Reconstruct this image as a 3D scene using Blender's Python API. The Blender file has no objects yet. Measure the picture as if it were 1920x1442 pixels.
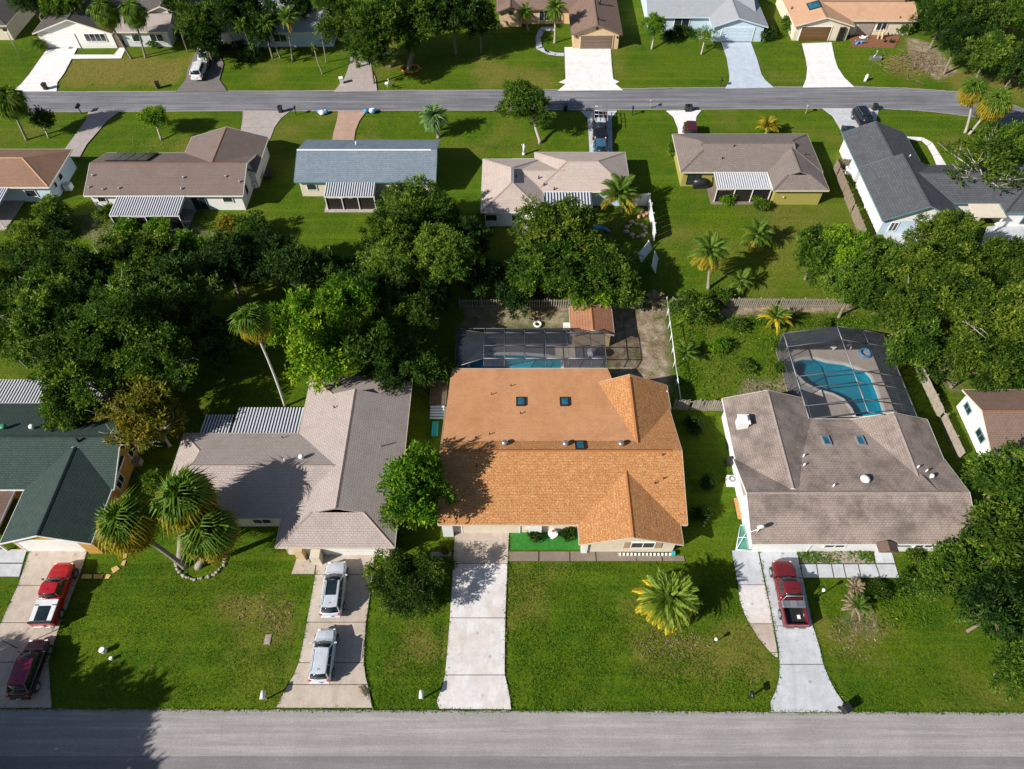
import bpy, bmesh, math, random
import numpy as np
from mathutils import Vector, Matrix, Euler
from mathutils.bvhtree import BVHTree
from mathutils.geometry import tessellate_polygon
random.seed(7)
sc = bpy.context.scene
COL = sc.collection
R = math.radians
# ------------------------------------------------------------------ camera
PITCH = R(53.5); FPX = 1331.0; CAMH = 58.0
cd = bpy.data.cameras.new('camera'); cam = bpy.data.objects.new('camera', cd); COL.objects.link(cam)
cd.sensor_width = 36.0; cd.lens = 36.0*FPX/1920; cd.clip_start = 0.5; cd.clip_end = 3000
cam.location = (0, 0, CAMH); cam.rotation_euler = (math.pi/2-PITCH, 0, 0)
sc.camera = cam
# ------------------------------------------------------------------ world and sun
SUN_EL = R(33); SHADOW_AZ = R(29)                # shadows run 29 deg north of east
w = bpy.data.worlds.new('World'); sc.world = w; w.use_nodes = True
wn = w.node_tree; wn.nodes.clear()
wo = wn.nodes.new('ShaderNodeOutputWorld'); wb = wn.nodes.new('ShaderNodeBackground'); sky = wn.nodes.new('ShaderNodeTexSky')
sky.sky_type = 'NISHITA'; sky.sun_disc = False; sky.sun_elevation = SUN_EL
sky.sun_rotation = math.pi/2-(SHADOW_AZ+math.pi)
wb.inputs['Strength'].default_value = 0.058
wn.links.new(sky.outputs[0], wb.inputs[0]); wn.links.new(wb.outputs[0], wo.inputs[0])
ld = bpy.data.lights.new('sun', 'SUN'); ld.energy = 5.0; ld.angle = R(0.5); ld.color = (1.0, 0.945, 0.87)
sun = bpy.data.objects.new('sun', ld); COL.objects.link(sun)
sd = Vector((math.cos(SUN_EL)*math.cos(SHADOW_AZ), math.cos(SUN_EL)*math.sin(SHADOW_AZ), -math.sin(SUN_EL)))
sun.rotation_euler = sd.to_track_quat('-Z', 'Y').to_euler()
sc.view_settings.view_transform = 'Standard'; sc.view_settings.look = 'None'
sc.view_settings.exposure = 0.46; sc.view_settings.gamma = 1.0; sc.view_settings.use_curve_mapping = False
try:
    sc.cycles.max_bounces = 6; sc.cycles.diffuse_bounces = 2; sc.cycles.transparent_max_bounces = 16
except Exception: pass

# ------------------------------------------------------------------ helpers
_c, _s = math.cos(PITCH), math.sin(PITCH)
def P(px, py, z=0.0):
    "where the sight line through a pixel of the photo (1920 wide) meets the level z"
    v = (py-721)/FPX; u = (px-960)/FPX; zc = (CAMH-z)/(_s+v*_c)
    return Vector((u*zc, zc*(_c-v*_s), z))
def ppm(px, py, z=0.0):
    v = (py-721)/FPX; return FPX/((CAMH-z)/(_s+v*_c))
def ray(px, py):
    d = P(px, py, 0)-Vector((0, 0, CAMH)); return Vector((0, 0, CAMH)), d.normalized()
ORG = {}
def tag(o, label=None, cat=None, group=None, kind=None):
    if label: o['label'] = label
    if cat: o['category'] = cat
    if group: o['group'] = group
    if kind: o['kind'] = kind
    return o
def thing(name, label, cat, loc=(0, 0, 0), rz=0.0, group=None):
    o = bpy.data.objects.new(name, None); COL.objects.link(o)
    o.location = loc; o.rotation_euler = (0, 0, rz); o.empty_display_size = .3
    ORG[o.name] = Vector(loc)
    return tag(o, label, cat, group)
def link(name, me, mat, parent=None):
    if mat is not None and len(me.materials) == 0:
        for m in (mat if isinstance(mat, (list, tuple)) else [mat]): me.materials.append(m)
    o = bpy.data.objects.new(name, me); COL.objects.link(o)
    if parent is not None:
        o.parent = parent
        if parent.name in ORG: ORG[o.name] = ORG[parent.name]
    return o
def inst(name, me, parent, loc=(0, 0, 0), rot=None, scale=None):
    o = bpy.data.objects.new(name, me); COL.objects.link(o); o.parent = parent
    o.location = loc
    if rot is not None: o.rotation_euler = rot
    if scale is not None: o.scale = scale if hasattr(scale, '__len__') else (scale,)*3
    return o
class MB:
    def __init__(s): s.bm = bmesh.new(); s.uv = None
    def box(s, c, d, rz=0.0, m=None, mi=0):
        x, y, z = d[0]/2, d[1]/2, d[2]/2
        M = Matrix.Translation(c) @ Matrix.Rotation(rz, 4, 'Z')
        if m is not None: M = m @ M
        vs = [s.bm.verts.new(M @ Vector((a*x, b*y, e*z))) for a in (-1, 1) for b in (-1, 1) for e in (-1, 1)]
        for q in ((0, 1, 3, 2), (4, 6, 7, 5), (0, 4, 5, 1), (2, 3, 7, 6), (0, 2, 6, 4), (1, 5, 7, 3)):
            f = s.bm.faces.new([vs[i] for i in q]); f.material_index = mi
        return s
    def tube(s, pts, rad, n=8, cap=True, mi=0):
        rings = []
        pts = [Vector(p) for p in pts]
        if not hasattr(rad, '__len__'): rad = [rad]*len(pts)
        for i, p in enumerate(pts):
            t = (pts[min(i+1, len(pts)-1)]-pts[max(i-1, 0)]).normalized()
            a = t.orthogonal().normalized() if i == 0 else (a-t*a.dot(t)).normalized()
            b = t.cross(a)
            rings.append([s.bm.verts.new(p+rad[i]*(math.cos(k*2*math.pi/n)*a+math.sin(k*2*math.pi/n)*b)) for k in range(n)])
        for i in range(len(rings)-1):
            for k in range(n):
                f = s.bm.faces.new((rings[i][k], rings[i][(k+1) % n], rings[i+1][(k+1) % n], rings[i+1][k])); f.smooth = True; f.material_index = mi
        if cap:
            for r_ in (rings[0][::-1], rings[-1]):
                try: f = s.bm.faces.new(r_); f.material_index = mi
                except Exception: pass
        return s
    def poly(s, pts, mi=0):
        f = s.bm.faces.new([s.bm.verts.new(Vector(p)) for p in pts]); f.material_index = mi; return f
    def prism(s, xy, z0, z1, mi=0):
        n = len(xy)
        lo = [s.bm.verts.new((p[0], p[1], z0)) for p in xy]; hi = [s.bm.verts.new((p[0], p[1], z1)) for p in xy]
        s.bm.faces.new(hi).material_index = mi; s.bm.faces.new(lo[::-1]).material_index = mi
        for i in range(n): s.bm.faces.new((lo[i], lo[(i+1) % n], hi[(i+1) % n], hi[i])).material_index = mi
        return s
    def ball(s, c, r, sc_=(1, 1, 1), seg=12, rings=8, mi=0):
        M = Matrix.Translation(c) @ Matrix.Diagonal((r*sc_[0], r*sc_[1], r*sc_[2], 1))
        g = bmesh.ops.create_uvsphere(s.bm, u_segments=seg, v_segments=rings, radius=1, matrix=M)
        for v in g['verts']:
            for f in v.link_faces: f.smooth = True; f.material_index = mi
        return s
    def mesh(s, name, root=None, fix=True):
        if fix: bmesh.ops.recalc_face_normals(s.bm, faces=s.bm.faces)
        me = bpy.data.meshes.new(name)
        if root is not None: bmesh.ops.translate(s.bm, verts=s.bm.verts, vec=-root)
        s.bm.to_mesh(me); s.bm.free(); return me
    def build(s, name, mat, parent=None, fix=True):
        "mesh laid out in world coordinates, shifted into its parent's frame"
        root = ORG.get(parent.name) if parent is not None else None
        return link(name, s.mesh(name, root, fix), mat, parent)
def bevel(o, w_=.03, seg=2):
    m = o.modifiers.new('bevel', 'BEVEL'); m.width = w_; m.segments = seg; m.limit_method = 'ANGLE'; m.angle_limit = R(35); return o
def smooth(o):
    for p in o.data.polygons: p.use_smooth = True
    return o

# ------------------------------------------------------------------ materials
MATS = {}
def base_mat(name):
    m = bpy.data.materials.new(name); m.use_nodes = True; nt = m.node_tree
    return m, nt, nt.nodes['Principled BSDF']
def N(nt, t, **k):
    n = nt.nodes.new(t)
    for a, b in k.items():
        if a in n.inputs: n.inputs[a].default_value = b
        else: setattr(n, a, b)
    return n
def noise_n(nt, vec, scale, detail=4, rough=.6, dist=0):
    n = N(nt, 'ShaderNodeTexNoise'); n.inputs['Scale'].default_value = scale; n.inputs['Detail'].default_value = detail
    n.inputs['Roughness'].default_value = rough; n.inputs['Distortion'].default_value = dist
    nt.links.new(vec, n.inputs['Vector']); return n.outputs['Fac']
def mapr(nt, v, a, b, c=0., d=1.):
    n = N(nt, 'ShaderNodeMapRange'); nt.links.new(v, n.inputs[0])
    for i, x in enumerate((a, b, c, d)): n.inputs[i+1].default_value = x
    return n.outputs[0]
def mixc(nt, f, a, b, mode='MIX'):
    n = N(nt, 'ShaderNodeMix', data_type='RGBA', blend_type=mode)
    for s_, v in ((n.inputs[0], f), (n.inputs[6], a), (n.inputs[7], b)):
        if isinstance(v, (int, float)): s_.default_value = v
        elif isinstance(v, (tuple, list)): s_.default_value = tuple(v)[:3]+(1,)
        else: nt.links.new(v, s_)
    return n.outputs[2]
def math_n(nt, op, a, b=0.0):
    n = N(nt, 'ShaderNodeMath', operation=op)
    for s_, v in ((n.inputs[0], a), (n.inputs[1], b)):
        if isinstance(v, (int, float)): s_.default_value = v
        else: nt.links.new(v, s_)
    return n.outputs[0]
def bump_n(nt, h, strength, dist, bsdf):
    b = N(nt, 'ShaderNodeBump'); b.inputs['Strength'].default_value = strength; b.inputs['Distance'].default_value = dist
    nt.links.new(h, b.inputs['Height']); nt.links.new(b.outputs[0], bsdf.inputs['Normal'])
def pos(nt): return N(nt, 'ShaderNodeNewGeometry').outputs['Position']
def sc3(c, k): return tuple(min(1, x*k) for x in c)
def plain(name, col, rough=.6, metal=0., var=.2, scale=2.0, bump=0., coat=0., spec=.5, dirt=None):
    if name in MATS: return MATS[name]
    m, nt, b = base_mat(name); p = pos(nt)
    n1 = noise_n(nt, p, scale, 6, .65)
    c = mixc(nt, mapr(nt, n1, .3, .7), sc3(col, 1-var), sc3(col, 1+var))
    if dirt:
        n2 = noise_n(nt, p, .5, 5, .7); c = mixc(nt, mapr(nt, n2, .5, .75, 0, .75), c, dirt)
    nt.links.new(c, b.inputs['Base Color'])
    b.inputs['Roughness'].default_value = rough; b.inputs['Metallic'].default_value = metal
    b.inputs['Coat Weight'].default_value = coat; b.inputs['Specular IOR Level'].default_value = spec
    if bump: bump_n(nt, noise_n(nt, p, 30, 3), bump, .02, b)
    MATS[name] = m; return m
def shingle(name, c1, c2, mort, bw=.33, bh=.2, stain=None, st=(.5, .7, .7), mortar=.02, bump=.5, tile=False):
    m, nt, b = base_mat(name)
    uv = N(nt, 'ShaderNodeUVMap').outputs[0]; p = pos(nt)
    br = N(nt, 'ShaderNodeTexBrick'); nt.links.new(uv, br.inputs['Vector'])
    br.inputs['Scale'].default_value = 1; br.inputs['Brick Width'].default_value = bw; br.inputs['Row Height'].default_value = bh
    br.inputs['Mortar Size'].default_value = mortar; br.inputs['Mortar Smooth'].default_value = .6; br.inputs['Bias'].default_value = 0
    br.inputs['Color1'].default_value = c1+(1,); br.inputs['Color2'].default_value = c2+(1,); br.inputs['Mortar'].default_value = mort+(1,)
    c = br.outputs['Color']
    c = mixc(nt, mapr(nt, noise_n(nt, p, 1.1, 6, .7), .32, .68), sc3(c1, .62), c, 'MIX')
    c = mixc(nt, .38, br.outputs['Color'], c)
    g = noise_n(nt, p, 9, 3, .7)
    c = mixc(nt, mapr(nt, g, .35, .65, .0, .3), c, sc3(c2, 1.1 if tile else 1.5))
    mp = N(nt, 'ShaderNodeMapping'); mp.inputs['Scale'].default_value = (1.6, .16, 1); nt.links.new(uv, mp.inputs[0])
    streak = noise_n(nt, mp.outputs[0], 1.0, 5, .7)                       # rain streaks running down the slope
    c = mixc(nt, mapr(nt, streak, .5, .78, 0, .45), c, sc3(mort, 1.6))
    if stain:
        n2 = noise_n(nt, p, .45, 6, .7); c = mixc(nt, mapr(nt, n2, st[0], st[1], 0, st[2]), c, stain)
    h = br.outputs['Fac']
    inv = math_n(nt, 'SUBTRACT', 1.0, h)
    if tile:
        vo = N(nt, 'ShaderNodeTexVoronoi'); vo.inputs['Scale'].default_value = 3.6; vo.inputs['Randomness'].default_value = .55
        mp2 = N(nt, 'ShaderNodeMapping'); mp2.inputs['Scale'].default_value = (.85, 1.15, 1); nt.links.new(uv, mp2.inputs[0]); nt.links.new(mp2.outputs[0], vo.inputs['Vector'])
        d = vo.outputs['Distance']
        mp3 = N(nt, 'ShaderNodeMapping'); mp3.inputs['Scale'].default_value = (.7, 1.5, 1); nt.links.new(uv, mp3.inputs[0])
        nw = noise_n(nt, mp3.outputs[0], 4.0, 2, .5, 1.6)
        wv = math_n(nt, 'ABSOLUTE', math_n(nt, 'SUBTRACT', nw, .5))
        c = mixc(nt, mapr(nt, wv, .012, .045, .62, 0), c, tile)  # tile highlights painted into the colour along the worm-like ridges
        c = mixc(nt, mapr(nt, wv, .05, .13, 0, .6), c, (.38, .14, .04))
        c = mixc(nt, mapr(nt, d, .05, .2, .35, 0), c, tile)  # more highlight specks painted into the tile colour
        inv = math_n(nt, 'SUBTRACT', inv, math_n(nt, 'MULTIPLY', wv, 6.0))
    nt.links.new(c, b.inputs['Base Color']); b.inputs['Roughness'].default_value = .9; b.inputs['Specular IOR Level'].default_value = .2
    hh = math_n(nt, 'ADD', inv, math_n(nt, 'MULTIPLY', g, .6))
    bump_n(nt, hh, bump, .03, b)
    MATS[name] = m; return m
def concrete(name, col, stain, amt=.5, spots=.12):
    m, nt, b = base_mat(name); p = pos(nt)
    c = mixc(nt, mapr(nt, noise_n(nt, p, .9, 7, .7), .35, .65), sc3(col, .86), sc3(col, 1.1))
    c = mixc(nt, mapr(nt, noise_n(nt, p, .35, 6, .75, .6), .45, .72, 0, amt), c, stain)
    c = mixc(nt, mapr(nt, noise_n(nt, p, 1.7, 6, .8, .8), .52, .70, 0, .45), c, sc3(stain, .72))
    mp = N(nt, 'ShaderNodeMapping'); mp.inputs['Scale'].default_value = (2.2, .25, 1); nt.links.new(p, mp.inputs[0])
    c = mixc(nt, mapr(nt, noise_n(nt, mp.outputs[0], 1, 6, .7), .5, .8, 0, .45), c, sc3(stain, .8))
    vo = N(nt, 'ShaderNodeTexVoronoi'); vo.inputs['Scale'].default_value = .7; nt.links.new(p, vo.inputs['Vector'])
    c = mixc(nt, mapr(nt, vo.outputs['Distance'], .03, .13, spots*3, 0), c, (.08, .07, .06))
    g = noise_n(nt, p, 14, 4, .7); c = mixc(nt, mapr(nt, g, .4, .7, 0, .22), c, sc3(col, .6))
    vc = N(nt, 'ShaderNodeTexVoronoi', feature='DISTANCE_TO_EDGE'); vc.inputs['Scale'].default_value = .22
    nz = N(nt, 'ShaderNodeTexNoise'); nz.inputs['Scale'].default_value = 1.2; nt.links.new(p, nz.inputs[0])
    va = N(nt, 'ShaderNodeVectorMath', operation='ADD'); nt.links.new(p, va.inputs[0]); nt.links.new(nz.outputs['Color'], va.inputs[1]); nt.links.new(va.outputs[0], vc.inputs['Vector'])
    c = mixc(nt, mapr(nt, vc.outputs['Distance'], .0, .003, .18, 0), c, (.15, .13, .12))
    nt.links.new(c, b.inputs['Base Color']); b.inputs['Roughness'].default_value = .85; b.inputs['Specular IOR Level'].default_value = .25
    bump_n(nt, g, .15, .01, b); MATS[name] = m; return m
def asphalt(name, col, streaky=.4):
    m, nt, b = base_mat(name); p = pos(nt)
    c = mixc(nt, mapr(nt, noise_n(nt, p, .25, 6, .65), .3, .7), sc3(col, .82), sc3(col, 1.15))
    mp = N(nt, 'ShaderNodeMapping'); mp.inputs['Scale'].default_value = (.05, 1.5, 1); nt.links.new(p, mp.inputs[0])
    n2 = noise_n(nt, mp.outputs[0], 1.3, 7, .72)
    c = mixc(nt, mapr(nt, n2, .40, .49, streaky*.8, 0), c, sc3(col, .55))
    c = mixc(nt, mapr(nt, n2, .52, .62, 0, streaky*.8), c, sc3(col, 1.75))
    g = noise_n(nt, p, 11, 5, .8); c = mixc(nt, mapr(nt, g, .42, .62, 0, .5), c, sc3(col, .55))
    g2 = noise_n(nt, p, 23, 2, .8); c = mixc(nt, mapr(nt, g2, .58, .7, 0, .5), c, sc3(col, 1.9))
    vc = N(nt, 'ShaderNodeTexVoronoi', feature='DISTANCE_TO_EDGE'); vc.inputs['Scale'].default_value = .16
    nz = N(nt, 'ShaderNodeTexNoise'); nz.inputs['Scale'].default_value = .8; nt.links.new(p, nz.inputs[0])
    va = N(nt, 'ShaderNodeVectorMath', operation='ADD'); nt.links.new(p, va.inputs[0]); nt.links.new(nz.outputs['Color'], va.inputs[1]); nt.links.new(va.outputs[0], vc.inputs['Vector'])
    c = mixc(nt, mapr(nt, vc.outputs['Distance'], .0, .004, .15, 0), c, sc3(col, .5))
    nt.links.new(c, b.inputs['Base Color']); b.inputs['Roughness'].default_value = .85; b.inputs['Specular IOR Level'].default_value = .3
    bump_n(nt, g, .3, .01, b); MATS[name] = m; return m
def leafmat(name, stops, trans=.28, rough=.6):
    m, nt, b = base_mat(name)
    at = N(nt, 'ShaderNodeAttribute', attribute_name='tint'); oi = N(nt, 'ShaderNodeObjectInfo')
    f = math_n(nt, 'ADD', at.outputs['Fac'], mapr(nt, oi.outputs['Random'], 0, 1, -.16, .22))
    r_ = N(nt, 'ShaderNodeValToRGB'); nt.links.new(f, r_.inputs[0])
    e = r_.color_ramp.elements
    while len(e) < len(stops): e.new(.5)
    for i, (p_, c_) in enumerate(stops): e[i].position = p_; e[i].color = c_+(1,)
    nt.links.new(r_.outputs[0], b.inputs['Base Color']); b.inputs['Roughness'].default_value = rough; b.inputs['Specular IOR Level'].default_value = .15
    tr = N(nt, 'ShaderNodeBsdfTranslucent'); nt.links.new(mixc(nt, 1.0, r_.outputs[0], (1.5, 1.6, .5), 'MULTIPLY'), tr.inputs[0])
    mx = N(nt, 'ShaderNodeMixShader'); mx.inputs[0].default_value = trans
    nt.links.new(b.outputs[0], mx.inputs[1]); nt.links.new(tr.outputs[0], mx.inputs[2]); nt.links.new(mx.outputs[0], nt.nodes['Material Output'].inputs[0])
    MATS[name] = m; return m
def paint(name, col, metal=.3, rough=.28):
    if name in MATS: return MATS[name]
    m, nt, b = base_mat(name)
    n1 = noise_n(nt, pos(nt), 1.5, 4)
    nt.links.new(mixc(nt, mapr(nt, n1, .35, .65), sc3(col, .9), sc3(col, 1.08)), b.inputs['Base Color'])
    b.inputs['Metallic'].default_value = metal; b.inputs['Roughness'].default_value = rough; b.inputs['Coat Weight'].default_value = .6; b.inputs['Coat Roughness'].default_value = .12
    MATS[name] = m; return m
def screenmat(name, col, alpha):
    m, nt, b = base_mat(name)
    nt.links.new(mixc(nt, mapr(nt, noise_n(nt, pos(nt), .8, 5, .7), .3, .7), sc3(col, .6), sc3(col, 1.4)), b.inputs['Base Color']); b.inputs['Roughness'].default_value = .6
    t = N(nt, 'ShaderNodeBsdfTransparent'); mx = N(nt, 'ShaderNodeMixShader')
    mx.inputs[0].default_value = alpha
    nt.links.new(t.outputs[0], mx.inputs[1]); nt.links.new(b.outputs[0], mx.inputs[2]); nt.links.new(mx.outputs[0], nt.nodes['Material Output'].inputs[0])
    MATS[name] = m; return m
def watermat(name, tint):
    m, nt, b = base_mat(name)
    t = N(nt, 'ShaderNodeBsdfTransparent'); t.inputs[0].default_value = tint+(1,)
    g = N(nt, 'ShaderNodeBsdfGlossy'); g.inputs['Roughness'].default_value = .05; g.inputs[0].default_value = (.8, .9, 1, 1)
    bp = N(nt, 'ShaderNodeBump'); bp.inputs['Strength'].default_value = .25; bp.inputs['Distance'].default_value = .03
    nt.links.new(noise_n(nt, pos(nt), 3, 4, .6), bp.inputs['Height']); nt.links.new(bp.outputs[0], g.inputs['Normal'])
    mx = N(nt, 'ShaderNodeMixShader'); mx.inputs[0].default_value = .06; nt.links.new(t.outputs[0], mx.inputs[1]); nt.links.new(g.outputs[0], mx.inputs[2])
    nt.links.new(mx.outputs[0], nt.nodes['Material Output'].inputs[0]); nt.nodes.remove(b)
    MATS[name] = m; return m

# roofs
S_orange_tile = shingle('roof_orange_tile', (.46, .22, .085), (.51, .25, .10), (.26, .105, .04), .32, .24, tile=(.74, .44, .21), stain=(.36, .15, .06), st=(.5, .75, .4), bump=.6)
S_orange_flat = shingle('roof_orange_membrane', (.52, .265, .13), (.56, .29, .145), (.44, .205, .09), .5, .33, stain=(.40, .16, .06), st=(.45, .8, .6), mortar=.02, bump=.2)
S_taupe = shingle('roof_taupe', (.38, .325, .30), (.425, .365, .34), (.19, .155, .14), .34, .2, stain=(.27, .21, .185), st=(.5, .75, .5))
S_greybrown = shingle('roof_grey_brown', (.31, .25, .215), (.35, .285, .25), (.14, .105, .09), .34, .2, stain=(.115, .095, .085), st=(.42, .66, .8))
S_green = shingle('roof_dark_green', (.035, .06, .052), (.05, .08, .07), (.012, .02, .02), .34, .2, stain=(.06, .075, .06), st=(.5, .7, .5))
S_brown = shingle('roof_brown', (.185, .145, .13), (.22, .17, .152), (.095, .07, .06), .34, .2, stain=(.16, .115, .095), st=(.45, .7, .7))
S_rust = shingle('roof_rust_brown', (.26, .155, .105), (.30, .185, .125), (.16, .085, .05), .34, .2, stain=(.19, .115, .08), st=(.45, .7, .6))
S_blue = shingle('roof_blue_grey', (.165, .21, .255), (.21, .26, .31), (.07, .09, .12), .4, .26, stain=(.10, .13, .16), st=(.5, .7, .4))
S_beige = shingle('roof_beige', (.46, .385, .34), (.51, .43, .385), (.27, .21, .18), .34, .2, stain=(.34, .27, .235), st=(.5, .75, .5))
S_mouse = shingle('roof_mouse_grey', (.205, .172, .155), (.24, .205, .185), (.10, .08, .07), .4, .26, stain=(.15, .125, .105), st=(.45, .72, .5))
S_charcoal = shingle('roof_charcoal', (.075, .08, .09), (.105, .11, .12), (.03, .03, .04), .5, .3, stain=(.055, .06, .068), st=(.5, .7, .5))
S_slate = shingle('roof_pale_slate', (.33, .35, .375), (.37, .39, .415), (.2, .21, .23), .34, .2)
S_darkgrey = shingle('roof_dark_grey', (.085, .078, .075), (.11, .10, .095), (.04, .035, .035), .34, .2)
S_peach = shingle('roof_peach', (.52, .32, .20), (.58, .365, .24), (.33, .18, .10), .34, .2, stain=(.40, .22, .13), st=(.5, .75, .5))
S_umber = shingle('roof_umber', (.20, .135, .105), (.24, .165, .13), (.1, .065, .05), .34, .2)
S_redtile = shingle('roof_red_brown_tile', (.34, .16, .09), (.40, .20, .12), (.15, .06, .03), .3, .3, bump=.9)
# general
M_white = plain('white_paint', (.78, .78, .76), .5, var=.06); M_cream = plain('cream_stucco', (.66, .58, .46), .8, var=.08, bump=.2)
M_bluewhite = plain('pale_blue_stucco', (.50, .62, .72), .8, var=.06); M_ochre = plain('ochre_stucco', (.34, .30, .07), .8, var=.08, bump=.2)
M_orangewall = plain('orange_stucco', (.55, .30, .07), .8, var=.1); M_tanwall = plain('tan_stucco', (.58, .42, .25), .8, var=.08)
M_greywall = plain('pale_grey_wall', (.55, .57, .58), .8, var=.06); M_creamtrim = plain('cream_trim', (.62, .55, .44), .6, var=.08)
M_darktrim = plain('dark_trim', (.03, .03, .032), .5, var=.2); M_tealtrim = plain('teal_trim', (.12, .24, .25), .5, var=.1)
M_bronze = plain('bronze_frame', (.035, .03, .028), .4, .4, var=.15); M_alu = plain('weathered_aluminium', (.42, .43, .45), .4, .6, var=.12)
M_chan = plain('white_channel', (.66, .68, .71), .4, var=.06); M_pan = plain('dark_blue_pan', (.05, .065, .10), .5, var=.35, scale=1.2)  # roof pans are mottled dark blue between the white ribs
M_wood = plain('weathered_fence_wood', (.22, .17, .125), .85, var=.35, scale=3, bump=.4); M_wooddark = plain('dark_fence_wood', (.12, .09, .065), .85, var=.35, scale=3)
M_woodpale = plain('sun_bleached_wood', (.31, .27, .22), .85, var=.25, scale=3); M_vinyl = plain('white_vinyl', (.75, .76, .78), .4, var=.05)
M_metal = plain('galvanised_metal', (.5, .51, .52), .35, .8, var=.15); M_black = plain('black_plastic', (.02, .02, .022), .4, var=.2)
M_rubber = plain('tyre_rubber', (.02, .02, .02), .8, var=.3); M_stone = plain('edging_stone', (.32, .27, .23), .9, var=.35, scale=4, bump=.5)
M_bark = plain('grey_bark', (.20, .16, .12), .95, var=.35, scale=5, bump=.7); M_barkpale = plain('pale_bark', (.38, .34, .29), .9, var=.25, scale=5, bump=.5)
M_barkwhite = plain('bleached_bark', (.52, .50, .47), .9, var=.2, scale=5, bump=.4); M_palmbark = plain('palm_bark', (.27, .23, .19), .95, var=.3, scale=6, bump=.7); M_blue = plain('blue_plastic', (.05, .25, .5), .4, var=.2)
M_teal = plain('teal_paint', (.03, .42, .45), .5, var=.15); M_red = plain('red_plastic', (.5, .03, .03), .4, var=.15)
M_door_brown = plain('brown_garage_door', (.16, .11, .08), .5, var=.1); M_door_bronze = plain('bronze_garage_door', (.13, .065, .02), .4, var=.1)
M_shutter = plain('tan_shutter', (.4, .27, .17), .6, var=.1); M_mulch = plain('red_mulch', (.20, .085, .04), .95, var=.5, scale=6, bump=.8)
M_turf = plain('artificial_turf', (.022, .17, .012), .8, var=.25, scale=3, bump=.3); M_flag = plain('yellow_flagstone', (.55, .38, .12), .85, var=.2, scale=3)
M_seam = plain('slab_joint_soil', (.07, .06, .045), .95, var=.3); M_solar = plain('solar_glass', (.015, .016, .02), .25, var=.3)
M_green_bin = plain('green_plastic', (.03, .2, .1), .5, var=.1); M_mulchgrey = plain('stick_brown', (.25, .18, .12), .95, var=.4, scale=5)
def glassmat(name, col, rough=.06):
    m, nt, b = base_mat(name)
    nt.links.new(mixc(nt, mapr(nt, noise_n(nt, pos(nt), 1.2, 3), .3, .7), sc3(col, .6), sc3(col, 1.5)), b.inputs['Base Color'])
    b.inputs['Roughness'].default_value = rough; b.inputs['Specular IOR Level'].default_value = .8; MATS[name] = m; return m
M_glass = glassmat('window_glass', (.02, .03, .035)); M_skyglass = glassmat('skylight_glass', (.02, .12, .18), .12); M_carglass = glassmat('car_glass', (.012, .02, .024), .05)
C_main = concrete('concrete_stained', (.68, .66, .66), (.56, .46, .38), .8, .15); C_tan = concrete('concrete_tan', (.52, .45, .385), (.38, .30, .23), .75, .2)
C_blue = concrete('concrete_blue_grey', (.54, .565, .60), (.36, .37, .38), .7, .2); C_white = concrete('concrete_white', (.80, .79, .78), (.72, .70, .68), .25, 0)
C_far = concrete('concrete_far_pink', (.42, .37, .35), (.33, .27, .24), .6, .12); C_pink = concrete('concrete_salmon', (.46, .31, .24), (.38, .24, .18), .6, .12)
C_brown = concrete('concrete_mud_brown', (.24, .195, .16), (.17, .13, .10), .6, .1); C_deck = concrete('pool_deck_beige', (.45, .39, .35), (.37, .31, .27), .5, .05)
C_paleblue = concrete('driveway_pale_blue', (.50, .57, .66), (.44, .50, .58), .3, .03)
A_near = asphalt('asphalt_near', (.325, .305, .30), .4); A_near2 = asphalt('asphalt_near_older', (.22, .205, .21), .3)
A_far = asphalt('asphalt_far', (.185, .187, .205), .95); A_drive = asphalt('asphalt_drive', (.19, .17, .16), .3)
G = lambda a, b, c: (a, b, c)
L_oak = leafmat('leaf_oak', [(0, (.010, .030, .003)), (.35, (.034, .084, .007)), (.7, (.088, .162, .014)), (1, (.21, .29, .035))])
L_bright = leafmat('leaf_bright', [(0, (.018, .062, .004)), (.35, (.058, .15, .007)), (.7, (.15, .28, .012)), (1, (.32, .43, .025))])
L_olive = leafmat('leaf_olive', [(0, (.012, .032, .003)), (.35, (.038, .080, .006)), (.7, (.095, .155, .013)), (1, (.22, .27, .03))])
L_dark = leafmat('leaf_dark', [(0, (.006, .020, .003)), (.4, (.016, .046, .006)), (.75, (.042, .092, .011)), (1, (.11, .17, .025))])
L_gold = leafmat('leaf_gold', [(0, (.06, .075, .008)), (.45, (.14, .15, .014)), (.8, (.27, .21, .02)), (1, (.38, .26, .03))])
F_green = leafmat('frond_green', [(0, (.03, .08, .008)), (.5, (.075, .15, .015)), (1, (.15, .23, .03))])
F_yellow = leafmat('frond_yellow', [(0, (.09, .12, .008)), (.5, (.22, .20, .014)), (1, (.42, .30, .03))])
F_silver = leafmat('frond_silver', [(0, (.05, .12, .035)), (.5, (.12, .23, .075)), (1, (.24, .36, .14))], .15)
F_lime = leafmat('frond_lime', [(0, (.05, .12, .010)), (.5, (.13, .23, .02)), (1, (.28, .36, .06))])
F_dead = leafmat('frond_dead', [(0, (.14, .10, .06)), (.5, (.25, .19, .12)), (1, (.38, .30, .2))], .1, .8)
F_gold = leafmat('frond_gold', [(0, (.22, .19, .01)), (.5, (.42, .34, .02)), (1, (.62, .48, .04))])
L_weed = leafmat('weed_leaf', [(0, (.03, .09, .004)), (.5, (.07, .16, .008)), (.95, (.14, .23, .015)), (1, (.5, .5, .2))])

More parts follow.
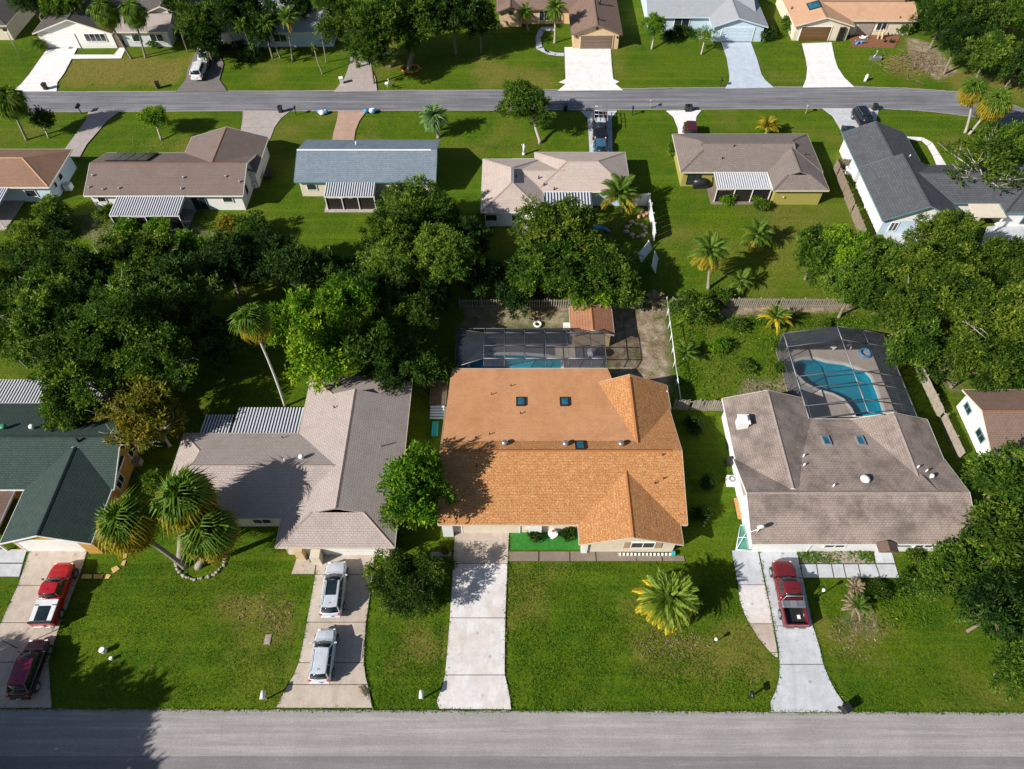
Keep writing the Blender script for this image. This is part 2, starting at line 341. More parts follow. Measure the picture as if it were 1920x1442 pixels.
# ------------------------------------------------------------------ ground
def in_poly(X, Y, poly):
    ins = np.zeros(X.shape, bool); n = len(poly); d = np.full(X.shape, 1e9)
    for i in range(n):
        x0, y0 = poly[i][:2]; x1, y1 = poly[(i+1) % n][:2]
        c = ((y0 > Y) != (y1 > Y)) & (X < (x1-x0)*(Y-y0)/(y1-y0+1e-12)+x0); ins ^= c
        t = np.clip(((X-x0)*(x1-x0)+(Y-y0)*(y1-y0))/((x1-x0)**2+(y1-y0)**2+1e-9), 0, 1)
        d = np.minimum(d, np.hypot(X-(x0+t*(x1-x0)), Y-(y0+t*(y1-y0))))
    return np.where(ins, d, -d)
def px_poly(l, z=0): return [P(a, b, z) for a, b in l]
rng = np.random.default_rng(5)
def vnoise(X, Y, s, seed):
    r_ = np.random.default_rng(seed); T = r_.random((256, 256)); x = X/s+50.3; y = Y/s+71.7
    xi = np.floor(x).astype(int); yi = np.floor(y).astype(int); fx = x-xi; fy = y-yi; fx = fx*fx*(3-2*fx); fy = fy*fy*(3-2*fy)
    g = lambda a, b: T[a % 256, b % 256]
    return (g(xi, yi)*(1-fx)+g(xi+1, yi)*fx)*(1-fy)+(g(xi, yi+1)*(1-fx)+g(xi+1, yi+1)*fx)*fy
POOL2 = px_poly([(1489, 686), (1493, 678), (1507, 674), (1530, 674), (1553, 680), (1584, 684), (1602, 690), (1622, 698), (1632, 708), (1641, 730), (1650, 755), (1657, 778), (1605, 782), (1597, 766), (1582, 748), (1562, 738), (1530, 729), (1508, 716), (1494, 702)])
pool2 = [(p.x, p.y) for p in POOL2]
pool1 = [(-4.2, 43.75), (5.1, 43.75), (5.1, 46.1), (3.6, 46.55), (1.5, 46.75), (-1.0, 46.8), (-3.6, 46.6), (-4.4, 45.8)]
gx = np.arange(-110, 110.01, .5); gy = np.arange(-10, 150.01, .5)
X, Y = np.meshgrid(gx, gy); nx, ny = len(gx), len(gy)
fbm = lambda s, k: .5*vnoise(X, Y, s, k)+.3*vnoise(X, Y, s/2.1, k+1)+.2*vnoise(X, Y, s/4.3, k+2)
wob = (fbm(1.8, 3)-.5)*2.2
def area(px, soft=.7, wobble=1.0): return np.clip(in_poly(X, Y, px_poly(px))/soft+.5+wob*wobble, 0, 1)
dirt = np.zeros_like(X); dry = np.clip((fbm(9, 11)-.58)*3.2, 0, 1)*.8
dirt = np.maximum(dirt, area([(1140, 575), (1245, 575), (1264, 745), (1215, 725), (1140, 700)]))
dirt = np.maximum(dirt, .8*area([(872, 572), (1066, 572), (1066, 614), (872, 614)]))
dirt = np.maximum(dirt, area([(1335, 568), (1600, 572), (1600, 584), (1440, 590), (1335, 600)], .5, .5))
dirt = np.maximum(dirt, .9*area([(1700, 70), (1740, 80), (1800, 135), (1760, 150), (1715, 125)]))
dirt = np.maximum(dirt, .6*area([(1690, 590), (1800, 700), (1800, 740), (1740, 700)]))
dirt = np.maximum(dirt, .5*area([(100, 395), (330, 405), (420, 440), (180, 460)]))
dirt = np.maximum(dirt, .7*area([(1400, 715), (1475, 712), (1475, 745), (1390, 745)]))
dirt = np.maximum(dirt, .9*area([(1600, 1100), (1640, 1180), (1580, 1190)], 1.0, 1.2)*.6)
dry = np.maximum(dry, .7*area([(1180, 1150), (1440, 1190), (1440, 1290), (1300, 1290), (1180, 1220)], 2))
dry = np.maximum(dry, .9*area([(430, 1120), (545, 1120), (540, 1190), (440, 1190)], 2))
dry = np.maximum(dry, .95*area([(120, 110), (360, 105), (330, 160), (110, 160)], 2))
dry = np.maximum(dry, .8*area([(1770, 125), (1920, 150), (1920, 190), (1790, 165)], 1.5))
dry = np.maximum(dry, .8*area([(1530, 1165), (1670, 1165), (1640, 1240), (1540, 1220)], 2))
dry = np.maximum(dry, .6*area([(955, 1060), (1060, 1060), (1030, 1150), (955, 1180)], 2))
dry = np.maximum(dry, .8*area([(720, 1170), (840, 1180), (830, 1260), (740, 1240)], 2))
dry = np.maximum(dry, .7*area([(880, 100), (1060, 150), (1050, 165), (900, 165)], 2))
Z = (vnoise(X, Y, 14, 31)-.5)*.10+(vnoise(X, Y, 3, 32)-.5)*.05-.03
for pl in (pool1, pool2): Z = np.where(in_poly(X, Y, pl) > -2.2, -.06, Z)
hole = np.zeros_like(X, bool)
for pl in (pool1, pool2): hole |= in_poly(X, Y, pl) > -.55
vid = np.arange(nx*ny).reshape(ny, nx)
fa = np.stack([vid[:-1, :-1], vid[:-1, 1:], vid[1:, 1:], vid[1:, :-1]], -1).reshape(-1, 4)
keep = ~hole.ravel()[fa].all(1)
verts = np.stack([X, Y, Z], -1).reshape(-1, 3)
me = bpy.data.meshes.new('ground'); me.from_pydata(verts.tolist(), [], fa[keep].tolist())
for nme, arr in (('dirt', dirt), ('dry', dry)):
    a = me.attributes.new(nme, 'FLOAT', 'POINT'); a.data.foreach_set('value', arr.ravel().astype(np.float32))
m, nt, b = base_mat('lawn'); p = pos(nt)
ad = N(nt, 'ShaderNodeAttribute', attribute_name='dirt').outputs['Fac']; ay = N(nt, 'ShaderNodeAttribute', attribute_name='dry').outputs['Fac']
n_big = noise_n(nt, p, .12, 6, .65, .8); n_mid = noise_n(nt, p, .8, 7, .72, .5); n_fine = noise_n(nt, p, 4.5, 6, .8); n_vf = noise_n(nt, p, 14, 3, .8)
c = mixc(nt, mapr(nt, n_big, .38, .62), (.052, .138, .004), (.128, .205, .007))
c = mixc(nt, mapr(nt, n_mid, .4, .66, 0, .6), c, (.15, .185, .010))
c = mixc(nt, mapr(nt, n_fine, .40, .58, .8, 0), c, (.02, .062, .003))
c = mixc(nt, mapr(nt, n_vf, .54, .68, 0, .6), c, (.22, .26, .03))
c = mixc(nt, mapr(nt, noise_n(nt, p, .33, 6, .75, 1.0), .52, .68, 0, .35), c, (.175, .17, .018))
mpm = N(nt, 'ShaderNodeMapping'); mpm.inputs['Scale'].default_value = (.03, .9, 1); nt.links.new(p, mpm.inputs[0])
c = mixc(nt, mapr(nt, noise_n(nt, mpm.outputs[0], 1.2, 4, .6, .3), .5, .62, 0, .28), c, (.15, .235, .012))
c = mixc(nt, mapr(nt, noise_n(nt, p, 2.2, 5, .8, 1.5), .60, .68, 0, .5), c, (.035, .085, .006))
fy = math_n(nt, 'MULTIPLY', ay, mapr(nt, noise_n(nt, p, 1.7, 7, .8, .6), .28, .56))
c = mixc(nt, fy, c, mixc(nt, mapr(nt, n_fine, .4, .6), (.15, .13, .02), (.30, .23, .07)))
fd = math_n(nt, 'MULTIPLY', ad, mapr(nt, noise_n(nt, p, 1.1, 7, .75, .5), .28, .5))
c = mixc(nt, fd, c, mixc(nt, mapr(nt, n_mid, .38, .62), (.20, .135, .085), (.44, .36, .27)))
nt.links.new(c, b.inputs['Base Color']); b.inputs['Roughness'].default_value = .95; b.inputs['Specular IOR Level'].default_value = .1
bump_n(nt, math_n(nt, 'ADD', n_fine, n_vf), .9, .12, b)
M_lawn = m
g_ = link('ground', me, m); tag(g_, 'green lawns and sandy patches covering the whole neighbourhood', kind='structure')
mb = MB()                                                       # open land beyond the blocks in view
for q in ([(-900, -600), (900, -600), (900, -10), (-900, -10)], [(-900, 150), (900, 150), (900, 1200), (-900, 1200)], [(-900, -10), (-110, -10), (-110, 150), (-900, 150)], [(110, -10), (900, -10), (900, 150), (110, 150)]):
    mb.poly([(a, b_, -.03) for a, b_ in q])
tag(mb.build('terrain', M_lawn), 'grassland carrying on beyond the houses', kind='structure')

def sheet(name, pts, z, mat, label, h=.0):
    mb = MB(); mb.prism([(p[0], p[1]) for p in pts], z-.12, z); o = mb.build(name, mat); return tag(o, label, kind='structure')
yl = P(0, 1329).y; yr_ = P(1920, 1336.5).y
def edge_pts(x0, x1, f, amp, step=.35, seed=1):
    r_ = random.Random(seed); return [(x, f(x)+r_.uniform(-amp, amp)) for x in np.arange(x0, x1, step)]
f_near = lambda x: yl+(yr_-yl)*(x+38.9)/77.7
sheet('near_road', edge_pts(-90, 90, f_near, .05)+[(90, 8.98), (-90, 9.06)], .03, A_near, 'pale asphalt lane of the nearer street along the front lawns')
sheet('near_road', [(-90, 9.055), (90, 8.975), (90, 2), (-90, 2)], .03, A_near2, 'darker far lane of the nearer street at the bottom edge')
fr_top = [(-500, 176), (0, 173), (500, 171.5), (1040, 169), (1400, 164), (1600, 163), (1700, 166), (1800, 173), (1860, 184), (1897, 196), (1960, 222), (2060, 270)]
fr_bot = [(-500, 214), (0, 210), (500, 208), (1130, 206), (1400, 204), (1560, 203), (1650, 203.5), (1720, 207), (1780, 213), (1840, 222), (1900, 240), (1990, 280)]
def dens(l, k=10):
    o = []
    for i in range(len(l)-1):
        for j in range(k):
            t = j/k; o.append((l[i][0]*(1-t)+l[i+1][0]*t, l[i][1]*(1-t)+l[i+1][1]*t))
    o.append(l[-1]); return o
rr = random.Random(3)
tp = [P(a, b) for a, b in dens(fr_top, 16)]; bt = [P(a, b) for a, b in dens(fr_bot, 16)]
for q in tp+bt: q.y += rr.uniform(-.07, .07)
mb = MB(); n_ = min(len(tp), len(bt))
V1 = [mb.bm.verts.new((q.x, q.y, .03)) for q in tp]; V2 = [mb.bm.verts.new((q.x, q.y, .03)) for q in bt]
for i in range(n_-1): mb.bm.faces.new((V1[i], V1[i+1], V2[i+1], V2[i]))
bmesh.ops.recalc_face_normals(mb.bm, faces=mb.bm.faces)
for f in mb.bm.faces:
    if f.normal.z < 0: f.normal_flip()
tag(mb.build('far_road', A_far, fix=False), 'grey streaked asphalt street curving off to the right', kind='structure')
# faint concrete edge lines of the far street
for ln, off, nm_ in ((tp, .12, 'upper'), (bt, -.12, 'lower')):
    mb = MB(); A_ = [mb.bm.verts.new((q.x, q.y+off, .036)) for q in ln]; B_ = [mb.bm.verts.new((q.x, q.y-.02 if off > 0 else q.y+.02, .036)) for q in ln]
    for i in range(len(ln)-1):
        f = mb.bm.faces.new((A_[i], A_[i+1], B_[i+1], B_[i]))
    for f in mb.bm.faces:
        f.normal_update()
        if f.normal.z < 0: f.normal_flip()
    tag(mb.build('road_edge', C_far, fix=False), f'thin pale edge strip along the {nm_} side of the far street', kind='structure')

# ------------------------------------------------------------------ driveways and paths: slabs laid one by one on a soil bed
def shrink(poly, g=.03):
    n = len(poly); out = []
    A = sum(poly[i][0]*poly[(i+1) % n][1]-poly[(i+1) % n][0]*poly[i][1] for i in range(n))
    P_ = [Vector((p[0], p[1])) for p in (poly if A > 0 else poly[::-1])]
    for i in range(n):
        a, b_, c_ = P_[i-1], P_[i], P_[(i+1) % n]
        e1 = (b_-a); e2 = (c_-b_)
        if e1.length < 1e-6 or e2.length < 1e-6: out.append(b_); continue
        n1 = Vector((-e1.y, e1.x)).normalized(); n2 = Vector((-e2.y, e2.x)).normalized(); k = n1+n2
        if k.length < 1e-3: out.append(b_+n1*g); continue
        k = k.normalized(); out.append(b_+k*(g/max(.35, k.dot(n1))))
    return out
EDGES = []
def paving(name, label, stations, mat, split=(), z=.075, mats=None):
    "stations: (left px, right px, joint?) from the house down; slabs run between joints, split lengthwise at fractions"
    root = thing(name, label, None, (P(*stations[0][0]).x, P(*stations[0][0]).y, 0)); root['kind'] = 'structure'
    W = [(P(*a), P(*b_), j) for a, b_, j in stations]
    mb = MB(); mb.prism([(a.x, a.y) for a, b_, j in W]+[(b_.x, b_.y) for a, b_, j in W[::-1]], -.1, z-.035); mb.build('bed', M_seam, root)
    EDGES.extend([(W[i][0], W[i+1][0]) for i in range(len(W)-1)]+[(W[i][1], W[i+1][1]) for i in range(len(W)-1)])
    js = [i for i, q in enumerate(W) if q[2]]; fr = [0]+list(split)+[1]; k = 0
    for a, b_ in zip(js[:-1], js[1:]):
        for u0, u1 in zip(fr[:-1], fr[1:]):
            L = [W[i][0].lerp(W[i][1], u0) for i in range(a, b_+1)]; Rr = [W[i][0].lerp(W[i][1], u1) for i in range(a, b_+1)]
            poly = shrink([(q.x, q.y) for q in L]+[(q.x, q.y) for q in Rr[::-1]])
            mb = MB(); mb.prism(poly, -.05, z+random.uniform(-.004, .004)); mb.build('slab', (mats or {}).get(k, mat), root)
        k += 1
    return root
def curve_st(pts): return pts
def slabs(name, label, polys, mat, z=.07):
    W = [px_poly(p) for p in polys]
    root = thing(name, label, None, (W[0][0].x, W[0][0].y, 0)); root['kind'] = 'structure'
    for q in W:
        mb = MB(); mb.prism([(a.x, a.y) for a in q], -.1, z-.035); mb.build('bed', M_seam, root)
        mb = MB(); mb.prism(shrink([(a.x, a.y) for a in q]), -.05, z); mb.build('slab', mat, root)
    return root
paving('driveway', 'mottled white concrete driveway of the orange roofed house', [((853, 986), (956, 986), 1), ((849, 1057), (952, 1057), 1), ((843, 1159), (948, 1159), 1), ((838, 1220), (947, 1220), 0), ((834, 1266), (947, 1266), 1), ((828, 1290), (952, 1285), 0), ((818, 1316), (957, 1312), 0), ((824, 1330), (959, 1331), 1)], C_main, mats={0: C_tan})
paving('driveway', 'tan concrete driveway holding two silver wagons', [((597, 1026), (706, 1026), 1), ((591, 1078), (700, 1078), 1), ((575, 1167), (687, 1167), 1), ((568, 1205), (684, 1205), 0), ((560, 1243), (683, 1243), 1), ((551, 1265), (686, 1268), 0), ((540, 1284), (690, 1284), 1), ((517, 1328), (699, 1328), 1)], C_tan)
slabs('front_walk', 'short pale walkway beside the two silver wagons', [[(560, 1036), (597, 1030), (590, 1077), (546, 1077)]], C_tan)
paving('driveway', 'tan concrete driveway holding the red pickup at the left edge', [((60, 1022), (166, 1026), 1), ((49, 1055), (157, 1060), 0), ((34, 1098), (143, 1098), 1), ((2, 1168), (115, 1168), 1), ((-14, 1200), (103, 1205), 0), ((-30, 1242), (92, 1242), 1), ((-48, 1285), (95, 1285), 0), ((-70, 1329), (99, 1328), 1)], C_tan)
slabs('front_walk', 'grey concrete walk at the left edge below the green roof', [[(-40, 1030), (52, 1030), (44, 1056), (-50, 1056)], [(-50, 1057), (44, 1057), (37, 1082), (-60, 1082)]], C_blue)
paving('driveway', 'blue grey concrete driveway under the maroon pickup', [((1422, 1031), (1493, 1031), 1), ((1436, 1097), (1508, 1097), 0), ((1451, 1174), (1524, 1174), 1), ((1459, 1215), (1537, 1215), 0), ((1461, 1246), (1544, 1246), 1), ((1460, 1270), (1554, 1272), 0), ((1455, 1292), (1566, 1295), 0), ((1444, 1316), (1581, 1317), 0), ((1445, 1336), (1594, 1336), 1)], C_blue)
paving('parking_pad', 'curved side pad joined to the driveway left of the maroon pickup', [((1371, 1032), (1421, 1031), 1), ((1383, 1097), (1434, 1097), 1), ((1386, 1126), (1441, 1126), 0), ((1396, 1153), (1446, 1153), 0), ((1405, 1170), (1449, 1170), 1), ((1424, 1200), (1454, 1200), 0), ((1444, 1224), (1458, 1224), 1), ((1453, 1232), (1459, 1234), 1)], C_blue, mats={2: C_tan, 1: C_main, 3: C_tan})
slabs('front_walk', 'L shaped pale walk of square slabs beside the maroon pickup', [[(1500, 1058), (1530, 1058), (1534, 1084), (1505, 1084)], [(1531, 1058), (1558, 1058), (1563, 1084), (1535, 1084)], [(1559, 1058), (1580, 1058), (1586, 1084), (1564, 1084)], [(1581, 1058), (1608, 1058), (1614, 1084), (1587, 1084)], [(1609, 1058), (1641, 1058), (1650, 1084), (1615, 1084)], [(1636, 1026), (1669, 1026), (1678, 1057), (1642, 1057)], [(1642, 1058), (1678, 1058), (1686, 1084), (1651, 1084)]], C_blue)
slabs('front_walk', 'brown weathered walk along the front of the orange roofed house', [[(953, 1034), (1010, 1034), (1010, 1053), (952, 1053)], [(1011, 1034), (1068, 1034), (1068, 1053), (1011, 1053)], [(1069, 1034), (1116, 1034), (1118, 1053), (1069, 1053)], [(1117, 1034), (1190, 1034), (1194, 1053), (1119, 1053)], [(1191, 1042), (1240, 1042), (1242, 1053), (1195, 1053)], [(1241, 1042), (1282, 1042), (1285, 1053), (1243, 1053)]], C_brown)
slabs('entry_porch', 'tan entry porch slab left of the front gable', [[(1102, 1016), (1160, 1010), (1160, 1032), (1106, 1032)]], C_tan)
sheet('side_path', px_poly([(808, 1035), (846, 1035), (846, 1043), (806, 1043)]), .05, C_far, 'pale stepping path behind the round shrub')
W1 = [((1, 1), 0)]
paving('driveway', 'bright white driveway in front of the white gabled house', [((88, 93), (146, 90), 1), ((55, 140), (121, 138), 0), ((40, 158), (108, 156), 1), ((24, 172), (107, 172), 1)], C_white)
slabs('front_walk', 'white walk round the small lawn of the white gabled house', [[(134, 103), (214, 103), (228, 110), (133, 111)], [(214, 103), (224, 90), (237, 90), (228, 110)]], C_white)
paving('driveway', 'cracked grey asphalt driveway holding the white wagon', [((367, 96), (408, 96), 1), ((352, 130), (420, 120), 0), ((348, 150), (412, 150), 0), ((330, 172), (427, 172), 1)], A_drive)
paving('driveway', 'grey concrete driveway running under the big trees', [((662, 60), (690, 60), 1), ((656, 118), (688, 112), 1), ((645, 149), (704, 145), 1), ((625, 173), (708, 172), 1)], C_far)
paving('driveway', 'bright white wide driveway before the brown garage door', [((1058, 89), (1145, 89), 1), ((1059, 120), (1147, 120), 1), ((1060, 149), (1150, 149), 0), ((1047, 155), (1162, 154), 0), ((1060, 158), (1154, 158), 0), ((1045, 171), (1169, 170), 1)], C_white)
cw = [(1058, 103), (1042, 102), (1028, 99), (1017, 93), (1011, 84), (1010, 72), (1013, 62), (1020, 56), (1040, 54)]
slabs('garden_path', 'curved pale path round the palm beside the white driveway', [[(cw[i][0], cw[i][1]-3), (cw[i][0]-(4 if 1 < i < 7 else 0), cw[i][1]+(3 if i < 4 else 0)), (cw[i+1][0]-(4 if i < 6 else 0), cw[i+1][1]+(3 if i < 3 else 0)), (cw[i+1][0]+(5 if i > 1 else 0), cw[i+1][1]-3)] for i in range(0, 2)]+[[(1028, 96), (1034, 101), (1022, 97), (1019, 90)], [(1005, 92), (1019, 90), (1030, 97), (1026, 102)], [(1005, 92), (1004, 72), (1014, 72), (1017, 88)], [(1004, 71), (1010, 56), (1020, 60), (1014, 71)], [(1011, 55), (1016, 51), (1042, 51), (1042, 57), (1021, 59)]], C_blue)
paving('driveway', 'pale blue painted driveway before the pale blue garage', [((1352, 80), (1408, 80), 1), ((1362, 109), (1419, 109), 0), ((1367, 140), (1428, 140), 0), ((1367, 152), (1436, 152), 0), ((1359, 167), (1452, 165), 1)], C_paleblue)
paving('driveway', 'white concrete driveway before the bronze garage door', [((1503, 82), (1559, 80), 1), ((1510, 110), (1565, 110), 0), ((1513, 128), (1571, 128), 0), ((1511, 148), (1583, 146), 1), ((1504, 165), (1602, 164), 1)], C_white)
paving('driveway', 'pink grey driveway in palm shade beside the rust brown roof', [((166, 209), (226, 209), 1), ((161, 226), (203, 226), 0), ((123, 278), (163, 272), 0), ((112, 296), (150, 296), 1)], C_far)
paving('driveway', 'pink grey driveway behind the brown L shaped roof', [((455, 209), (545, 209), 1), ((455, 222), (528, 222), 0), ((452, 240), (515, 240), 1), ((448, 262), (507, 262), 1)], C_far)
paving('driveway', 'salmon driveway behind the blue grey roof', [((634, 209), (688, 209), 1), ((631, 228), (675, 226), 0), ((626, 245), (667, 245), 1), ((622, 266), (664, 266), 1)], C_pink)
paving('driveway', 'blue grey driveway under the dark pickup behind the beige roof', [((1089, 209), (1158, 208), 1), ((1101, 222), (1147, 222), 0), ((1103, 250), (1148, 250), 1), ((1105, 288), (1149, 288), 1)], C_blue)
paving('driveway', 'cream driveway with a flared mouth behind the mouse grey roof', [((1248, 208), (1316, 207), 1), ((1262, 220), (1306, 219), 0), ((1270, 240), (1304, 236), 0), ((1272, 256), (1307, 254), 1)], C_white)
paving('driveway', 'blue grey driveway crowded with dark cars behind the charcoal roof', [((1541, 204), (1648, 204), 1), ((1560, 218), (1645, 218), 0), ((1576, 245), (1640, 240), 1), ((1583, 270), (1640, 262), 1)], C_blue)
paving('garden_path', 'curved white path round the lawn inside the charcoal roofed house', [((1690, 256), (1692, 262), 1), ((1729, 258), (1728, 265), 1), ((1748, 268), (1738, 274), 1), ((1762, 290), (1748, 292), 1), ((1778, 316), (1756, 312), 1)], C_white)
slabs('back_patio', 'pale concrete apron at the right edge beside the charcoal roofed house', [[(1850, 425), (1990, 415), (2010, 470), (1835, 465)], [(1655, 440), (1735, 436), (1730, 470), (1675, 478)]], C_blue)

# ------------------------------------------------------------------ houses
class House:
    def __init__(s, name, label, cat='house'):
        s.name, s.label, s.cat = name, label, cat; s.tops = []; s.w = []
    def wing(s, x0, x1, y0, y1, ax, zr, ends='gg', mid=None, ze=2.5, mat=None, f=.6, hipw=None):
        s.w.append((x0, x1, y0, y1, ax, zr, ends, mid, ze, mat, f, hipw))
    def finish(s, mat, wallmat, trim, over=.45, caps=None, capmat=None, walls=True, polys=(), extra_walls=()):
        x = sum(q[0]+q[1] for q in s.w)/2/len(s.w); y = min(q[2] for q in s.w)
        s.root = thing(s.name, s.label, s.cat, (x, y, 0))
        allfaces = []; ridges = []
        groups = {}
        for (x0, x1, y0, y1, ax, zr, ends, mid, ze, mt, f, hipw) in s.w:
            a0, a1, b0, b1 = (x0, x1, y0, y1) if ax == 'x' else (y0, y1, x0, x1)
            bm_ = mid if mid is not None else (b0+b1)/2; hw = hipw or (b1-b0)/2
            V = (lambda a, b_, z: Vector((a, b_, z))) if ax == 'x' else (lambda a, b_, z: Vector((b_, a, z)))
            fs = []; E_ = []
            for k, (aa, sg) in enumerate(((a0, 1), (a1, -1))):
                e = ends[k]
                if e in 'gc': E_.append(([], V(aa, bm_, zr), []))
                elif e == 'h': E_.append(([], V(aa+sg*hw, bm_, zr), []))
                else:
                    q0 = V(aa+sg*hw*f, b0+(bm_-b0)*f, ze+(zr-ze)*f); q1 = V(aa+sg*hw*f, b1+(bm_-b1)*f, ze+(zr-ze)*f)
                    E_.append(([q0], V(aa+sg*hw*f, bm_, zr), [q1]))
                if e == 'h': fs.append([V(aa, b0, ze), V(aa, b1, ze), E_[k][1]]); ridges += [(V(aa, b0, ze), E_[k][1]), (V(aa, b1, ze), E_[k][1])]
                if e == 'd': fs.append([V(aa, b0, ze), V(aa, b1, ze), E_[k][2][0], E_[k][0][0]]); fs.append([E_[k][0][0], E_[k][2][0], E_[k][1]]); ridges += [(V(aa, b0, ze), E_[k][0][0]), (V(aa, b1, ze), E_[k][2][0])]
                if e == 'c': fs.append([V(aa, b0, ze), V(aa, b1, ze), V(aa, bm_, zr)])
            fs.append([V(a0, b0, ze), V(a1, b0, ze)]+E_[1][0]+[E_[1][1], E_[0][1]]+E_[0][0])
            fs.append([V(a0, b1, ze), V(a1, b1, ze)]+E_[1][2]+[E_[1][1], E_[0][1]]+E_[0][2])
            ridges.append((E_[0][1], E_[1][1]))
            for q in fs: groups.setdefault(mt or mat, []).append(q); allfaces.append(q)
        extra = set()
        for pl, mt in polys:
            extra.add(len(allfaces))
            q = [Vector(v) for v in pl]; groups.setdefault(mt, []).append(q); allfaces.append(q)
        vs, fi = [], []
        for q in allfaces:
            fi.append(list(range(len(vs), len(vs)+len(q)))); vs += q
        s.bvh = BVHTree.FromPolygons(vs, fi)
        fas = MB(); roofs = []
        for gi, (mt, fl) in enumerate(groups.items()):
            mb = MB(); uvl = mb.bm.loops.layers.uv.new('UVMap')
            for q in fl:
                f = mb.poly(q); f.normal_update()
                if f.normal.z < 0: f.normal_flip()
                n = f.normal
                u = Vector((0, 0, 1)).cross(n)
                u = Vector((1, 0, 0)) if u.length < 1e-3 else u.normalized()
                v = n.cross(u)
                for l in f.loops: l[uvl].uv = (l.vert.co.dot(u), l.vert.co.dot(v))
            roofs.append(mb.build('roof', mt, s.root, fix=False))
        cnt = {}
        for q in allfaces:
            for i in range(len(q)):
                a, b_ = q[i], q[(i+1) % len(q)]; k = tuple(sorted((tuple(round(t, 2) for t in a), tuple(round(t, 2) for t in b_)))); cnt[k] = cnt.get(k, 0)+1
        T = .17
        for qi, q in enumerate(allfaces):
            fas.poly([v-Vector((0, 0, T)) for v in q][::-1])
            cen = sum((v for v in q), Vector())/len(q)
            for i in range(len(q)):
                a, b_ = q[i], q[(i+1) % len(q)]; k = tuple(sorted((tuple(round(t, 2) for t in a), tuple(round(t, 2) for t in b_))))
                if qi in extra and max(a.z, b_.z) > 2.75: continue
                if cnt[k] == 1:
                    d = (b_-a); o_ = Vector((d.y, -d.x, 0))
                    if o_.length < 1e-4: continue
                    o_.normalize()
                    if o_.dot(a-cen) < 0: o_ = -o_
                    o_ = o_*.035; e = d.normalized()*.0
                    t1 = Vector((0, 0, .012)); t2 = Vector((0, 0, -T))
                    fas.poly([a+o_+t1, b_+o_+t1, b_+o_+t2, a+o_+t2]); fas.poly([a+t1, b_+t1, b_+o_+t1, a+o_+t1]); fas.poly([a+t2, b_+t2, b_+o_+t2, a+o_+t2])
        fas.build('fascia', trim, s.root)
        s.roof = roofs[0]
        if caps is not False:
            for a, b_ in ridges:
                d = b_-a; L = d.length
                if L < .6: continue
                pm = (a+b_)/2; hit_, _n, _i, _d = s.bvh.ray_cast(Vector((pm.x, pm.y, 30)), Vector((0, 0, -1)))
                # trim the cap where the ridge runs inside another wing
                ts = [t/24 for t in range(25) if (lambda w_: w_ is not None and w_.z < (a.lerp(b_, t/24)).z+.06)(s.bvh.ray_cast(Vector((a.lerp(b_, t/24).x+.003, a.lerp(b_, t/24).y+.004, 30)), Vector((0, 0, -1)))[0])]
                if len(ts) < 3: continue
                A_, B_ = a.lerp(b_, min(ts)), a.lerp(b_, max(ts)); d = B_-A_
                side = d.cross(Vector((0, 0, 1))).normalized()*.15; up = Vector((0, 0, .05)); dn = Vector((0, 0, -.035))
                mb = MB(); v = [mb.bm.verts.new(q) for q in (A_+side+dn, A_+up, A_-side+dn, B_+side+dn, B_+up, B_-side+dn)]
                for q in ((0, 1, 4, 3), (1, 2, 5, 4), (0, 3, 5, 2), (0, 2, 1), (3, 4, 5)): mb.bm.faces.new([v[i] for i in q])
                mb.build('ridge_cap', capmat or mat, s.root)
        if walls:
            mb = MB(); recs = [(q[0]+over, q[1]-over, q[2]+over, q[3]-over) for q in s.w]+list(extra_walls)
            for (x0, x1, y0, y1) in recs:
                C_ = [(x0, y0), (x1, y0), (x1, y1), (x0, y1)]
                for i in range(4):
                    a = Vector(C_[i]); b_ = Vector(C_[(i+1) % 4]); n = max(2, int((b_-a).length/.3)); prev = None
                    for k in range(n+1):
                        p_ = a.lerp(b_, k/n); h_ = s.bvh.ray_cast(Vector((p_.x, p_.y, 30)), Vector((0, 0, -1)))[0]
                        zt = (h_.z if h_ else 2.5)-.16
                        cur = (mb.bm.verts.new((p_.x, p_.y, -.2)), mb.bm.verts.new((p_.x, p_.y, zt)))
                        if prev: mb.bm.faces.new((prev[0], cur[0], cur[1], prev[1]))
                        prev = cur
            s.wallo = mb.build('wall', wallmat, s.root, fix=False)
        return s
    def hit(s, px, py):
        o, d = ray(px, py); h = s.bvh.ray_cast(o, d); return (h[0], h[1]) if h[0] else (P(px, py, 3), Vector((0, 0, 1)))
    def pipe(s, px, py, h=.35, r=.05, mat=None, name='vent_pipe'):
        p, n = s.hit(px, py); MB().tube([p-Vector((0, 0, .1)), p+Vector((0, 0, h))], r, 8).build(name, mat or M_metal, s.root)
    def vent(s, px, py, r=.28, mat=None):
        p, n = s.hit(px, py); mb = MB(); mb.tube([p-Vector((0, 0, .1)), p+Vector((0, 0, .25))], r*.6, 12); mb.tube([p+Vector((0, 0, .2)), p+Vector((0, 0, .3)), p+Vector((0, 0, .42)), p+Vector((0, 0, .46))], [r*.9, r, r*.8, r*.3], 14)
        mb.build('roof_vent', mat or M_metal, s.root)
    def skylight(s, px, py, wx=.75, wy=1.0, frame=None):
        p, n = s.hit(px, py)
        if n.z < 0: n = -n
        M_ = Matrix.Translation(p) @ Vector((0, 0, 1)).rotation_difference(n).to_matrix().to_4x4()
        mb = MB()
        for dx, dy, sx, sy in ((-wx/2, 0, .09, wy+.09), (wx/2, 0, .09, wy+.09), (0, -wy/2, wx-.09, .09), (0, wy/2, wx-.09, .09)): mb.box((dx, dy, .07), (sx, sy, .2), m=M_)
        fr = mb.build('skylight', frame or M_bronze, s.root)
        MB().box((0, 0, .1), (wx-.08, wy-.08, .05), m=M_).build('pane', M_skyglass, fr)
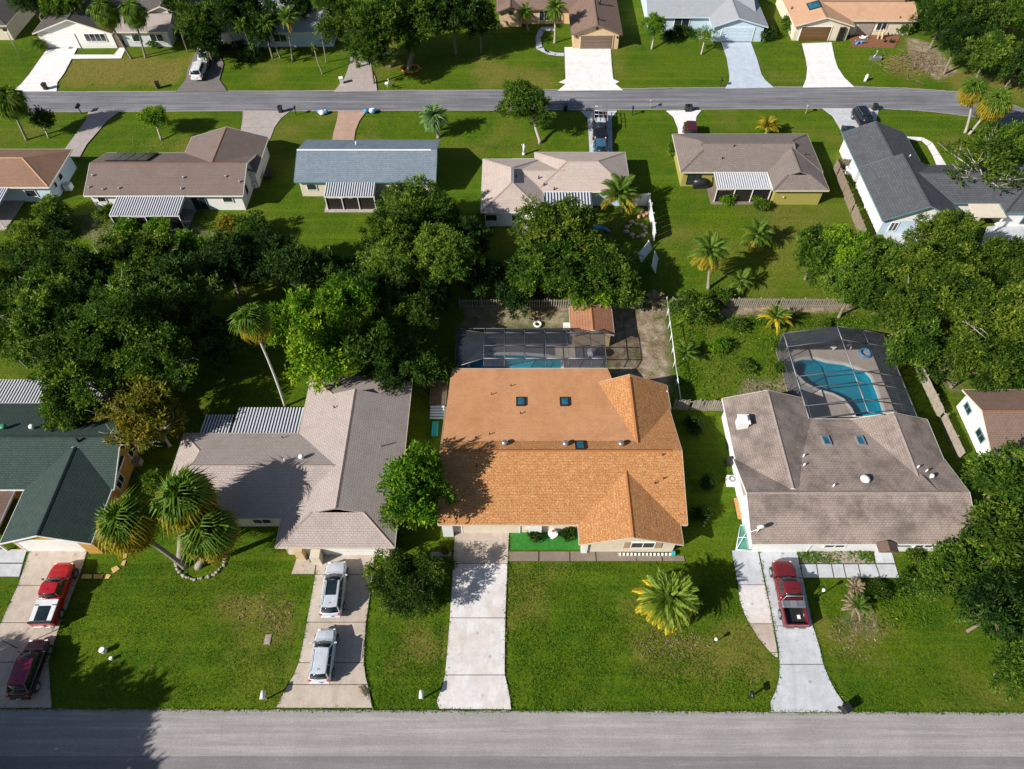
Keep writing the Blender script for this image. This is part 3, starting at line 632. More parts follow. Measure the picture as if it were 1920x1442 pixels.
    def window(s, x, y, z, face, w_, h, n=2, frame=None, glass=None):
        "face: 's' towards the camera, 'e', 'w', 'n'"
        rz = {'s': 0, 'e': math.pi/2, 'n': math.pi, 'w': -math.pi/2}[face]; M_ = Matrix.Translation((x, y, z)) @ Matrix.Rotation(rz, 4, 'Z')
        mb = MB(); t = .08
        for dx, dz, sx, sz in ((0, -h/2, w_+t, t), (0, h/2, w_+t, t), (-w_/2, 0, t, h-t), (w_/2, 0, t, h-t)): mb.box((dx, -.03, dz), (sx, .08, sz), m=M_)
        for k in range(1, n): mb.box((-w_/2+k*w_/n, -.03, 0), (t*.7, .07, h-t), m=M_)
        fr = mb.build('window', frame or M_white, s.root)
        for k in range(n): MB().box((-w_/2+(k+.5)*w_/n, -.012, 0), (w_/n-t*.8, .03, h-t*1.2), m=M_).build('pane', glass or M_glass, fr)
        return fr
    def garage(s, x, y, z0, w_, h, mat, trim=None, n=4):
        mb = MB()
        for dx, dz, sx, sz in ((0, h+.06, w_+.24, .12), (-w_/2-.06, h/2, .12, h), (w_/2+.06, h/2, .12, h)): mb.box((x+dx, y-.03, z0+dz), (sx, .08, sz))
        d = mb.build('garage_door', trim or M_white, s.root)
        for k in range(n): MB().box((x, y-.02, z0+(k+.5)*h/n), (w_-.02, .05, h/n-.035)).build('panel', mat, d)
    def patio(s, x0, x1, yh, yo, zh, zo, posts=3, mat_pan=None, pitch=.29, screen=None, floor=None):
        root = MB().box(((x0+x1)/2, yo, zo-.09), (x1-x0, .1, .14)).build('patio_roof', M_chan, s.root)
        n = max(3, int(round((x1-x0)/pitch))); wp = (x1-x0)/n
        Lv = Vector((0, yo-yh, zo-zh)); Ld = Lv.length; ang = math.atan2(zo-zh, abs(yo-yh))*(1 if yo > yh else -1)
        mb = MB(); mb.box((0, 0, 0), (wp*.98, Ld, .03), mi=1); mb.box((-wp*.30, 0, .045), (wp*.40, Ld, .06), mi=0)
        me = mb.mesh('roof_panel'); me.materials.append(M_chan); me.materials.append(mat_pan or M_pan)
        o0 = ORG[s.root.name]
        for k in range(n):
            o = inst('roof_panel', me, root, Vector((x0+(k+.55)*wp, (yh+yo)/2, (zh+zo)/2))-o0, (ang, 0, 0))
        if posts:
            for k in range(posts):
                x = x0+.1+(x1-x0-.2)*k/(posts-1); MB().box((x, yo, (zo-.16)/2), (.09, .09, zo-.16)).build('patio_post', M_white, s.root)
        if screen:
            MB().box(((x0+x1)/2, yo+(.1 if yo < yh else -.1), zo*.42), (x1-x0-.1, .03, zo*.78)).build('screen_wall', screen, s.root)
        if floor: MB().box(((x0+x1)/2, (yh+yo)/2, .04), (x1-x0+.6, abs(yh-yo)+.8, .12)).build('patio_floor', floor, s.root)

# --- the orange house
h = House('orange_roof_house', 'large house with a bright orange roof in the middle of the near row')
h.wing(-6.3, 14.9, 26.25, 38.4, 'x', 4.5, 'gg', mid=32.4)
h.wing(5.6, 14.3, 24.45, 31.2, 'y', 3.93, 'gg')
h.wing(7.4, 15.05, 33.0, 41.0, 'y', 4.22, 'gg', mid=11.2)
h.finish(S_orange_tile, M_cream, M_creamtrim, polys=[([(-6.25, 33.6, 4.16), (11.3, 33.6, 4.16), (9.45, 42.95, 2.6), (-5.95, 42.95, 2.6)], S_orange_flat)], extra_walls=[(-5.6, 9.0, 33, 42.6)], capmat=S_orange_tile)
for q in ((976, 754), (1058, 754), (1087, 836)): h.skylight(*q)
for q in ((946, 833), (1060, 834), (1164, 834)): h.vent(*q)
for q in ((922, 740), (958, 724), (976, 776), (1242, 854), (1244, 898), (1228, 907), (918, 815), (894, 875)): h.pipe(*q, h=.3, mat=M_bronze)
h.garage(-1.85, 26.69, 0, 4.9, 2.1, M_cream)
MB().box((2.0, 26.6, 1.15), (1.1, .5, 2.3)).build('pillar', M_white, h.root); MB().box((-5.55, 26.5, 1.15), (.9, .4, 2.3)).build('pillar', M_white, h.root)
MB().box((6.2, 25.0, 1.2), (.5, .5, 2.4)).build('pillar', M_white, h.root)
# recessed porch left of the front gable room
h.window(11.1, 24.88, 1.5, 's', 2.0, 1.1, 2)
for sx in (-1.35, 1.35): MB().box((11.1+sx, 24.86, 1.5), (.5, .05, 1.15)).build('shutter', M_shutter, h.root)
MB().box((14.95, 40.2, 1.3), (.12, .12, 2.6)).build('downpipe', M_white, h.root)
HC = h
# --- the taupe house
h = House('taupe_roof_house', 'L shaped house with a pinkish taupe roof left of the orange roofed house')
h.wing(-19.7, -9.75, 24.2, 42.0, 'y', 4.25, 'dd', f=.55); h.wing(-30.35, -14.7, 26.85, 35.45, 'x', 4.02, 'dg', f=.55)
h.finish(S_taupe, M_cream, M_creamtrim, capmat=S_beige)
h.garage(-13.5, 24.64, 0, 4.9, 2.1, M_white, M_creamtrim)
h.vent(566, 859, .24, M_white); h.pipe(535, 865, .4, .1, M_white); h.pipe(530, 821, .3, .05, M_bronze); h.pipe(627, 765, .35, .06, M_bronze); h.pipe(714, 837, .45, .06, M_metal); h.pipe(647, 727, .3, .05, M_bronze)
h.window(-21.8, 27.28, 1.3, 's', 1.6, 1.2)
MB().box((-18.0, 24.45, .9), (.7, .7, 1.8)).build('pillar', M_tanwall, h.root); MB().box((-16.6, 24.1, .75), (.8, .8, 1.5)).build('pillar', M_creamtrim, h.root)
MB().box((-10.6, 24.5, 1.2), (.9, .3, 2.4)).build('pillar', M_creamtrim, h.root)
ya = P(500, 812, 2.4).y; yb = P(500, 764, 2.3).y
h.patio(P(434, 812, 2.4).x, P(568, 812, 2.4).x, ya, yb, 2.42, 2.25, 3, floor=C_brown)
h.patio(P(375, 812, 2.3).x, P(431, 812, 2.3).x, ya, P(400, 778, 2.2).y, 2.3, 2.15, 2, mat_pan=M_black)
HB = h
# --- the dark green house
h = House('green_roof_house', 'house with a dark green roof at the left edge of the near row')
h.wing(-66, -34.9, 29.6, 38.85, 'x', 4.35, 'gg', mid=33.9); h.wing(-42.75, -35.1, 24.55, 33, 'y', 4.1, 'gg', mid=-38.8)
h.finish(S_green, M_orangewall, M_white, capmat=S_green)
h.garage(-39.3, 24.99, 0, 5.2, 2.1, M_white); MB().box((-35.9, 24.9, 1.2), (1.2, .3, 2.4)).build('pillar', M_orangewall, h.root)
h.vent(62, 803, .25, M_white); h.vent(9, 803, .3, M_green_bin); h.pipe(148, 828, .5, .12, M_bronze)
h.window(-35.33, 34.3, 1.4, 'e', 1.2, 1.0); h.window(-35.33, 31.0, 1.4, 'e', 1.2, 1.0)
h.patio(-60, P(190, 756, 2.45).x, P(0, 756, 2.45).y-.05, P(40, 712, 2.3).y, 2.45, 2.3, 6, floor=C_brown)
mb = MB(); mb.box((-52, 27.3, 2.25), (16.6, 4.7, .1)); mb.build('porch_roof', S_umber, h.root)
mb = MB(); mb.box((-43.65, 27.3, 2.27), (.12, 4.9, .2)); mb.box((-52, 24.9, 2.27), (16.6, .12, .2)); mb.box((-52, 29.65, 2.28), (16.6, .1, .2)); mb.build('porch_roof_edge', M_alu, h.root)
for x in (-43.7, -48, -53): MB().box((x, 25.0, 1.1), (.14, .14, 2.2)).build('porch_post', M_white, h.root)
# --- the grey brown house with the big pool
h = House('grey_brown_roof_house', 'house with a stained grey brown roof and a large screened pool behind')
h.wing(20.0, 39.0, 24.5, 32.7, 'x', 3.9, 'gg', mid=28.6); h.wing(20.15, 28.1, 29.0, 39.4, 'y', 3.85, 'gg'); h.wing(31.75, 38.95, 29.2, 37.0, 'y', 3.62, 'gg')
h.finish(S_greybrown, M_white, M_white, polys=[([(24.5, 28.75, 3.87), (36.4, 28.75, 3.87), (33.2, 37.05, 2.5), (27.6, 37.05, 2.5)], S_greybrown)], extra_walls=[(26, 34, 30, 36.6)], capmat=S_taupe)
for q in ((1549, 827), (1613, 827)): h.skylight(*q, .6, 1.0, M_alu)
h.vent(1620, 901, .42, M_white)
for q in ((1562, 912), (1506, 856), (1507, 873), (1720, 877), (1736, 884)): h.pipe(*q, h=.35, r=.07, mat=M_white)
h.vent(1745, 895, .2, M_white)
p, n = h.hit(1390, 797); mb = MB(); mb.box(p+Vector((0, 0, .35)), (.9, .9, 1.1)); mb.box(p+Vector((0, 0, .95)), (1.05, 1.05, .12)); mb.box(p+Vector((0, 0, 1.12)), (.5, .5, .25)); mb.build('chimney', M_white, h.root)
h.garage(22.9, 24.93, 0, 4.9, 2.1, M_white); h.window(27.5, 24.93, 1.4, 's', 1.8, 1.0); h.window(35.5, 24.93, 1.4, 's', 2.4, 1.0, 3)
mb = MB(); a = P(1636, 1034, 2.5); mb.bm.free(); mb = MB()
mb.poly([(30.3, 24.6, 2.62), (31.1, 24.6, 3.0), (31.1, 23.7, 3.0), (30.3, 23.7, 2.62)]); mb.poly([(31.1, 24.6, 3.0), (32.0, 24.6, 2.62), (32.0, 23.7, 2.62), (31.1, 23.7, 3.0)]); mb.poly([(30.3, 23.7, 2.62), (31.1, 23.7, 3.0), (32.0, 23.7, 2.62)])
mb.build('entry_canopy', S_umber, h.root)
# aerial on the front slope
p, n = h.hit(1419, 998); mb = MB(); mb.tube([p, p+Vector((0, 0, .9))], .05, 6); mb.tube([p+Vector((-.5, 0, .1)), p+Vector((.1, 0, .75))], .04, 6); mb.tube([p+Vector((.55, .5, -.0)), p+Vector((0, 0, .7))], .04, 6); mb.ball(p+Vector((.1, .05, .9)), .33, (1, .35, 1)); mb.build('satellite_dish', M_white, h.root)
HD = h
# --- the small tiled house at the right edge
h = House('tiled_cottage', 'small white house with a red brown tiled roof at the right edge')
h.wing(43.75, 60, 33.7, 40.6, 'x', 3.45, 'gg', mid=37.4, ze=2.3); h.finish(S_umber, M_white, M_creamtrim, over=.4, capmat=S_redtile)
h.window(44.13, 39.0, 1.4, 'w', 1.1, .7, 2, frame=M_tealtrim); h.window(44.13, 35.9, 1.4, 'w', 1.3, .8, 2, frame=M_tealtrim)
# --- the middle row
h = House('brown_roof_house', 'white walled house with a brown L shaped roof in the middle row')
h.wing(-51.9, -32.6, 69.5, 78.0, 'x', 4.05, 'gg', mid=73.8); h.wing(-41.95, -31.9, 73.9, 81.4, 'y', 4.03, 'gg')
h.finish(S_brown, M_white, M_white, capmat=S_rust)
for q in ((175, 330), (168, 352), (194, 356), (224, 354), (345, 334), (341, 355), (424, 332), (450, 342)): h.pipe(*q, h=.3, r=.1, mat=M_metal)
mb = MB(); a, b_, c_, d_ = (P(197, 302, 3.9), P(275, 302, 3.9), P(297, 288, 2.75), P(220, 288, 2.75))
for i, (u0, u1) in enumerate(((0, .24), (.26, .49), (.51, .74), (.76, 1))):
    mb = MB(); q = [a.lerp(b_, u0), a.lerp(b_, u1), d_.lerp(c_, u1), d_.lerp(c_, u0)]
    up = Vector((0, .05, .12)); lo = [mb.bm.verts.new(v) for v in q]; hi = [mb.bm.verts.new(v+up) for v in q]
    mb.bm.faces.new(hi); mb.bm.faces.new(lo[::-1])
    for k in range(4): mb.bm.faces.new((lo[k], lo[(k+1) % 4], hi[(k+1) % 4], hi[k]))
    mb.build('solar_panel', M_solar, h.root)
h.window(-50.2, 69.93, 1.6, 's', 1.0, .7, 1); h.window(-34.8, 69.93, 1.6, 's', 1.2, .8, 1); h.window(-38.4, 69.93, 1.1, 's', 1.7, 2.0, 2, frame=M_tealtrim)
h.window(-33.03, 72, 1.5, 'e', .8, 1.4, 1)
x0 = P(205, 403, 2.15).x; x1 = P(336, 404, 2.15).x
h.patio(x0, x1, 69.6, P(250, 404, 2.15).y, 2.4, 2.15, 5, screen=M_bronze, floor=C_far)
HG = h
h = House('blue_grey_roof_house', 'cream house with a plain blue grey gable roof in the middle row')
h.wing(-26.9, -9.4, 72.15, 80.75, 'x', 4.1, 'gg'); h.finish(S_blue, M_cream, M_tealtrim, capmat=M_chan)
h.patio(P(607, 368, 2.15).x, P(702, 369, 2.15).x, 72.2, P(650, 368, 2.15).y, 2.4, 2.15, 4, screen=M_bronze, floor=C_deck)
h.pipe(668, 272, .5, .08, M_white); h.window(-25, 72.58, 1.4, 's', 1.2, .9, 1)
h = House('rust_brown_roof_house', 'white walled house with a rust brown hipped roof at the left edge')
h.wing(-80, -56.7, 71.1, 78.8, 'x', 4.0, 'gh', hipw=4.0); h.finish(S_rust, M_bluewhite, M_white, capmat=S_peach)
h.window(-59.7, 71.53, 1.3, 's', 1.3, 1.0, 1); h.window(-57.13, 74.5, 1.5, 'e', .9, .8, 1); h.window(-57.13, 72.9, 1.5, 'e', .6, .8, 1)
h.patio(-74, P(20, 352, 2.3).x, 71.2, P(0, 402, 2.1).y, 2.4, 2.1, 4, floor=C_far)
h = House('beige_roof_house', 'house with a pale beige many hipped roof in the middle row')
h.wing(2.9, 14.5, 70.3, 78.15, 'x', 4.0, 'hh'); h.wing(0, 6.6, 70.5, 76.8, 'x', 3.56, 'gg', mid=73.1); h.wing(-3.7, 3.75, 66.5, 76.75, 'y', 3.95, 'hh')
h.finish(S_beige, M_bluewhite, M_white, capmat=S_beige)
p, n = h.hit(961, 330); MB().box(p+Vector((0, 0, .22)), (.35, 2.6, .3)).build('skylight_ridge', M_alu, h.root)
for q in ((968, 331), (1010, 335), (1020, 348), (1039, 356)): h.pipe(*q, h=.4, r=.08, mat=M_bronze)
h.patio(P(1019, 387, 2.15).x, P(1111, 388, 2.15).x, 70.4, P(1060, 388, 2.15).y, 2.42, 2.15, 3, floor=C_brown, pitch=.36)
h.window(0.4, 66.93, 1.3, 's', .9, 1.0, 1); h.window(-2.5, 66.93, 1.3, 's', 1.4, 1.0, 1)
MB().box((2.3, 66.0, 1.2), (2.2, 1.4, 2.3)).build('lean_to', M_white, h.root)
HI = h
h = House('ochre_wall_house', 'mustard yellow walled house with a mouse grey hipped roof in the middle row')
h.wing(21.1, 38.85, 74.05, 82.1, 'x', 3.95, 'dd', f=.75); h.wing(31.9, 38.7, 70.5, 78.2, 'y', 3.75, 'dg', f=.6)
h.finish(S_mouse, M_ochre, M_creamtrim, capmat=S_mouse)
for q in ((1376, 275), (1354, 298), (1510, 290)): h.pipe(*q, h=.3, r=.07, mat=M_bronze)
h.patio(P(1344, 353, 2.2).x, P(1449, 353, 2.2).x, 74.1, P(1400, 353, 2.2).y, 2.45, 2.2, 4, mat_pan=M_alu, floor=C_brown, screen=M_bronze)
h.window(23.0, 74.47, 1.2, 's', 1.6, 1.6, 2, frame=M_bronze); MB().ball((33.6, 70.86, 1.2), .13).build('wall_lamp', M_flag, h.root)
HJ = h
h = House('charcoal_roof_house', 'large white house with a charcoal roof at the right of the middle row')
h.wing(43.5, 52.9, 65.0, 75.0, 'y', 4.6, 'gc', mid=48.2); h.wing(43.5, 51.75, 75.0, 82.4, 'y', 4.2, 'gg', mid=47.3)
h.wing(49, 68, 68.15, 75.5, 'x', 4.15, 'gh'); h.wing(58.5, 67.6, 66.4, 73.2, 'y', 4.0, 'hg')
h.finish(S_charcoal, M_white, M_tealtrim, capmat=S_charcoal)
MB().box((48, 65.42, 1.05), (8.2, .03, 2.1)).build('front_cladding', M_bluewhite, h.root)
h.window(45.4, 65.38, 1.25, 's', .9, 1.3, 2); h.window(49.2, 65.38, 1.25, 's', .8, 1.5, 2)
for q in ((1614, 404/1.0),): pass
h.pipe(1705, 295, .4, .1, M_metal); h.window(62.5, 66.8, 1.3, 's', 2.2, 1.6, 2, frame=M_tealtrim)
MB().box((56.6, 66.9, 2.35), (3.6, 2.4, .12)).build('flat_canopy', M_cream, h.root); MB().box((55, 65.9, 1.15), (.15, .15, 2.3)).build('canopy_post', M_white, h.root); MB().box((58.2, 65.9, 1.15), (.15, .15, 2.3)).build('canopy_post', M_white, h.root)
HK = h
# --- the far row
h = House('white_gable_house', 'white front gabled house with a dark grey roof at the top left')
h.wing(-73.6, -61.3, 108.0, 124, 'y', 4.65, 'gg', mid=-67.2); h.finish(S_darkgrey, M_white, M_cream, capmat=S_darkgrey)
h.garage(-70.0, 108.42, 0, 4.9, 2.2, M_white); h.window(-64.4, 108.42, 1.7, 's', 3.2, 1.2, 4, frame=M_white)
MB().box((-61.2, 108.6, 1.1), (1.0, .1, 2.2)).build('front_door', M_door_brown, h.root)
h = House('tan_roof_house', 'house with low tan and dark upper roofs beside the white gabled house')
h.wing(-61.0, -52.9, 108.5, 115.5, 'x', 3.55, 'gg'); h.wing(-60, -49, 112.2, 126, 'y', 4.6, 'gg', mat=S_darkgrey); h.finish(S_taupe, M_greywall, M_cream)
h.window(-55.2, 108.92, 1.4, 's', 2.0, 1.2, 2); h.window(-58.4, 108.92, 1.4, 's', 1.2, 1.2, 1)
h = House('corner_house', 'dark roofed cream house cut by the top left corner')
h.wing(-96, -78.6, 110.5, 124, 'x', 4.6, 'gh'); h.finish(S_darkgrey, M_cream, M_cream); h.window(-83, 110.95, 1.4, 's', 1.6, 1.1, 2)
h = House('shaded_house', 'grey roofed house almost hidden behind the trees at the top')
h.wing(-48.5, -27.5, 108.4, 119, 'x', 4.4, 'gg'); h.finish(S_slate, M_bluewhite, M_cream); h.garage(-45.5, 108.82, 0, 3.5, 2.1, M_white); h.window(-36, 108.82, 1.4, 's', 2.0, 1.2)
h = House('umber_roof_house', 'tan walled house with an umber roof and a brown garage door at the top centre')
h.wing(9.05, 16.95, 107.7, 124, 'y', 4.0, 'gg'); h.wing(-2.2, 11, 115.6, 125, 'x', 4.3, 'gg'); h.wing(-2.5, 2.0, 114.7, 119, 'y', 3.35, 'gg')
h.finish(S_umber, M_tanwall, M_door_brown, capmat=S_brown)
h.garage(13.1, 108.12, 0, 4.9, 2.15, M_door_brown, M_tanwall); h.vent(1121, 37, .2, M_bronze); h.pipe(1124, 8, .8, .2, M_bronze)
for x in (10.0, 16.2): MB().box((x, 108.08, 1.9), (.16, .14, .3)).build('wall_lamp', M_black, h.root)
MB().ball((13, 108.1, 3.2), .22, (1, .3, 1)).build('gable_vent', M_bronze, h.root); h.window(5.2, 116.02, 1.3, 's', 1.6, 1.5, 2, frame=M_cream); h.window(-.2, 115.12, 2.2, 's', .6, .4, 1, frame=M_bronze)
HO = h
h = House('pale_blue_house', 'pale blue house with a slate grey roof in the far row')
h.wing(31.1, 39.75, 110.0, 121, 'y', 3.85, 'gg', mid=34.9); h.wing(21.4, 38.5, 113.1, 124.5, 'x', 4.4, 'gg'); h.finish(S_slate, M_bluewhite, M_bluewhite, capmat=S_slate)
h.garage(35.3, 110.42, 0, 4.9, 2.2, M_bluewhite, M_white); h.window(27.0, 113.52, 1.4, 's', 2.4, 1.5, 2)
h = House('peach_roof_house', 'cream house with a peach orange roof and bronze garage door in the far row')
h.wing(43.9, 53.25, 110.3, 123, 'y', 3.85, 'gg', mid=48.5); h.wing(48.5, 63.7, 112.0, 119.3, 'x', 3.75, 'gg'); h.finish(S_peach, M_cream, M_cream, capmat=S_rust)
h.garage(47.6, 110.72, 0, 4.6, 2.2, M_door_bronze, M_white); h.skylight(1526, 11, 1.7, 1.9, M_bronze); h.pipe(1484, 17, .4, .1, M_bronze); h.pipe(1687, 34, .3, .07, M_bronze)
MB().box((51.7, 110.6, 1.1), (.9, .3, 2.1)).build('porch_screen', M_bronze, h.root); h.window(58.5, 112.4, 1.4, 's', 1.6, 1.2)
MB().box((56, 112.35, 1.1), (2.4, .06, 2.0)).build('stone_facing', M_stone, h.root)
HQ = h

# --- shed with the terracotta roof beside the pool cage
h = House('garden_shed', 'small shed with an orange tiled gable roof behind the pool cage', 'shed')
a = P(1067, 576, 2.2); b_ = P(1149, 628, 2.2)
h.wing(a.x, P(1146, 576, 2.2).x, b_.y, a.y, 'y', 2.95, 'gg', ze=2.2); h.finish(S_redtile, M_tanwall, M_creamtrim, over=.3, capmat=S_orange_tile)

# ------------------------------------------------------------------ pools, decks and screen cages
M_poolfloor = plain('pool_plaster', (.025, .33, .43), .7, var=.12, scale=.6); M_pooldeep = plain('pool_plaster_deep', (.015, .14, .25), .7, var=.12, scale=.6)
M_water = watermat('pool_water', (.45, .86, .92)); M_coping = plain('pool_coping', (.62, .58, .55), .7, var=.1)
M_frame = plain('cage_frame', (.075, .08, .09), .55, .0, var=.2); M_framelight = plain('cage_frame_bright', (.24, .25, .27), .55, .1, var=.1)
SCR_top = screenmat('screen_mesh_roof', (.04, .045, .05), .27); SCR_side_shade = screenmat('screen_mesh_side_shade', (.035, .04, .05), .68); SCR_dark = screenmat('screen_mesh_dark', (.025, .03, .045), .5)  # last mesh is denser and darker than the roof mesh
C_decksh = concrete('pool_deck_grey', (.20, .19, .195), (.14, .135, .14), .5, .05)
def pool(name, label, poly, deckrect, deckmat, depth=.9, deep=None, floormat=None):
    x0, x1, y0, y1 = deckrect
    root = thing(name, label, 'swimming pool', (poly[0][0], poly[0][1], 0))
    dk = thing('pool_deck', None, None, (x0, y0, 0)); dk['kind'] = 'structure'; dk['label'] = 'paved deck around the '+label
    outer = [Vector((x0, y0, 0)), Vector((x1, y0, 0)), Vector((x1, y1, 0)), Vector((x0, y1, 0))]
    A = sum(poly[i][0]*poly[(i+1) % len(poly)][1]-poly[(i+1) % len(poly)][0]*poly[i][1] for i in range(len(poly)))
    pl = poly if A > 0 else poly[::-1]
    grown = shrink(pl, -.28)
    def ring(po, holep, z, nm, mt, par):
        mb = MB(); E_ = []
        for lp_ in ([(q.x, q.y) for q in po], holep):
            vs = [mb.bm.verts.new((q[0], q[1], z)) for q in lp_]
            E_ += [mb.bm.edges.new((vs[i], vs[(i+1) % len(vs)])) for i in range(len(vs))]
        bmesh.ops.triangle_fill(mb.bm, use_beauty=True, use_dissolve=False, edges=E_, normal=(0, 0, 1))
        for f in mb.bm.faces:
            f.normal_update()
            if f.normal.z < 0: f.normal_flip()
        return mb.build(nm, mt, par, fix=False)
    ring(outer, [(q[0], q[1]) for q in grown], .06, 'deck_surface', deckmat, dk)
    for i in range(4):
        a, b_ = outer[i], outer[(i+1) % 4]; mb = MB(); mb.poly([(a.x, a.y, -.1), (b_.x, b_.y, -.1), (b_.x, b_.y, .06), (a.x, a.y, .06)]); mb.build('deck_edge', deckmat, dk)
    mb = MB(); n = len(pl)
    for i in range(n):
        g0, g1, p0, p1 = grown[i], grown[(i+1) % n], pl[i], pl[(i+1) % n]
        mb.poly([(g0[0], g0[1], .085), (g1[0], g1[1], .085), (p1[0], p1[1], .085), (p0[0], p0[1], .085)])
        mb.poly([(p0[0], p0[1], .085), (p1[0], p1[1], .085), (p1[0], p1[1], -.15), (p0[0], p0[1], -.15)])
        mb.poly([(g0[0], g0[1], -.05), (g1[0], g1[1], -.05), (g1[0], g1[1], .085), (g0[0], g0[1], .085)])
    mb.build('coping', M_coping, root)
    mb = MB()
    for i in range(n):
        p0, p1 = pl[i], pl[(i+1) % n]
        mb.poly([(p0[0], p0[1], -.15), (p1[0], p1[1], -.15), (p1[0], p1[1], -depth), (p0[0], p0[1], -depth)])
    mb.poly([(q[0], q[1], -depth) for q in pl]); mb.build('basin', floormat or M_poolfloor, root)
    if deep: MB().prism(deep, -depth, -depth+.03).build('deep_end', M_pooldeep, root)
    mb = MB(); wf = mb.poly([(q[0], q[1], -.06) for q in pl]); wf.normal_update(); (wf.normal_flip() if wf.normal.z < 0 else None); mb.build('water', M_water, root, fix=False)
    return root
def cage(name, label, segs, panels, n0):
    root = thing(name, label, 'pool enclosure', n0)
    for a, b_, r_, mt in segs:
        a, b_ = Vector(a), Vector(b_); MB().tube([a, b_], r_, 4).build('beam', mt, root)
    for q, mt in panels:
        mb = MB(); mb.poly(q); mb.build('screen_panel', mt, root)
    return root
# big pool on the right
deepx = [(p.x, p.y) for p in px_poly([(1490, 688), (1494, 679), (1507, 675), (1517, 675), (1510, 692), (1514, 716), (1508, 715), (1495, 701)])]
pool('swimming_pool', 'free form turquoise pool behind the grey brown roof', pool2, (27.8, 38.1, 35.6, 47.5), C_deck, .85, [(q[0], q[1]) for q in shrink(deepx, .06)])
y_b = P(1467, 625, 2.7).y; X0, X1, XR, ZR, ZE = 27.8, 38.0, 32.9, 3.78, 2.68
ys = [y_b]+[P(a, b_, 2.7).y for a, b_ in ((1475, 650), (1481, 672), (1492, 706), (1500, 729), (1516, 761))]+[36.95]
xs = [(X0, ZE), (XR, ZR), (35.8, 3.15), (X1, ZE)]
S_, Pn = [], []
for i, y in enumerate(ys):
    if i == 2: continue
    for (xa, za), (xb, zb) in zip(xs[:-1], xs[1:]): S_.append(((xa, y, za), (xb, y, zb), .055, M_frame))
    if y > 39.6: S_.append(((X0, y, 0), (X0, y, ZE), .05, M_frame))
    S_.append(((X1, y, 0), (X1, y, ZE), .05, M_frame))
yy = [y for i, y in enumerate(ys) if i != 2]
for (xa, za) in xs:
    for y0, y1 in zip(yy[:-1], yy[1:]): S_.append(((xa, y0, za), (xa, y1, za), .06 if xa in (X0, X1, XR) else .04, M_framelight if xa in (X0, XR) else M_frame))
for x in (30.4, XR, 35.4): S_.append(((x, y_b, 0), (x, y_b, 3.3 if x != XR else ZR), .05, M_frame))
S_.append(((X0, y_b, 1.1), (X1, y_b, 1.1), .04, M_frame)); S_.append(((X0, 39.6, 1.1), (X0, y_b, 1.1), .04, M_frame)); S_.append(((X1, 37, 1.1), (X1, y_b, 1.1), .04, M_frame))
for k, (y0, y1) in enumerate(zip(yy[:-1], yy[1:])):
    for (xa, za), (xb, zb) in zip(xs[:-1], xs[1:]): Pn.append(([(xa, y0, za), (xb, y0, zb), (xb, y1, zb), (xa, y1, za)], SCR_side_shade if (k == 0 or xa > 35) else SCR_top))  # shade put in as denser mesh on the back row and right slope
    if y1 > 39.6: Pn.append(([(X0, y0, 0), (X0, y1, 0), (X0, y1, ZE), (X0, y0, ZE)], SCR_dark))
    Pn.append(([(X1, y0, 0), (X1, y1, 0), (X1, y1, ZE), (X1, y0, ZE)], SCR_side_shade))
for xa, xb in ((X0, XR), (XR, X1)): Pn.append(([(xa, y_b, 0), (xb, y_b, 0), (xb, y_b, ZR if xb == XR else ZE), (xa, y_b, ZR if xa == XR else ZE)], SCR_side_shade))
cage('screen_enclosure', 'gabled black screen cage over the big turquoise pool', S_, Pn, (X0, 37, 0))
# long pool behind the orange house
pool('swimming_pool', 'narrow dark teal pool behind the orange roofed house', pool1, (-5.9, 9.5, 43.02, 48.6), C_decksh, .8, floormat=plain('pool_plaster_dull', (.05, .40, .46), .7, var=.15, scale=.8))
yb1 = P(1000, 616, 2.5).y; x_l = -5.7; x_r = 9.35
fx = [P(a, 672, 3.15).x for a in (907, 946, 985, 1024, 1066, 1110, 1137)]; fy = [P(960, b_, 3.15).y for b_ in (624, 648, 672)]
S_, Pn = [], []
for x in fx:
    S_ += [((x, fy[0], 3.15), (x, fy[2], 3.15), .045, M_frame), ((x, fy[2], 3.15), (x, 43.1, 2.75), .045, M_frame), ((x, fy[0], 3.15), (x, yb1, 2.5), .045, M_frame), ((x, yb1, 0), (x, yb1, 2.5), .045, M_frame)]
for i, y in enumerate(fy):
    for xa, xb in zip(fx[:-1], fx[1:]): S_.append(((xa, y, 3.15), (xb, y, 3.15), .05, M_framelight if i == 2 else M_frame))
S_ += [((fx[0], fy[2], 3.15), (x_l, 43.3, 2.4), .05, M_framelight), ((fx[0], fy[0], 3.15), (x_l, yb1, 2.4), .045, M_frame), ((x_l, yb1, 0), (x_l, yb1, 2.45), .05, M_frame), ((x_l, 43.3, 2.4), (x_l, yb1, 2.45), .05, M_frame), ((x_l, yb1, 2.5), (x_r, yb1, 2.5), .05, M_frame), ((x_l, 45.8, 0), (x_l, 45.8, 2.4), .045, M_frame), ((x_l, 43.3, 0), (x_l, 43.3, 2.4), .05, M_frame), ((x_r, 43.1, 0), (x_r, 43.1, 2.7), .05, M_frame), ((x_r, yb1, 1.1), (x_l, yb1, 1.1), .04, M_frame)]
for xa, xb in zip(fx[:-1], fx[1:]):
    for k, (y0, z0, y1, z1) in enumerate(((yb1, 2.5, fy[0], 3.15), (fy[0], 3.15, fy[1], 3.15), (fy[1], 3.15, fy[2], 3.15), (fy[2], 3.15, 43.1, 2.75))):
        Pn.append(([(xa, y0, z0), (xb, y0, z0), (xb, y1, z1), (xa, y1, z1)], SCR_dark))
    Pn.append(([(xa, yb1, 0), (xb, yb1, 0), (xb, yb1, 2.5), (xa, yb1, 2.5)], SCR_side_shade))
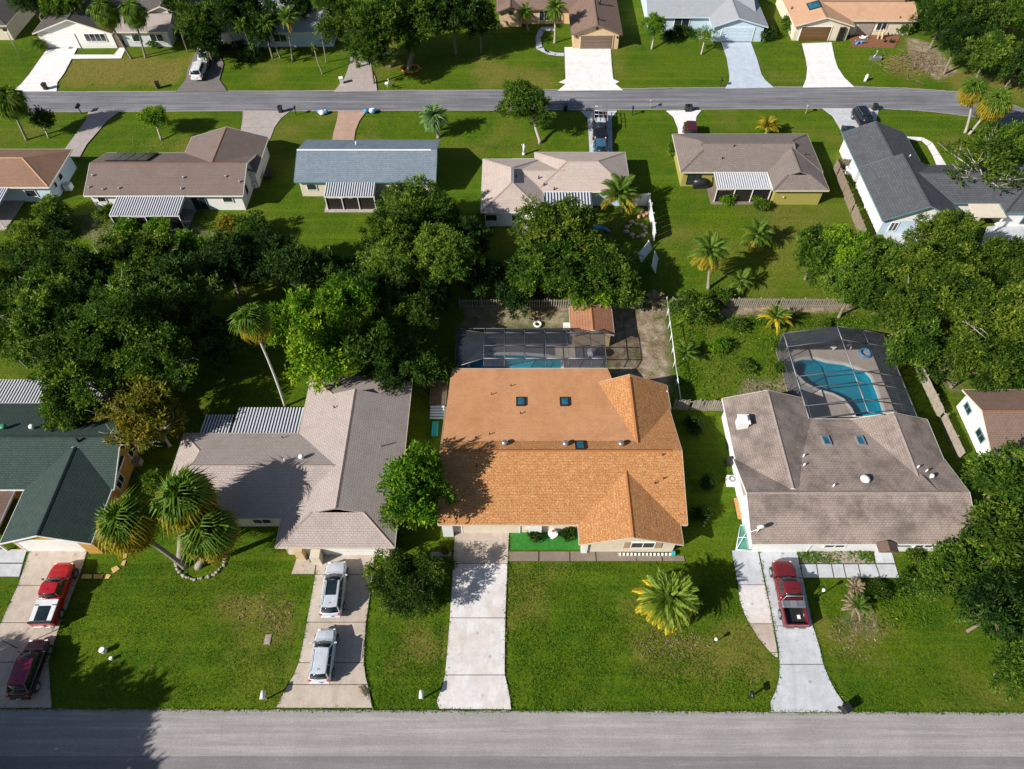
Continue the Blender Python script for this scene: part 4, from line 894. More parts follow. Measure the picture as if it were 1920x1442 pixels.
Pn += [([(x_l, 43.3, 2.4), (fx[0], fy[2], 3.15), (fx[0], fy[0], 3.15), (x_l, yb1, 2.45)], SCR_dark), ([(x_l, 43.3, 0), (x_l, yb1, 0), (x_l, yb1, 2.45), (x_l, 43.3, 2.4)], SCR_side_shade)]
cage('screen_enclosure', 'flat topped black screen cage over the narrow teal pool', S_, Pn, (x_l, 43.3, 0))
def small(name, label, cat, mat, fn, group=None, at=None):
    "a little thing that is one mesh; fn draws it at the origin"
    mb = MB(); fn(mb); o = mb.build(name, mat); o.location = at; return tag(o, label, cat, group)
p = P(1060, 662, .1); small('outdoor_rug', 'beige outdoor rug on the deck right of the narrow teal pool', 'rug', M_cream, lambda m_: m_.box((0, 0, 0), (2.1, 1.8, .03)), at=p)
def lounger(mb):
    mb.box((0, 0, .35), (1.9, .7, .07)); mb.box((.95, 0, .55), (.5, .7, .07), m=Matrix.Rotation(-.0, 4, 'Y'))
    for a in (-.8, .8):
        for b_ in (-.28, .28): mb.box((a, b_, .17), (.06, .06, .34))
p = P(1085, 639, .06); small('lounger', 'white lounger near the garden shed inside the pool cage', 'lounger', M_white, lounger, at=p)
def tbl(mb):
    mb.tube([(0, 0, .68), (0, 0, .73)], .55, 16)
    for a in range(3): mb.tube([(0, 0, .66), (.35*math.cos(a*2.1), .35*math.sin(a*2.1), 0)], .03, 5)
p = P(1124, 668, .06); small('patio_table', 'round dark table at the right end of the pool cage', 'table', M_bronze, tbl, at=p)
p = P(1125, 640, .06); small('deck_mat', 'pale cushioned bench beside the garden shed', 'bench', M_creamtrim, lambda m_: (m_.box((0, 0, .4), (1.9, .75, .12)), m_.box((-.7, 0, .17), (.1, .6, .34)), m_.box((.7, 0, .17), (.1, .6, .34))), at=p)
def umb(mb):
    mb.tube([(0, 0, 0), (0, 0, 2.0)], .03, 6); mb.tube([(0, 0, 1.55), (0, 0, 1.9), (0, 0, 1.98)], [.95, .25, .02], 10)
p = P(1622, 663, .1); small('pool_float', 'round blue and white pool float standing on the deck of the big pool', 'pool float', M_blue, lambda m_: (m_.tube([(.55*math.cos(a*.3927), .55*math.sin(a*.3927), .12) for a in range(17)], .13, 8, cap=False)), at=p)

# ------------------------------------------------------------------ trees
def crown_mesh(seed, leaf, nsprig, blobs=14, flat=.85, per=6, lump=.42, gap=.0, drop=0.):
    r_ = np.random.default_rng(seed)
    d = r_.normal(size=(blobs, 3)); d[:, 2] = np.abs(d[:, 2])*1.0-.45; d /= np.linalg.norm(d, axis=1)[:, None]
    rad = r_.uniform(.35, .86, blobs)[:, None]; C = d*rad; C[:3] *= .3
    br = r_.uniform(.24, lump, blobs); br[:3] = lump*1.15
    w_ = br**2; pick = r_.choice(blobs, nsprig, p=w_/w_.sum())
    nsub = 9; sn = r_.normal(size=(blobs, nsub, 3)); sn[:, :, 2] += .35; sn /= np.linalg.norm(sn, axis=2)[:, :, None]
    sc_ = C[:, None, :]+sn*br[:, None, None]*r_.uniform(.70, 1.12, (blobs, nsub))[:, :, None]; sr = br[:, None]*r_.uniform(.20, .42, (blobs, nsub))
    ps = r_.integers(0, nsub, nsprig)
    n = r_.normal(size=(nsprig, 3)); n[:, 2] += .35; n /= np.linalg.norm(n, axis=1)[:, None]
    q = sc_[pick, ps]+n*sr[pick, ps][:, None]*r_.uniform(.6, 1.08, nsprig)[:, None]*np.array([1, 1, .8])
    n = n*.6+sn[pick, ps]*.7; n /= np.linalg.norm(n, axis=1)[:, None]
    q[:, 2] *= flat
    dist = np.min(np.linalg.norm(q[:, None, :]/np.array([1, 1, flat])-C[None], axis=2)/br[None], axis=1); k = dist > .55
    q, n, pick, ps = q[k], n[k], pick[k], ps[k]; m_ = len(q)
    subt = r_.normal(0, .15, (blobs, nsub))
    dirs = n*.8+r_.normal(size=(m_, 3))*.5; dirs[:, 2] -= drop; dirs /= np.linalg.norm(dirs, axis=1)[:, None]
    t = np.tile(np.linspace(0, 2.3, per), m_)[:, None]*leaf
    base = np.repeat(q, per, 0)+np.repeat(dirs, per, 0)*t
    ld_ = np.repeat(dirs, per, 0)*.7+r_.normal(size=(m_*per, 3))*.65; ld_ /= np.linalg.norm(ld_, axis=1)[:, None]
    up = r_.normal(size=(m_*per, 3))*.6+np.array([0, 0, 1.]); sd_ = np.cross(ld_, up); sd_ /= np.linalg.norm(sd_, axis=1)[:, None]+1e-9
    L = leaf*r_.uniform(.8, 1.7, m_*per)[:, None]
    v = np.stack([base, base+ld_*L*.45+sd_*L*.2, base+ld_*L, base+ld_*L*.45-sd_*L*.2], 1).reshape(-1, 3)
    nf = m_*per
    me = bpy.data.meshes.new('crown'); me.vertices.add(nf*4); me.loops.add(nf*4); me.polygons.add(nf)
    me.vertices.foreach_set('co', v.ravel().astype(np.float32)); me.loops.foreach_set('vertex_index', np.arange(nf*4, dtype=np.int32))
    me.polygons.foreach_set('loop_start', np.arange(0, nf*4, 4, dtype=np.int32))
    tint = np.clip(np.repeat(.47+.3*(r_.random(blobs)[pick]-.5)+subt[pick, ps]+r_.normal(0, .10, m_), per)+r_.normal(0, .12, nf), 0, 1)
    a = me.attributes.new('tint', 'FLOAT', 'POINT'); a.data.foreach_set('value', np.repeat(tint, 4).astype(np.float32))
    me.update(); me.validate(); return me, C*np.array([1, 1, flat]), br
def trunk_mesh(seed, C, br, zc, n=7, reach=1.0, thick=.07, twig=3, name='trunk'):
    "trunk from the ground (z=-zc in crown units) forking towards the lumps of the crown"
    r_ = random.Random(seed); mb = MB(); fork = Vector((r_.uniform(-.05, .05), r_.uniform(-.05, .05), -min(.62, zc*.62)))
    b0 = Vector((0, 0, -zc)); mid = b0.lerp(fork, .5)+Vector((r_.uniform(-.03, .03), r_.uniform(-.03, .03), 0))
    mb.tube([b0, b0.lerp(fork, .06), mid, fork], [thick*1.7, thick*1.15, thick, thick*.85], 8)
    idx = sorted(range(len(C)), key=lambda i: -np.hypot(*C[i][:2]))[:n]
    for i in idx:
        e = Vector(C[i])*reach; m1 = fork.lerp(e, .4)+Vector((0, 0, .08))
        mb.tube([fork, m1, e], [thick*.6, thick*.38, thick*.18], 6)
        for k in range(twig):
            d = Vector((r_.gauss(0, 1), r_.gauss(0, 1), r_.gauss(.35, .6))).normalized()*float(br[i])*r_.uniform(.8, 1.15)
            mb.tube([m1.lerp(e, r_.uniform(.4, 1)), e+d*.6+Vector((r_.uniform(-.05, .05), r_.uniform(-.05, .05), .02)), e+d*1.28], [thick*.22, thick*.15, thick*.08], 5)
    return mb.mesh(name)
CR = {}
def crown_set(key, leaf, ns, k, **kw):
    CR[key] = [crown_mesh(100*len(CR)+7*i+hash_(key), leaf, ns, **kw) for i in range(k)]
def hash_(s_): return sum(ord(c_)*(i+3) for i, c_ in enumerate(s_)) % 997
crown_set('huge', .044, 6400, 5, blobs=25, lump=.30, per=7); crown_set('big', .058, 4200, 4, blobs=24, lump=.33, per=7); crown_set('mid', .09, 1800, 4, blobs=16, lump=.36, per=7)
crown_set('small', .17, 520, 3, blobs=10); crown_set('sparse', .07, 700, 2, blobs=18, lump=.26); crown_set('dense', .06, 9500, 1, blobs=14, lump=.52); crown_set('round', .05, 5200, 2, blobs=9, lump=.62); crown_set('shag', .10, 1900, 2, blobs=10, lump=.55, drop=.5)
TC = {}
trr = random.Random(11)
def tree(px, py, rp, h, mat, label, size=None, bark=None, group=None, name='tree', reach=1.0, twig=2, cat='tree', base=None, z=.6, vis=1.0, lift=None):
    p = P(px, py, h*z); Rm = rp/ppm(px, py, h*z)
    if size is None: size = 'huge' if Rm > 4.9 else 'big' if Rm > 3.2 else 'mid' if Rm > 1.7 else 'small'
    i = trr.randrange(len(CR[size])); me, C, br = CR[size][i]
    vz = max(h*(1-z)/.92, Rm*.62)*vis
    root = thing(name, label, cat, (base.x if base else p.x, base.y if base else p.y, 0), 0, group)
    off = Vector((p.x-root.location.x, p.y-root.location.y, h*z))
    zc = h*z/vz; key = (size, i, round(zc, 1), reach, twig)
    if key not in TC: TC[key] = trunk_mesh(i*13+5, C, br, zc, 7 if size != 'small' else 4, reach, .047 if size != 'small' else .04, twig)
    rz = trr.uniform(0, 6.28)
    o = inst('crown', me, root, off, (0, 0, rz), (Rm, Rm, vz))
    if not me.materials: me.materials.append(mat)
    o.material_slots[0].link = 'OBJECT'; o.material_slots[0].material = mat
    if base is None:
        t = inst('trunk', TC[key], root, off, (0, 0, rz), (Rm, Rm, vz))
        if not TC[key].materials: TC[key].materials.append(M_bark)
        t.material_slots[0].link = 'OBJECT'; t.material_slots[0].material = bark or M_bark
    else:
        mb = MB(); e = off; fk = e*.55+Vector((0, 0, h*.08)); mb.tube([(0, 0, -.1), (0, 0, .4), fk*.55, fk], [h*.045, h*.035, h*.028, h*.024], 8)
        rq = random.Random(int(px))
        for c_ in sorted(C.tolist(), key=lambda q: -math.hypot(q[0], q[1]))[:9]:
            q = e+(Matrix.Rotation(rz, 3, 'Z') @ Vector(c_))*Vector((Rm, 0, 0)).x*reach
            q.z = e.z+c_[2]*vz; mb.tube([fk, fk.lerp(q, .5)+Vector((0, 0, .3)), q], [h*.017, h*.011, h*.005], 6)
            for k in range(twig): mb.tube([fk.lerp(q, .75), q+Vector((rq.uniform(-1, 1), rq.uniform(-1, 1), rq.uniform(0, .8)))*Rm*.3], [h*.005, h*.002], 5)
        o2 = link('trunk', mb.mesh('trunk'), bark or M_bark, root)
    return root
def shrub(px, py, rp, h, mat, label, group=None, size=None, cat='shrub'):
    return tree(px, py, rp, h, mat, label, size=size, group=group, name='shrub', z=.45, cat=cat)
g1 = 'trees massed in the shaded grove on the left'; g2 = 'trees behind the centre back fence'; g3 = 'trees crowding the right edge'
T = tree
# left grove, from the lawn of the middle row down to the near roofs
for a in [
 (60, 480, 62, 8, L_olive, 'olive green tree at the left edge below the rust roofed house', g1),
 (130, 520, 95, 10, L_oak, 'broad oak on the left with its crown nearest the brown roofed house', g1),
 (250, 490, 80, 9, L_olive, 'mid green oak directly below the bare yellow lawn of the brown roofed house', g1),
 (345, 470, 45, 6, L_bright, 'low yellow green tree under the brown roofed house', g1),
 (90, 600, 100, 11, L_oak, 'huge oak filling the left side with deep gaps between its limbs', g1),
 (205, 610, 118, 12, L_oak, 'largest spreading oak in the middle of the left grove', g1),
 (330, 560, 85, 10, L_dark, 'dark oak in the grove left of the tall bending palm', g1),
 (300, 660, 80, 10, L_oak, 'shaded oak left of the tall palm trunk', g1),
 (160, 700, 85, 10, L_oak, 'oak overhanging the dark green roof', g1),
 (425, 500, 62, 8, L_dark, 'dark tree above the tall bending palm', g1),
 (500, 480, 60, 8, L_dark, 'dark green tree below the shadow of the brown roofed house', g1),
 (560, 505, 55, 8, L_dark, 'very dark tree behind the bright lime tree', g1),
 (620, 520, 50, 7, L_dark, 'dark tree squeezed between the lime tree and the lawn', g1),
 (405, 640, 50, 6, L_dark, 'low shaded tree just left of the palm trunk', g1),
 (20, 560, 55, 9, L_olive, 'olive tree cut by the left edge above the sloping lawn', g1),
 (8, 640, 35, 7, L_oak, 'oak sliver at the left edge above the white striped awning', g1),
 (120, 775, 42, 7, L_oak, 'leafy low branch tree spilling over the dark green roof', g1)]:
    T(a[0], a[1], a[2], a[3], a[4], a[5], group=a[6], twig=4, bark=M_barkpale if a[4] is not L_dark else None, reach=1.08)
T(270, 770, 72, 8, L_gold, 'golden leaved tree with bare pale twigs beside the dark green roof', bark=M_barkpale, reach=1.3, twig=4, size='sparse'); 
T(285, 790, 60, 7, L_gold, 'low golden brown tree behind the twin palms', bark=M_barkpale, reach=1.2, twig=4, size='mid')
T(570, 600, 58, 9, L_bright, 'vivid lime green tree, left half of the bright pair', group='bright lime trees'); T(650, 585, 66, 10, L_bright, 'vivid lime green tree, upper right one of the bright pair', group='bright lime trees')
T(590, 670, 62, 8, L_bright, 'lower lime green tree hanging over the taupe roof corner'); T(690, 650, 58, 8, L_oak, 'green tree right of the bright lime trees')
T(765, 600, 62, 6.5, L_olive, 'dense oak left of the flat topped pool cage', group=g2); T(790, 690, 48, 5.2, L_oak, 'narrow oak between the taupe and orange roofs', group=g2)
T(735, 700, 42, 5, L_dark, 'dark tree touching the upper edge of the taupe roof', group=g2)
T(720, 545, 50, 8, L_dark, 'dark tree above the lime trees beside the back fence', group=g2)
T(770, 385, 62, 8, L_oak, 'leafy tree over the right end of the blue grey roof', bark=M_barkpale, twig=4, reach=1.15); T(740, 440, 62, 9, L_olive, 'tree in front of the striped awning of the blue grey roof')
T(815, 420, 55, 8, L_oak, 'tree between the blue grey and beige roofs', twig=4, reach=1.15, bark=M_barkpale); T(830, 490, 70, 9, L_oak, 'broad oak below the left wing of the beige roof', twig=4, bark=M_barkpale)
T(730, 510, 62, 8, L_oak, 'oak at the left of the centre grove', group=g2); T(800, 555, 45, 6, L_dark, 'dark low tree beside the pale crossing branches', group=g2)
T(1050, 430, 78, 9, L_olive, 'big round oak in front of the beige roof patio'); T(1030, 500, 80, 8, L_oak, 'wide oak under the big round one near the back fence', group=g2)
T(1130, 500, 58, 7, L_oak, 'tree beside the broken white vinyl fence', group=g2); T(1100, 540, 45, 5, L_bright, 'light green low tree above the garden shed', group=g2)
T(1170, 545, 42, 5, L_oak, 'bushy low tree right of the garden shed roof', group=g2)
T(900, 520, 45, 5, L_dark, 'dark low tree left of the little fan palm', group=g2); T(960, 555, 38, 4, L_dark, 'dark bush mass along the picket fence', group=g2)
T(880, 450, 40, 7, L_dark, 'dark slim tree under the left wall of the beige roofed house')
# right side
T(1530, 480, 52, 6, L_oak, 'leafy tree left of the back fence corner by the charcoal roof'); T(1590, 470, 55, 7, L_bright, 'light green tree below the long wooden fence'); T(1600, 545, 58, 7, L_oak, 'green tree standing behind the back fence'); T(1650, 500, 55, 7, L_oak, 'green tree below the corner of the white house', group=g3)
T(1775, 450, 70, 9, L_olive, 'yellow green feathery tree in front of the charcoal roofed house'); T(1720, 510, 60, 8, L_olive, 'yellow green tree left of the feathery one', group=g3); T(1885, 490, 58, 8, L_olive, 'yellow green tree at the right edge above the bare branches')
T(1700, 590, 62, 8, L_olive, 'broad tree just right of the screened pool', group=g3); T(1790, 560, 85, 10, L_olive, 'largest tree on the right with pale bare boughs', bark=M_barkpale, reach=1.25, twig=4); T(1880, 600, 75, 10, L_olive, 'pale boughed tree at the right edge', bark=M_barkpale, reach=1.25, twig=4)
T(1830, 670, 70, 8, L_olive, 'tree above the tiled cottage', group=g3); T(1900, 700, 50, 7, L_oak, 'tree hanging over the tiled cottage roof', group=g3); T(1710, 650, 42, 8, L_oak, 'tree leaning over the pale privacy fence', group=g3)
T(1850, 300, 80, 7.5, L_olive, 'open wispy tree with white limbs over the charcoal roof', size='sparse', bark=M_barkpale, reach=1.15, twig=4, base=P(1833, 412, 0)); T(1895, 265, 45, 6, L_oak, 'green tree beside the twin palms at the right edge')
T(1888, 905, 64, 7, L_oak, 'tree covering the right end of the grey brown roof', group=g3); T(1808, 1062, 52, 5.5, L_oak, 'dark tree right of the L shaped walk', group=g3); T(1898, 1010, 72, 7.5, L_olive, 'broad dark oak at the right edge', group=g3, twig=4)
T(1748, 1095, 40, 4, L_oak, 'small dark tree standing in the front lawn', group=g3, twig=3); T(1868, 1150, 66, 7, L_dark, 'large dark tree low on the right edge', group=g3, twig=3); T(1905, 1245, 52, 5, L_oak, 'dark bushy tree nearest the street at the right edge', group=g3)
# beside the orange house
T(775, 905, 66, 8.5, L_bright, 'bright green tree between the taupe and orange roofs'); T(768, 950, 48, 6, L_oak, 'lower half tree hugging the orange roof corner')
T(763, 1100, 68, 4.6, L_olive, 'large round shaggy evergreen between two driveways', size='round', cat='tree', z=.5)
T(735, 1090, 44, 3.2, L_olive, 'small shaggy bush leaning on the round evergreen', size='shag')
# far row
for a in [
 (60, 5, 40, 8, L_dark, 'dark tree behind the white gabled house at the top left'), (120, 8, 38, 8, L_oak, 'oak peeping over the white gabled roof'), (330, -5, 35, 9, L_dark, 'dark tree above the tan roof'),
 (385, 35, 48, 9, L_oak, 'oak right of the tan roof over the white wagon'), (385, 75, 36, 6, L_dark, 'low oak close behind the white wagon'), (450, 25, 46, 10, L_dark, 'dark oak hiding the shaded house'), (495, 50, 38, 8, L_dark, 'dark tree among slim palm trunks'), (560, -5, 40, 9, L_dark, 'dark crown over the shaded roof at the top'),
 (655, 45, 52, 11, L_olive, 'left of the two giant oaks over the grey driveway'), (720, 35, 60, 12, L_oak, 'giant oak in the centre of the far row'), (690, 90, 46, 9, L_oak, 'low side of the giant oak beside the grey driveway'), (790, 35, 58, 11, L_oak, 'oak with its trunk ringed by orange flowers'), (850, 20, 52, 11, L_dark, 'dark oak left of the umber roofed house'), (900, 40, 36, 8, L_dark, 'dark tree in front of the umber roof gable'), (620, 5, 40, 10, L_oak, 'oak at the top left of the giant oaks'),
 (1775, 25, 48, 9, L_oak, 'dark green tree right of the peach roof'), (1840, 15, 56, 10, L_dark, 'tall dark tree in the top right thicket'), (1905, 30, 52, 10, L_oak, 'thicket tree cut by the top right corner'), (1800, 80, 46, 8, L_dark, 'thicket tree above the brush pile'), (1860, 95, 50, 8, L_oak, 'thicket tree above the twin palms'), (1910, 120, 40, 7, L_dark, 'thicket tree at the right edge above the road'), (1740, -10, 40, 8, L_dark, 'tree behind the peach roof')]:
    T(*a, **({'base': P(768, 128, 0)} if 'ringed by orange' in a[5] else {}))
T(988, 195, 56, 6.6, L_oak, 'lone round tree on the lawn right beside the far street', base=P(1012, 268, 0), bark=M_barkpale, twig=3)
T(288, 222, 30, 4.2, L_bright, 'light green leaning tree above the brown L shaped roof', base=P(303, 262, 0), bark=M_barkpale, size='mid'); T(76, 226, 22, 3.6, L_dark, 'small dark tree between the fan palm and the pink driveway', base=P(92, 258, 0), bark=M_barkpale)
T(1229, 48, 23, 4.6, L_bright, 'slim light green tree before the pale blue wall', bark=M_barkpale, base=P(1222, 92, 0)); T(1323, 66, 22, 3.8, L_bright, 'thin young tree beside the pale blue driveway', bark=M_barkpale, size='sparse', base=P(1315, 102, 0))
# casts the big shade across the left of the street: stands just outside the frame
for lb_, x_, y_, r_s, zc_ in (('tall oak just outside the frame at the lower left', -46.3, 2.6, 6.4, 7.4), ('second oak outside the frame, farthest down the street', -49.5, -4.0, 6.4, 7.4), ('third oak outside the frame, nearest the green roofed house', -54.5, 4.6, 5.4, 8.0)):
    o = T(-540, 1150, 60, 12, L_oak, lb_, size='dense'); o.location = (x_, y_, 0)
    for c_ in o.children: c_.scale = (r_s, r_s, 5.2); c_.location = (0, 0, zc_)
# shrubs
for a in [
 (95, 400, 34, 3.6, L_oak, 'conifer like shrub before the rust roofed house'), (110, 425, 26, 2.4, L_dark, 'dark shrub below the conifer like one'), (200, 400, 20, 1.8, L_olive, 'thin straggly shrub left of the striped awning'), (235, 435, 26, 2.4, L_bright, 'yellow green shrub below the brown roof patio'), (300, 440, 30, 2.6, L_bright, 'yellow green shrub right of the brown roof patio'), (430, 418, 26, 1.8, L_gold, 'brownish shrub behind the brown roofed house'), (475, 430, 34, 3.2, L_oak, 'green shrub on the lawn edge below the brownish one'),
 (1305, 582, 40, 3.6, L_oak, 'lush round shrub in the weedy yard by the pipe fence'), (1450, 600, 16, 1.6, L_oak, 'small shrub beside the yellow ginger palm'), (1275, 57, 13, 1.6, L_dark, 'clipped dark round shrub under the pale blue window'), (1258, 66, 14, 1.5, L_dark, 'left clipped round shrub by the pale blue house'), (1288, 62, 12, 1.4, L_dark, 'right clipped round shrub by the pale blue house'), (1434, 64, 15, 2.0, L_dark, 'dark shrub at the corner of the pale blue garage'), (1478, 46, 16, 2.0, L_oak, 'round shrub at the left corner of the peach roofed house'), (1695, 52, 15, 2.0, L_oak, 'shrub against the wall of the peach roofed house'),
 (1003, 1001, 14, 1.1, L_dark, 'left clipped ball shrub in the turf courtyard'), (1068, 1003, 17, 1.3, L_dark, 'right clipped ball shrub in the turf courtyard'), (1252, 385, 1, .5, L_dark, 'x'), (1366, 373, 15, 1.3, L_bright, 'small shrub left of the grey striped awning post'), (1427, 385, 16, 1.4, L_oak, 'small round shrub below the grey striped awning'), (1262, 280, 12, 2.0, L_oak, 'shrub at the left corner of the mouse grey roof'), (835, 1030, 10, .9, L_gold, 'flowering yellow shrub left of the white driveway top'), (640, 0, 1, .5, L_dark, 'x'),
 (330, 60, 12, 1.6, L_gold, 'golden shrub at the right corner of the tan roofed house'), (285, 82, 12, 1.0, L_oak, 'low shrub under the tan roofed house wall'), (75, 85, 13, 1.6, L_oak, 'shrub at the left corner of the white gabled house'), (455, 100, 26, 2.4, L_dark, 'dark shrub left of the slim palm trunks'), (420, 95, 16, 2.0, L_dark, 'shrub right of the white wagon'), (1505, 625, 0, 0, None, None),
 (1312, 965, 18, 1.5, L_dark, 'dark shrub low in the shaded gap between the two near houses'), (1330, 905, 16, 1.4, L_dark, 'dark shrub halfway up the shaded gap by the air conditioner'), (1300, 800, 18, 1.6, L_dark, 'dark shrub under the crooked boards'), (1350, 650, 20, 1.2, L_bright, 'light green shrub in the middle of the weedy yard'), (1400, 690, 16, .9, L_oak, 'low green clump in the weedy yard nearest the chimney'), (1380, 610, 18, 1.3, L_oak, 'dark green clump under the long back fence'), (1545, 610, 14, .9, L_oak, 'small clump just above the gabled pool cage'),
 (910, 405, 14, 1.8, L_oak, 'shrub against the wall under the beige roof'), (1350, 560, 20, 2.0, L_oak, 'shrub in the yard just above the back fence'), (1000, 545, 24, 2.2, L_oak, 'shrub at the picket fence behind the narrow pool'), (1460, 645, 16, 1.2, L_oak, 'weedy shrub left of the gabled pool cage'), (1470, 690, 15, 1.2, L_oak, 'weedy shrub hugging the gabled pool cage wall'), (1740, 700, 24, 1.6, L_dark, 'dark shrub along the pale privacy fence'), (1700, 1100, 22, 1.6, L_oak, 'low shrub right of the L shaped walk'), (1645, 1110, 22, 1.0, L_olive, 'low weedy shrub on the lawn right of the spiky plant'), (1640, 1040, 1, .5, None, None),
 (1710, 1040, 16, 1.2, L_olive, 'shrub in the flower bed right of the entry walk'), (290, 905, 22, 2.0, L_oak, 'green shrub between the dark green and taupe roofs'), (1405, 1140, 1, 0, None, None), (725, 1010, 26, 1.8, L_dark, 'low dark shrub under the taupe roof corner'), (588, 1048, 9, .7, L_oak, 'tiny shrub in the cream planter box')]:
    if a[4] is None or a[5] == 'x': continue
    shrub(*a)

# ------------------------------------------------------------------ palms
def frond_feather(seed, n=34, L=1.0, w_=.30, droop=.35, lw=.020, name='frond'):
    r_ = random.Random(seed); mb = MB(); tl = mb.bm.verts.layers.float.new('tint'); pts = []
    for i in range(13):
        t = i/12; pts.append(Vector((L*t*(1-.12*t*t), 0, .22*math.sin(t*2.2)-droop*t**2.2)))
    mb.tube(pts, [.014*(1-.8*i/12) for i in range(13)], 4)
    for i in range(n):
        t = .16+.84*i/(n-1); k = t*12; a = pts[int(min(k, 11))].lerp(pts[int(min(k, 11))+1], min(1, k-int(min(k, 11))))
        for sg in (-1, 1):
            ln = w_*math.sin(math.pi*min(1, .16+.84*t*.93))**.6*r_.uniform(.85, 1.1)
            d = Vector((.55+.4*t, sg*.85, -.18-r_.uniform(0, .25))).normalized()*ln; s_ = Vector((.6, -sg*.3, 0)).normalized()*lw
            tt = r_.uniform(.25, .8)+.2*t
            vs = [mb.bm.verts.new(q) for q in (a-s_*.5, a+d*.5-s_*.9+Vector((0, 0, .01)), a+d+Vector((0, 0, -ln*.25)), a+d*.5+s_*.9+Vector((0, 0, .01)))]
            for v in vs: v[tl] = tt
            mb.bm.faces.new(vs)
    return mb.mesh(name, fix=False)
def frond_fan(seed, n=22, L=1.0, spread=2.25, droop=.32, name='frond'):
    r_ = random.Random(seed); mb = MB(); tl = mb.bm.verts.layers.float.new('tint')
    pet = [Vector((0, 0, 0)), Vector((.22, 0, .05)), Vector((.42, 0, .06))]; mb.tube(pet, [.02, .016, .012], 4)
    c_ = pet[-1]
    for i in range(n):
        a = -spread+2*spread*i/(n-1); ln = (L-.42)*(.75+.25*math.cos(a))*r_.uniform(.85, 1.08)*1.15
        d = Vector((math.cos(a), math.sin(a), 0)); s_ = Vector((-d.y, d.x, 0))
        fold = .10*math.cos(a)
        q = [c_-s_*.015, c_+d*ln*.45-s_*ln*.10+Vector((0, 0, fold+.03)), c_+d*ln*.78-s_*ln*.045+Vector((0, 0, fold-droop*.25)), c_+d*ln*.98+Vector((0, 0, -droop*r_.uniform(.7, 1.3))), c_+d*ln*.78+s_*ln*.045+Vector((0, 0, fold-droop*.25)), c_+d*ln*.45+s_*ln*.10+Vector((0, 0, fold+.03)), c_+s_*.015]
        vs = [mb.bm.verts.new(v) for v in q]; tt = r_.uniform(.3, .8)
        for k, v in enumerate(vs): v[tl] = min(1, tt+(.2 if k in (2, 3, 4) else 0))
        mb.bm.faces.new(vs)
    return mb.mesh(name, fix=False)
FF = [frond_feather(i, droop=.30+.1*i) for i in range(3)]; FN = [frond_fan(i, droop=.38+.14*i) for i in range(3)]; FS = [frond_feather(9+i, n=26, w_=.20, lw=.02, droop=.22+.1*i) for i in range(3)]
def palm(base, top, h, kind, L, n, label, mat=None, low=None, group=None, trunk=.16, el=(78, -35), name='palm_tree', cat='palm tree', bark=None, lowfrac=.3, skirt=False, boots=True):
    B = P(base[0], base[1], 0) if not isinstance(base, Vector) else base
    Tp = P(top[0], top[1], h) if top else B+Vector((0, 0, h))
    root = thing(name, label, cat, B, 0, group); d = Tp-B
    r_ = random.Random(int(B.x*7+B.y*13)); side = Vector((r_.uniform(-.2, .2), r_.uniform(-.2, .2), 0))*min(1, h/6)
    pts = [d*t+side*math.sin(math.pi*t)+Vector((0, 0, .0)) for t in (0, .04, .2, .4, .6, .8, 1)]; pts[0].z = -.1
    if h > .5:
        mb = MB(); mb.tube(pts, [trunk*1.7, trunk*1.25, trunk*1.05, trunk, trunk*.95, trunk*.9, trunk*1.1], 9); link('trunk', mb.mesh('trunk'), bark or M_palmbark, root)
    set_ = {'feather': FF, 'fan': FN, 'stiff': FS}[kind]; mat = mat or F_green; low = low or F_yellow
    hub = MB(); hub.ball((0, 0, 0), trunk*1.6, (1, 1, 1.3), 8, 6); ho = link('crown_shaft', hub.mesh('crown_shaft'), bark or M_palmbark, root); ho.location = d
    for i in range(n):
        t = (i+.5)/n; e = R(el[0]+(el[1]-el[0])*t**.85+r_.uniform(-7, 7)); az = i*2.39996+r_.uniform(-.2, .2)
        me = set_[i % 3]; o = inst('frond', me, root, d+Vector((0, 0, .05)), Euler((r_.uniform(-.25, .25), -e, az), 'XYZ'), L*r_.uniform(.85, 1.1))
        o.rotation_euler = (Matrix.Rotation(az, 3, 'Z') @ Matrix.Rotation(-e, 3, 'Y') @ Matrix.Rotation(r_.uniform(-.3, .3), 3, 'X')).to_euler()
        if not me.materials: me.materials.append(F_green)
        o.material_slots[0].link = 'OBJECT'; o.material_slots[0].material = low if t > 1-lowfrac else mat
    return root
palm((535, 762), (472, 606), 12.2, 'fan', 1.8, 30, 'tall slender palm with a bending pale trunk left of the lime trees', mat=F_green, low=F_yellow, trunk=.115, bark=M_barkwhite, lowfrac=.5, el=(75, -65))
palm((347, 1063), (238, 985), 7.0, 'fan', 2.35, 46, 'leaning fan palm, left head of the front yard cluster', low=F_yellow, group='fan palms in the stone ringed bed', lowfrac=.75, trunk=.2, el=(80, -60))
palm((338, 1052), (350, 940), 6.8, 'fan', 2.6, 50, 'upright fan palm, tallest head of the front yard cluster', low=F_yellow, group='fan palms in the stone ringed bed', lowfrac=.66, trunk=.26, el=(80, -60))
palm((372, 1062), (392, 1000), 5.0, 'fan', 2.4, 46, 'shaded fan palm, lower right head of the front yard cluster', low=F_yellow, lowfrac=.5, group='fan palms in the stone ringed bed', trunk=.24, el=(80, -60))
palm((1256, 1158), (1251, 1128), 2.1, 'stiff', 2.75, 120, 'low bushy date palm with golden lower fronds on the front lawn', mat=F_lime, low=F_gold, lowfrac=.36, trunk=.3, el=(84, -22))
palm((822, 257), (813, 222), 2.6, 'stiff', 2.15, 90, 'silver green round headed palm beside the blue grey roof', mat=F_silver, low=F_silver, trunk=.2, el=(80, -50))
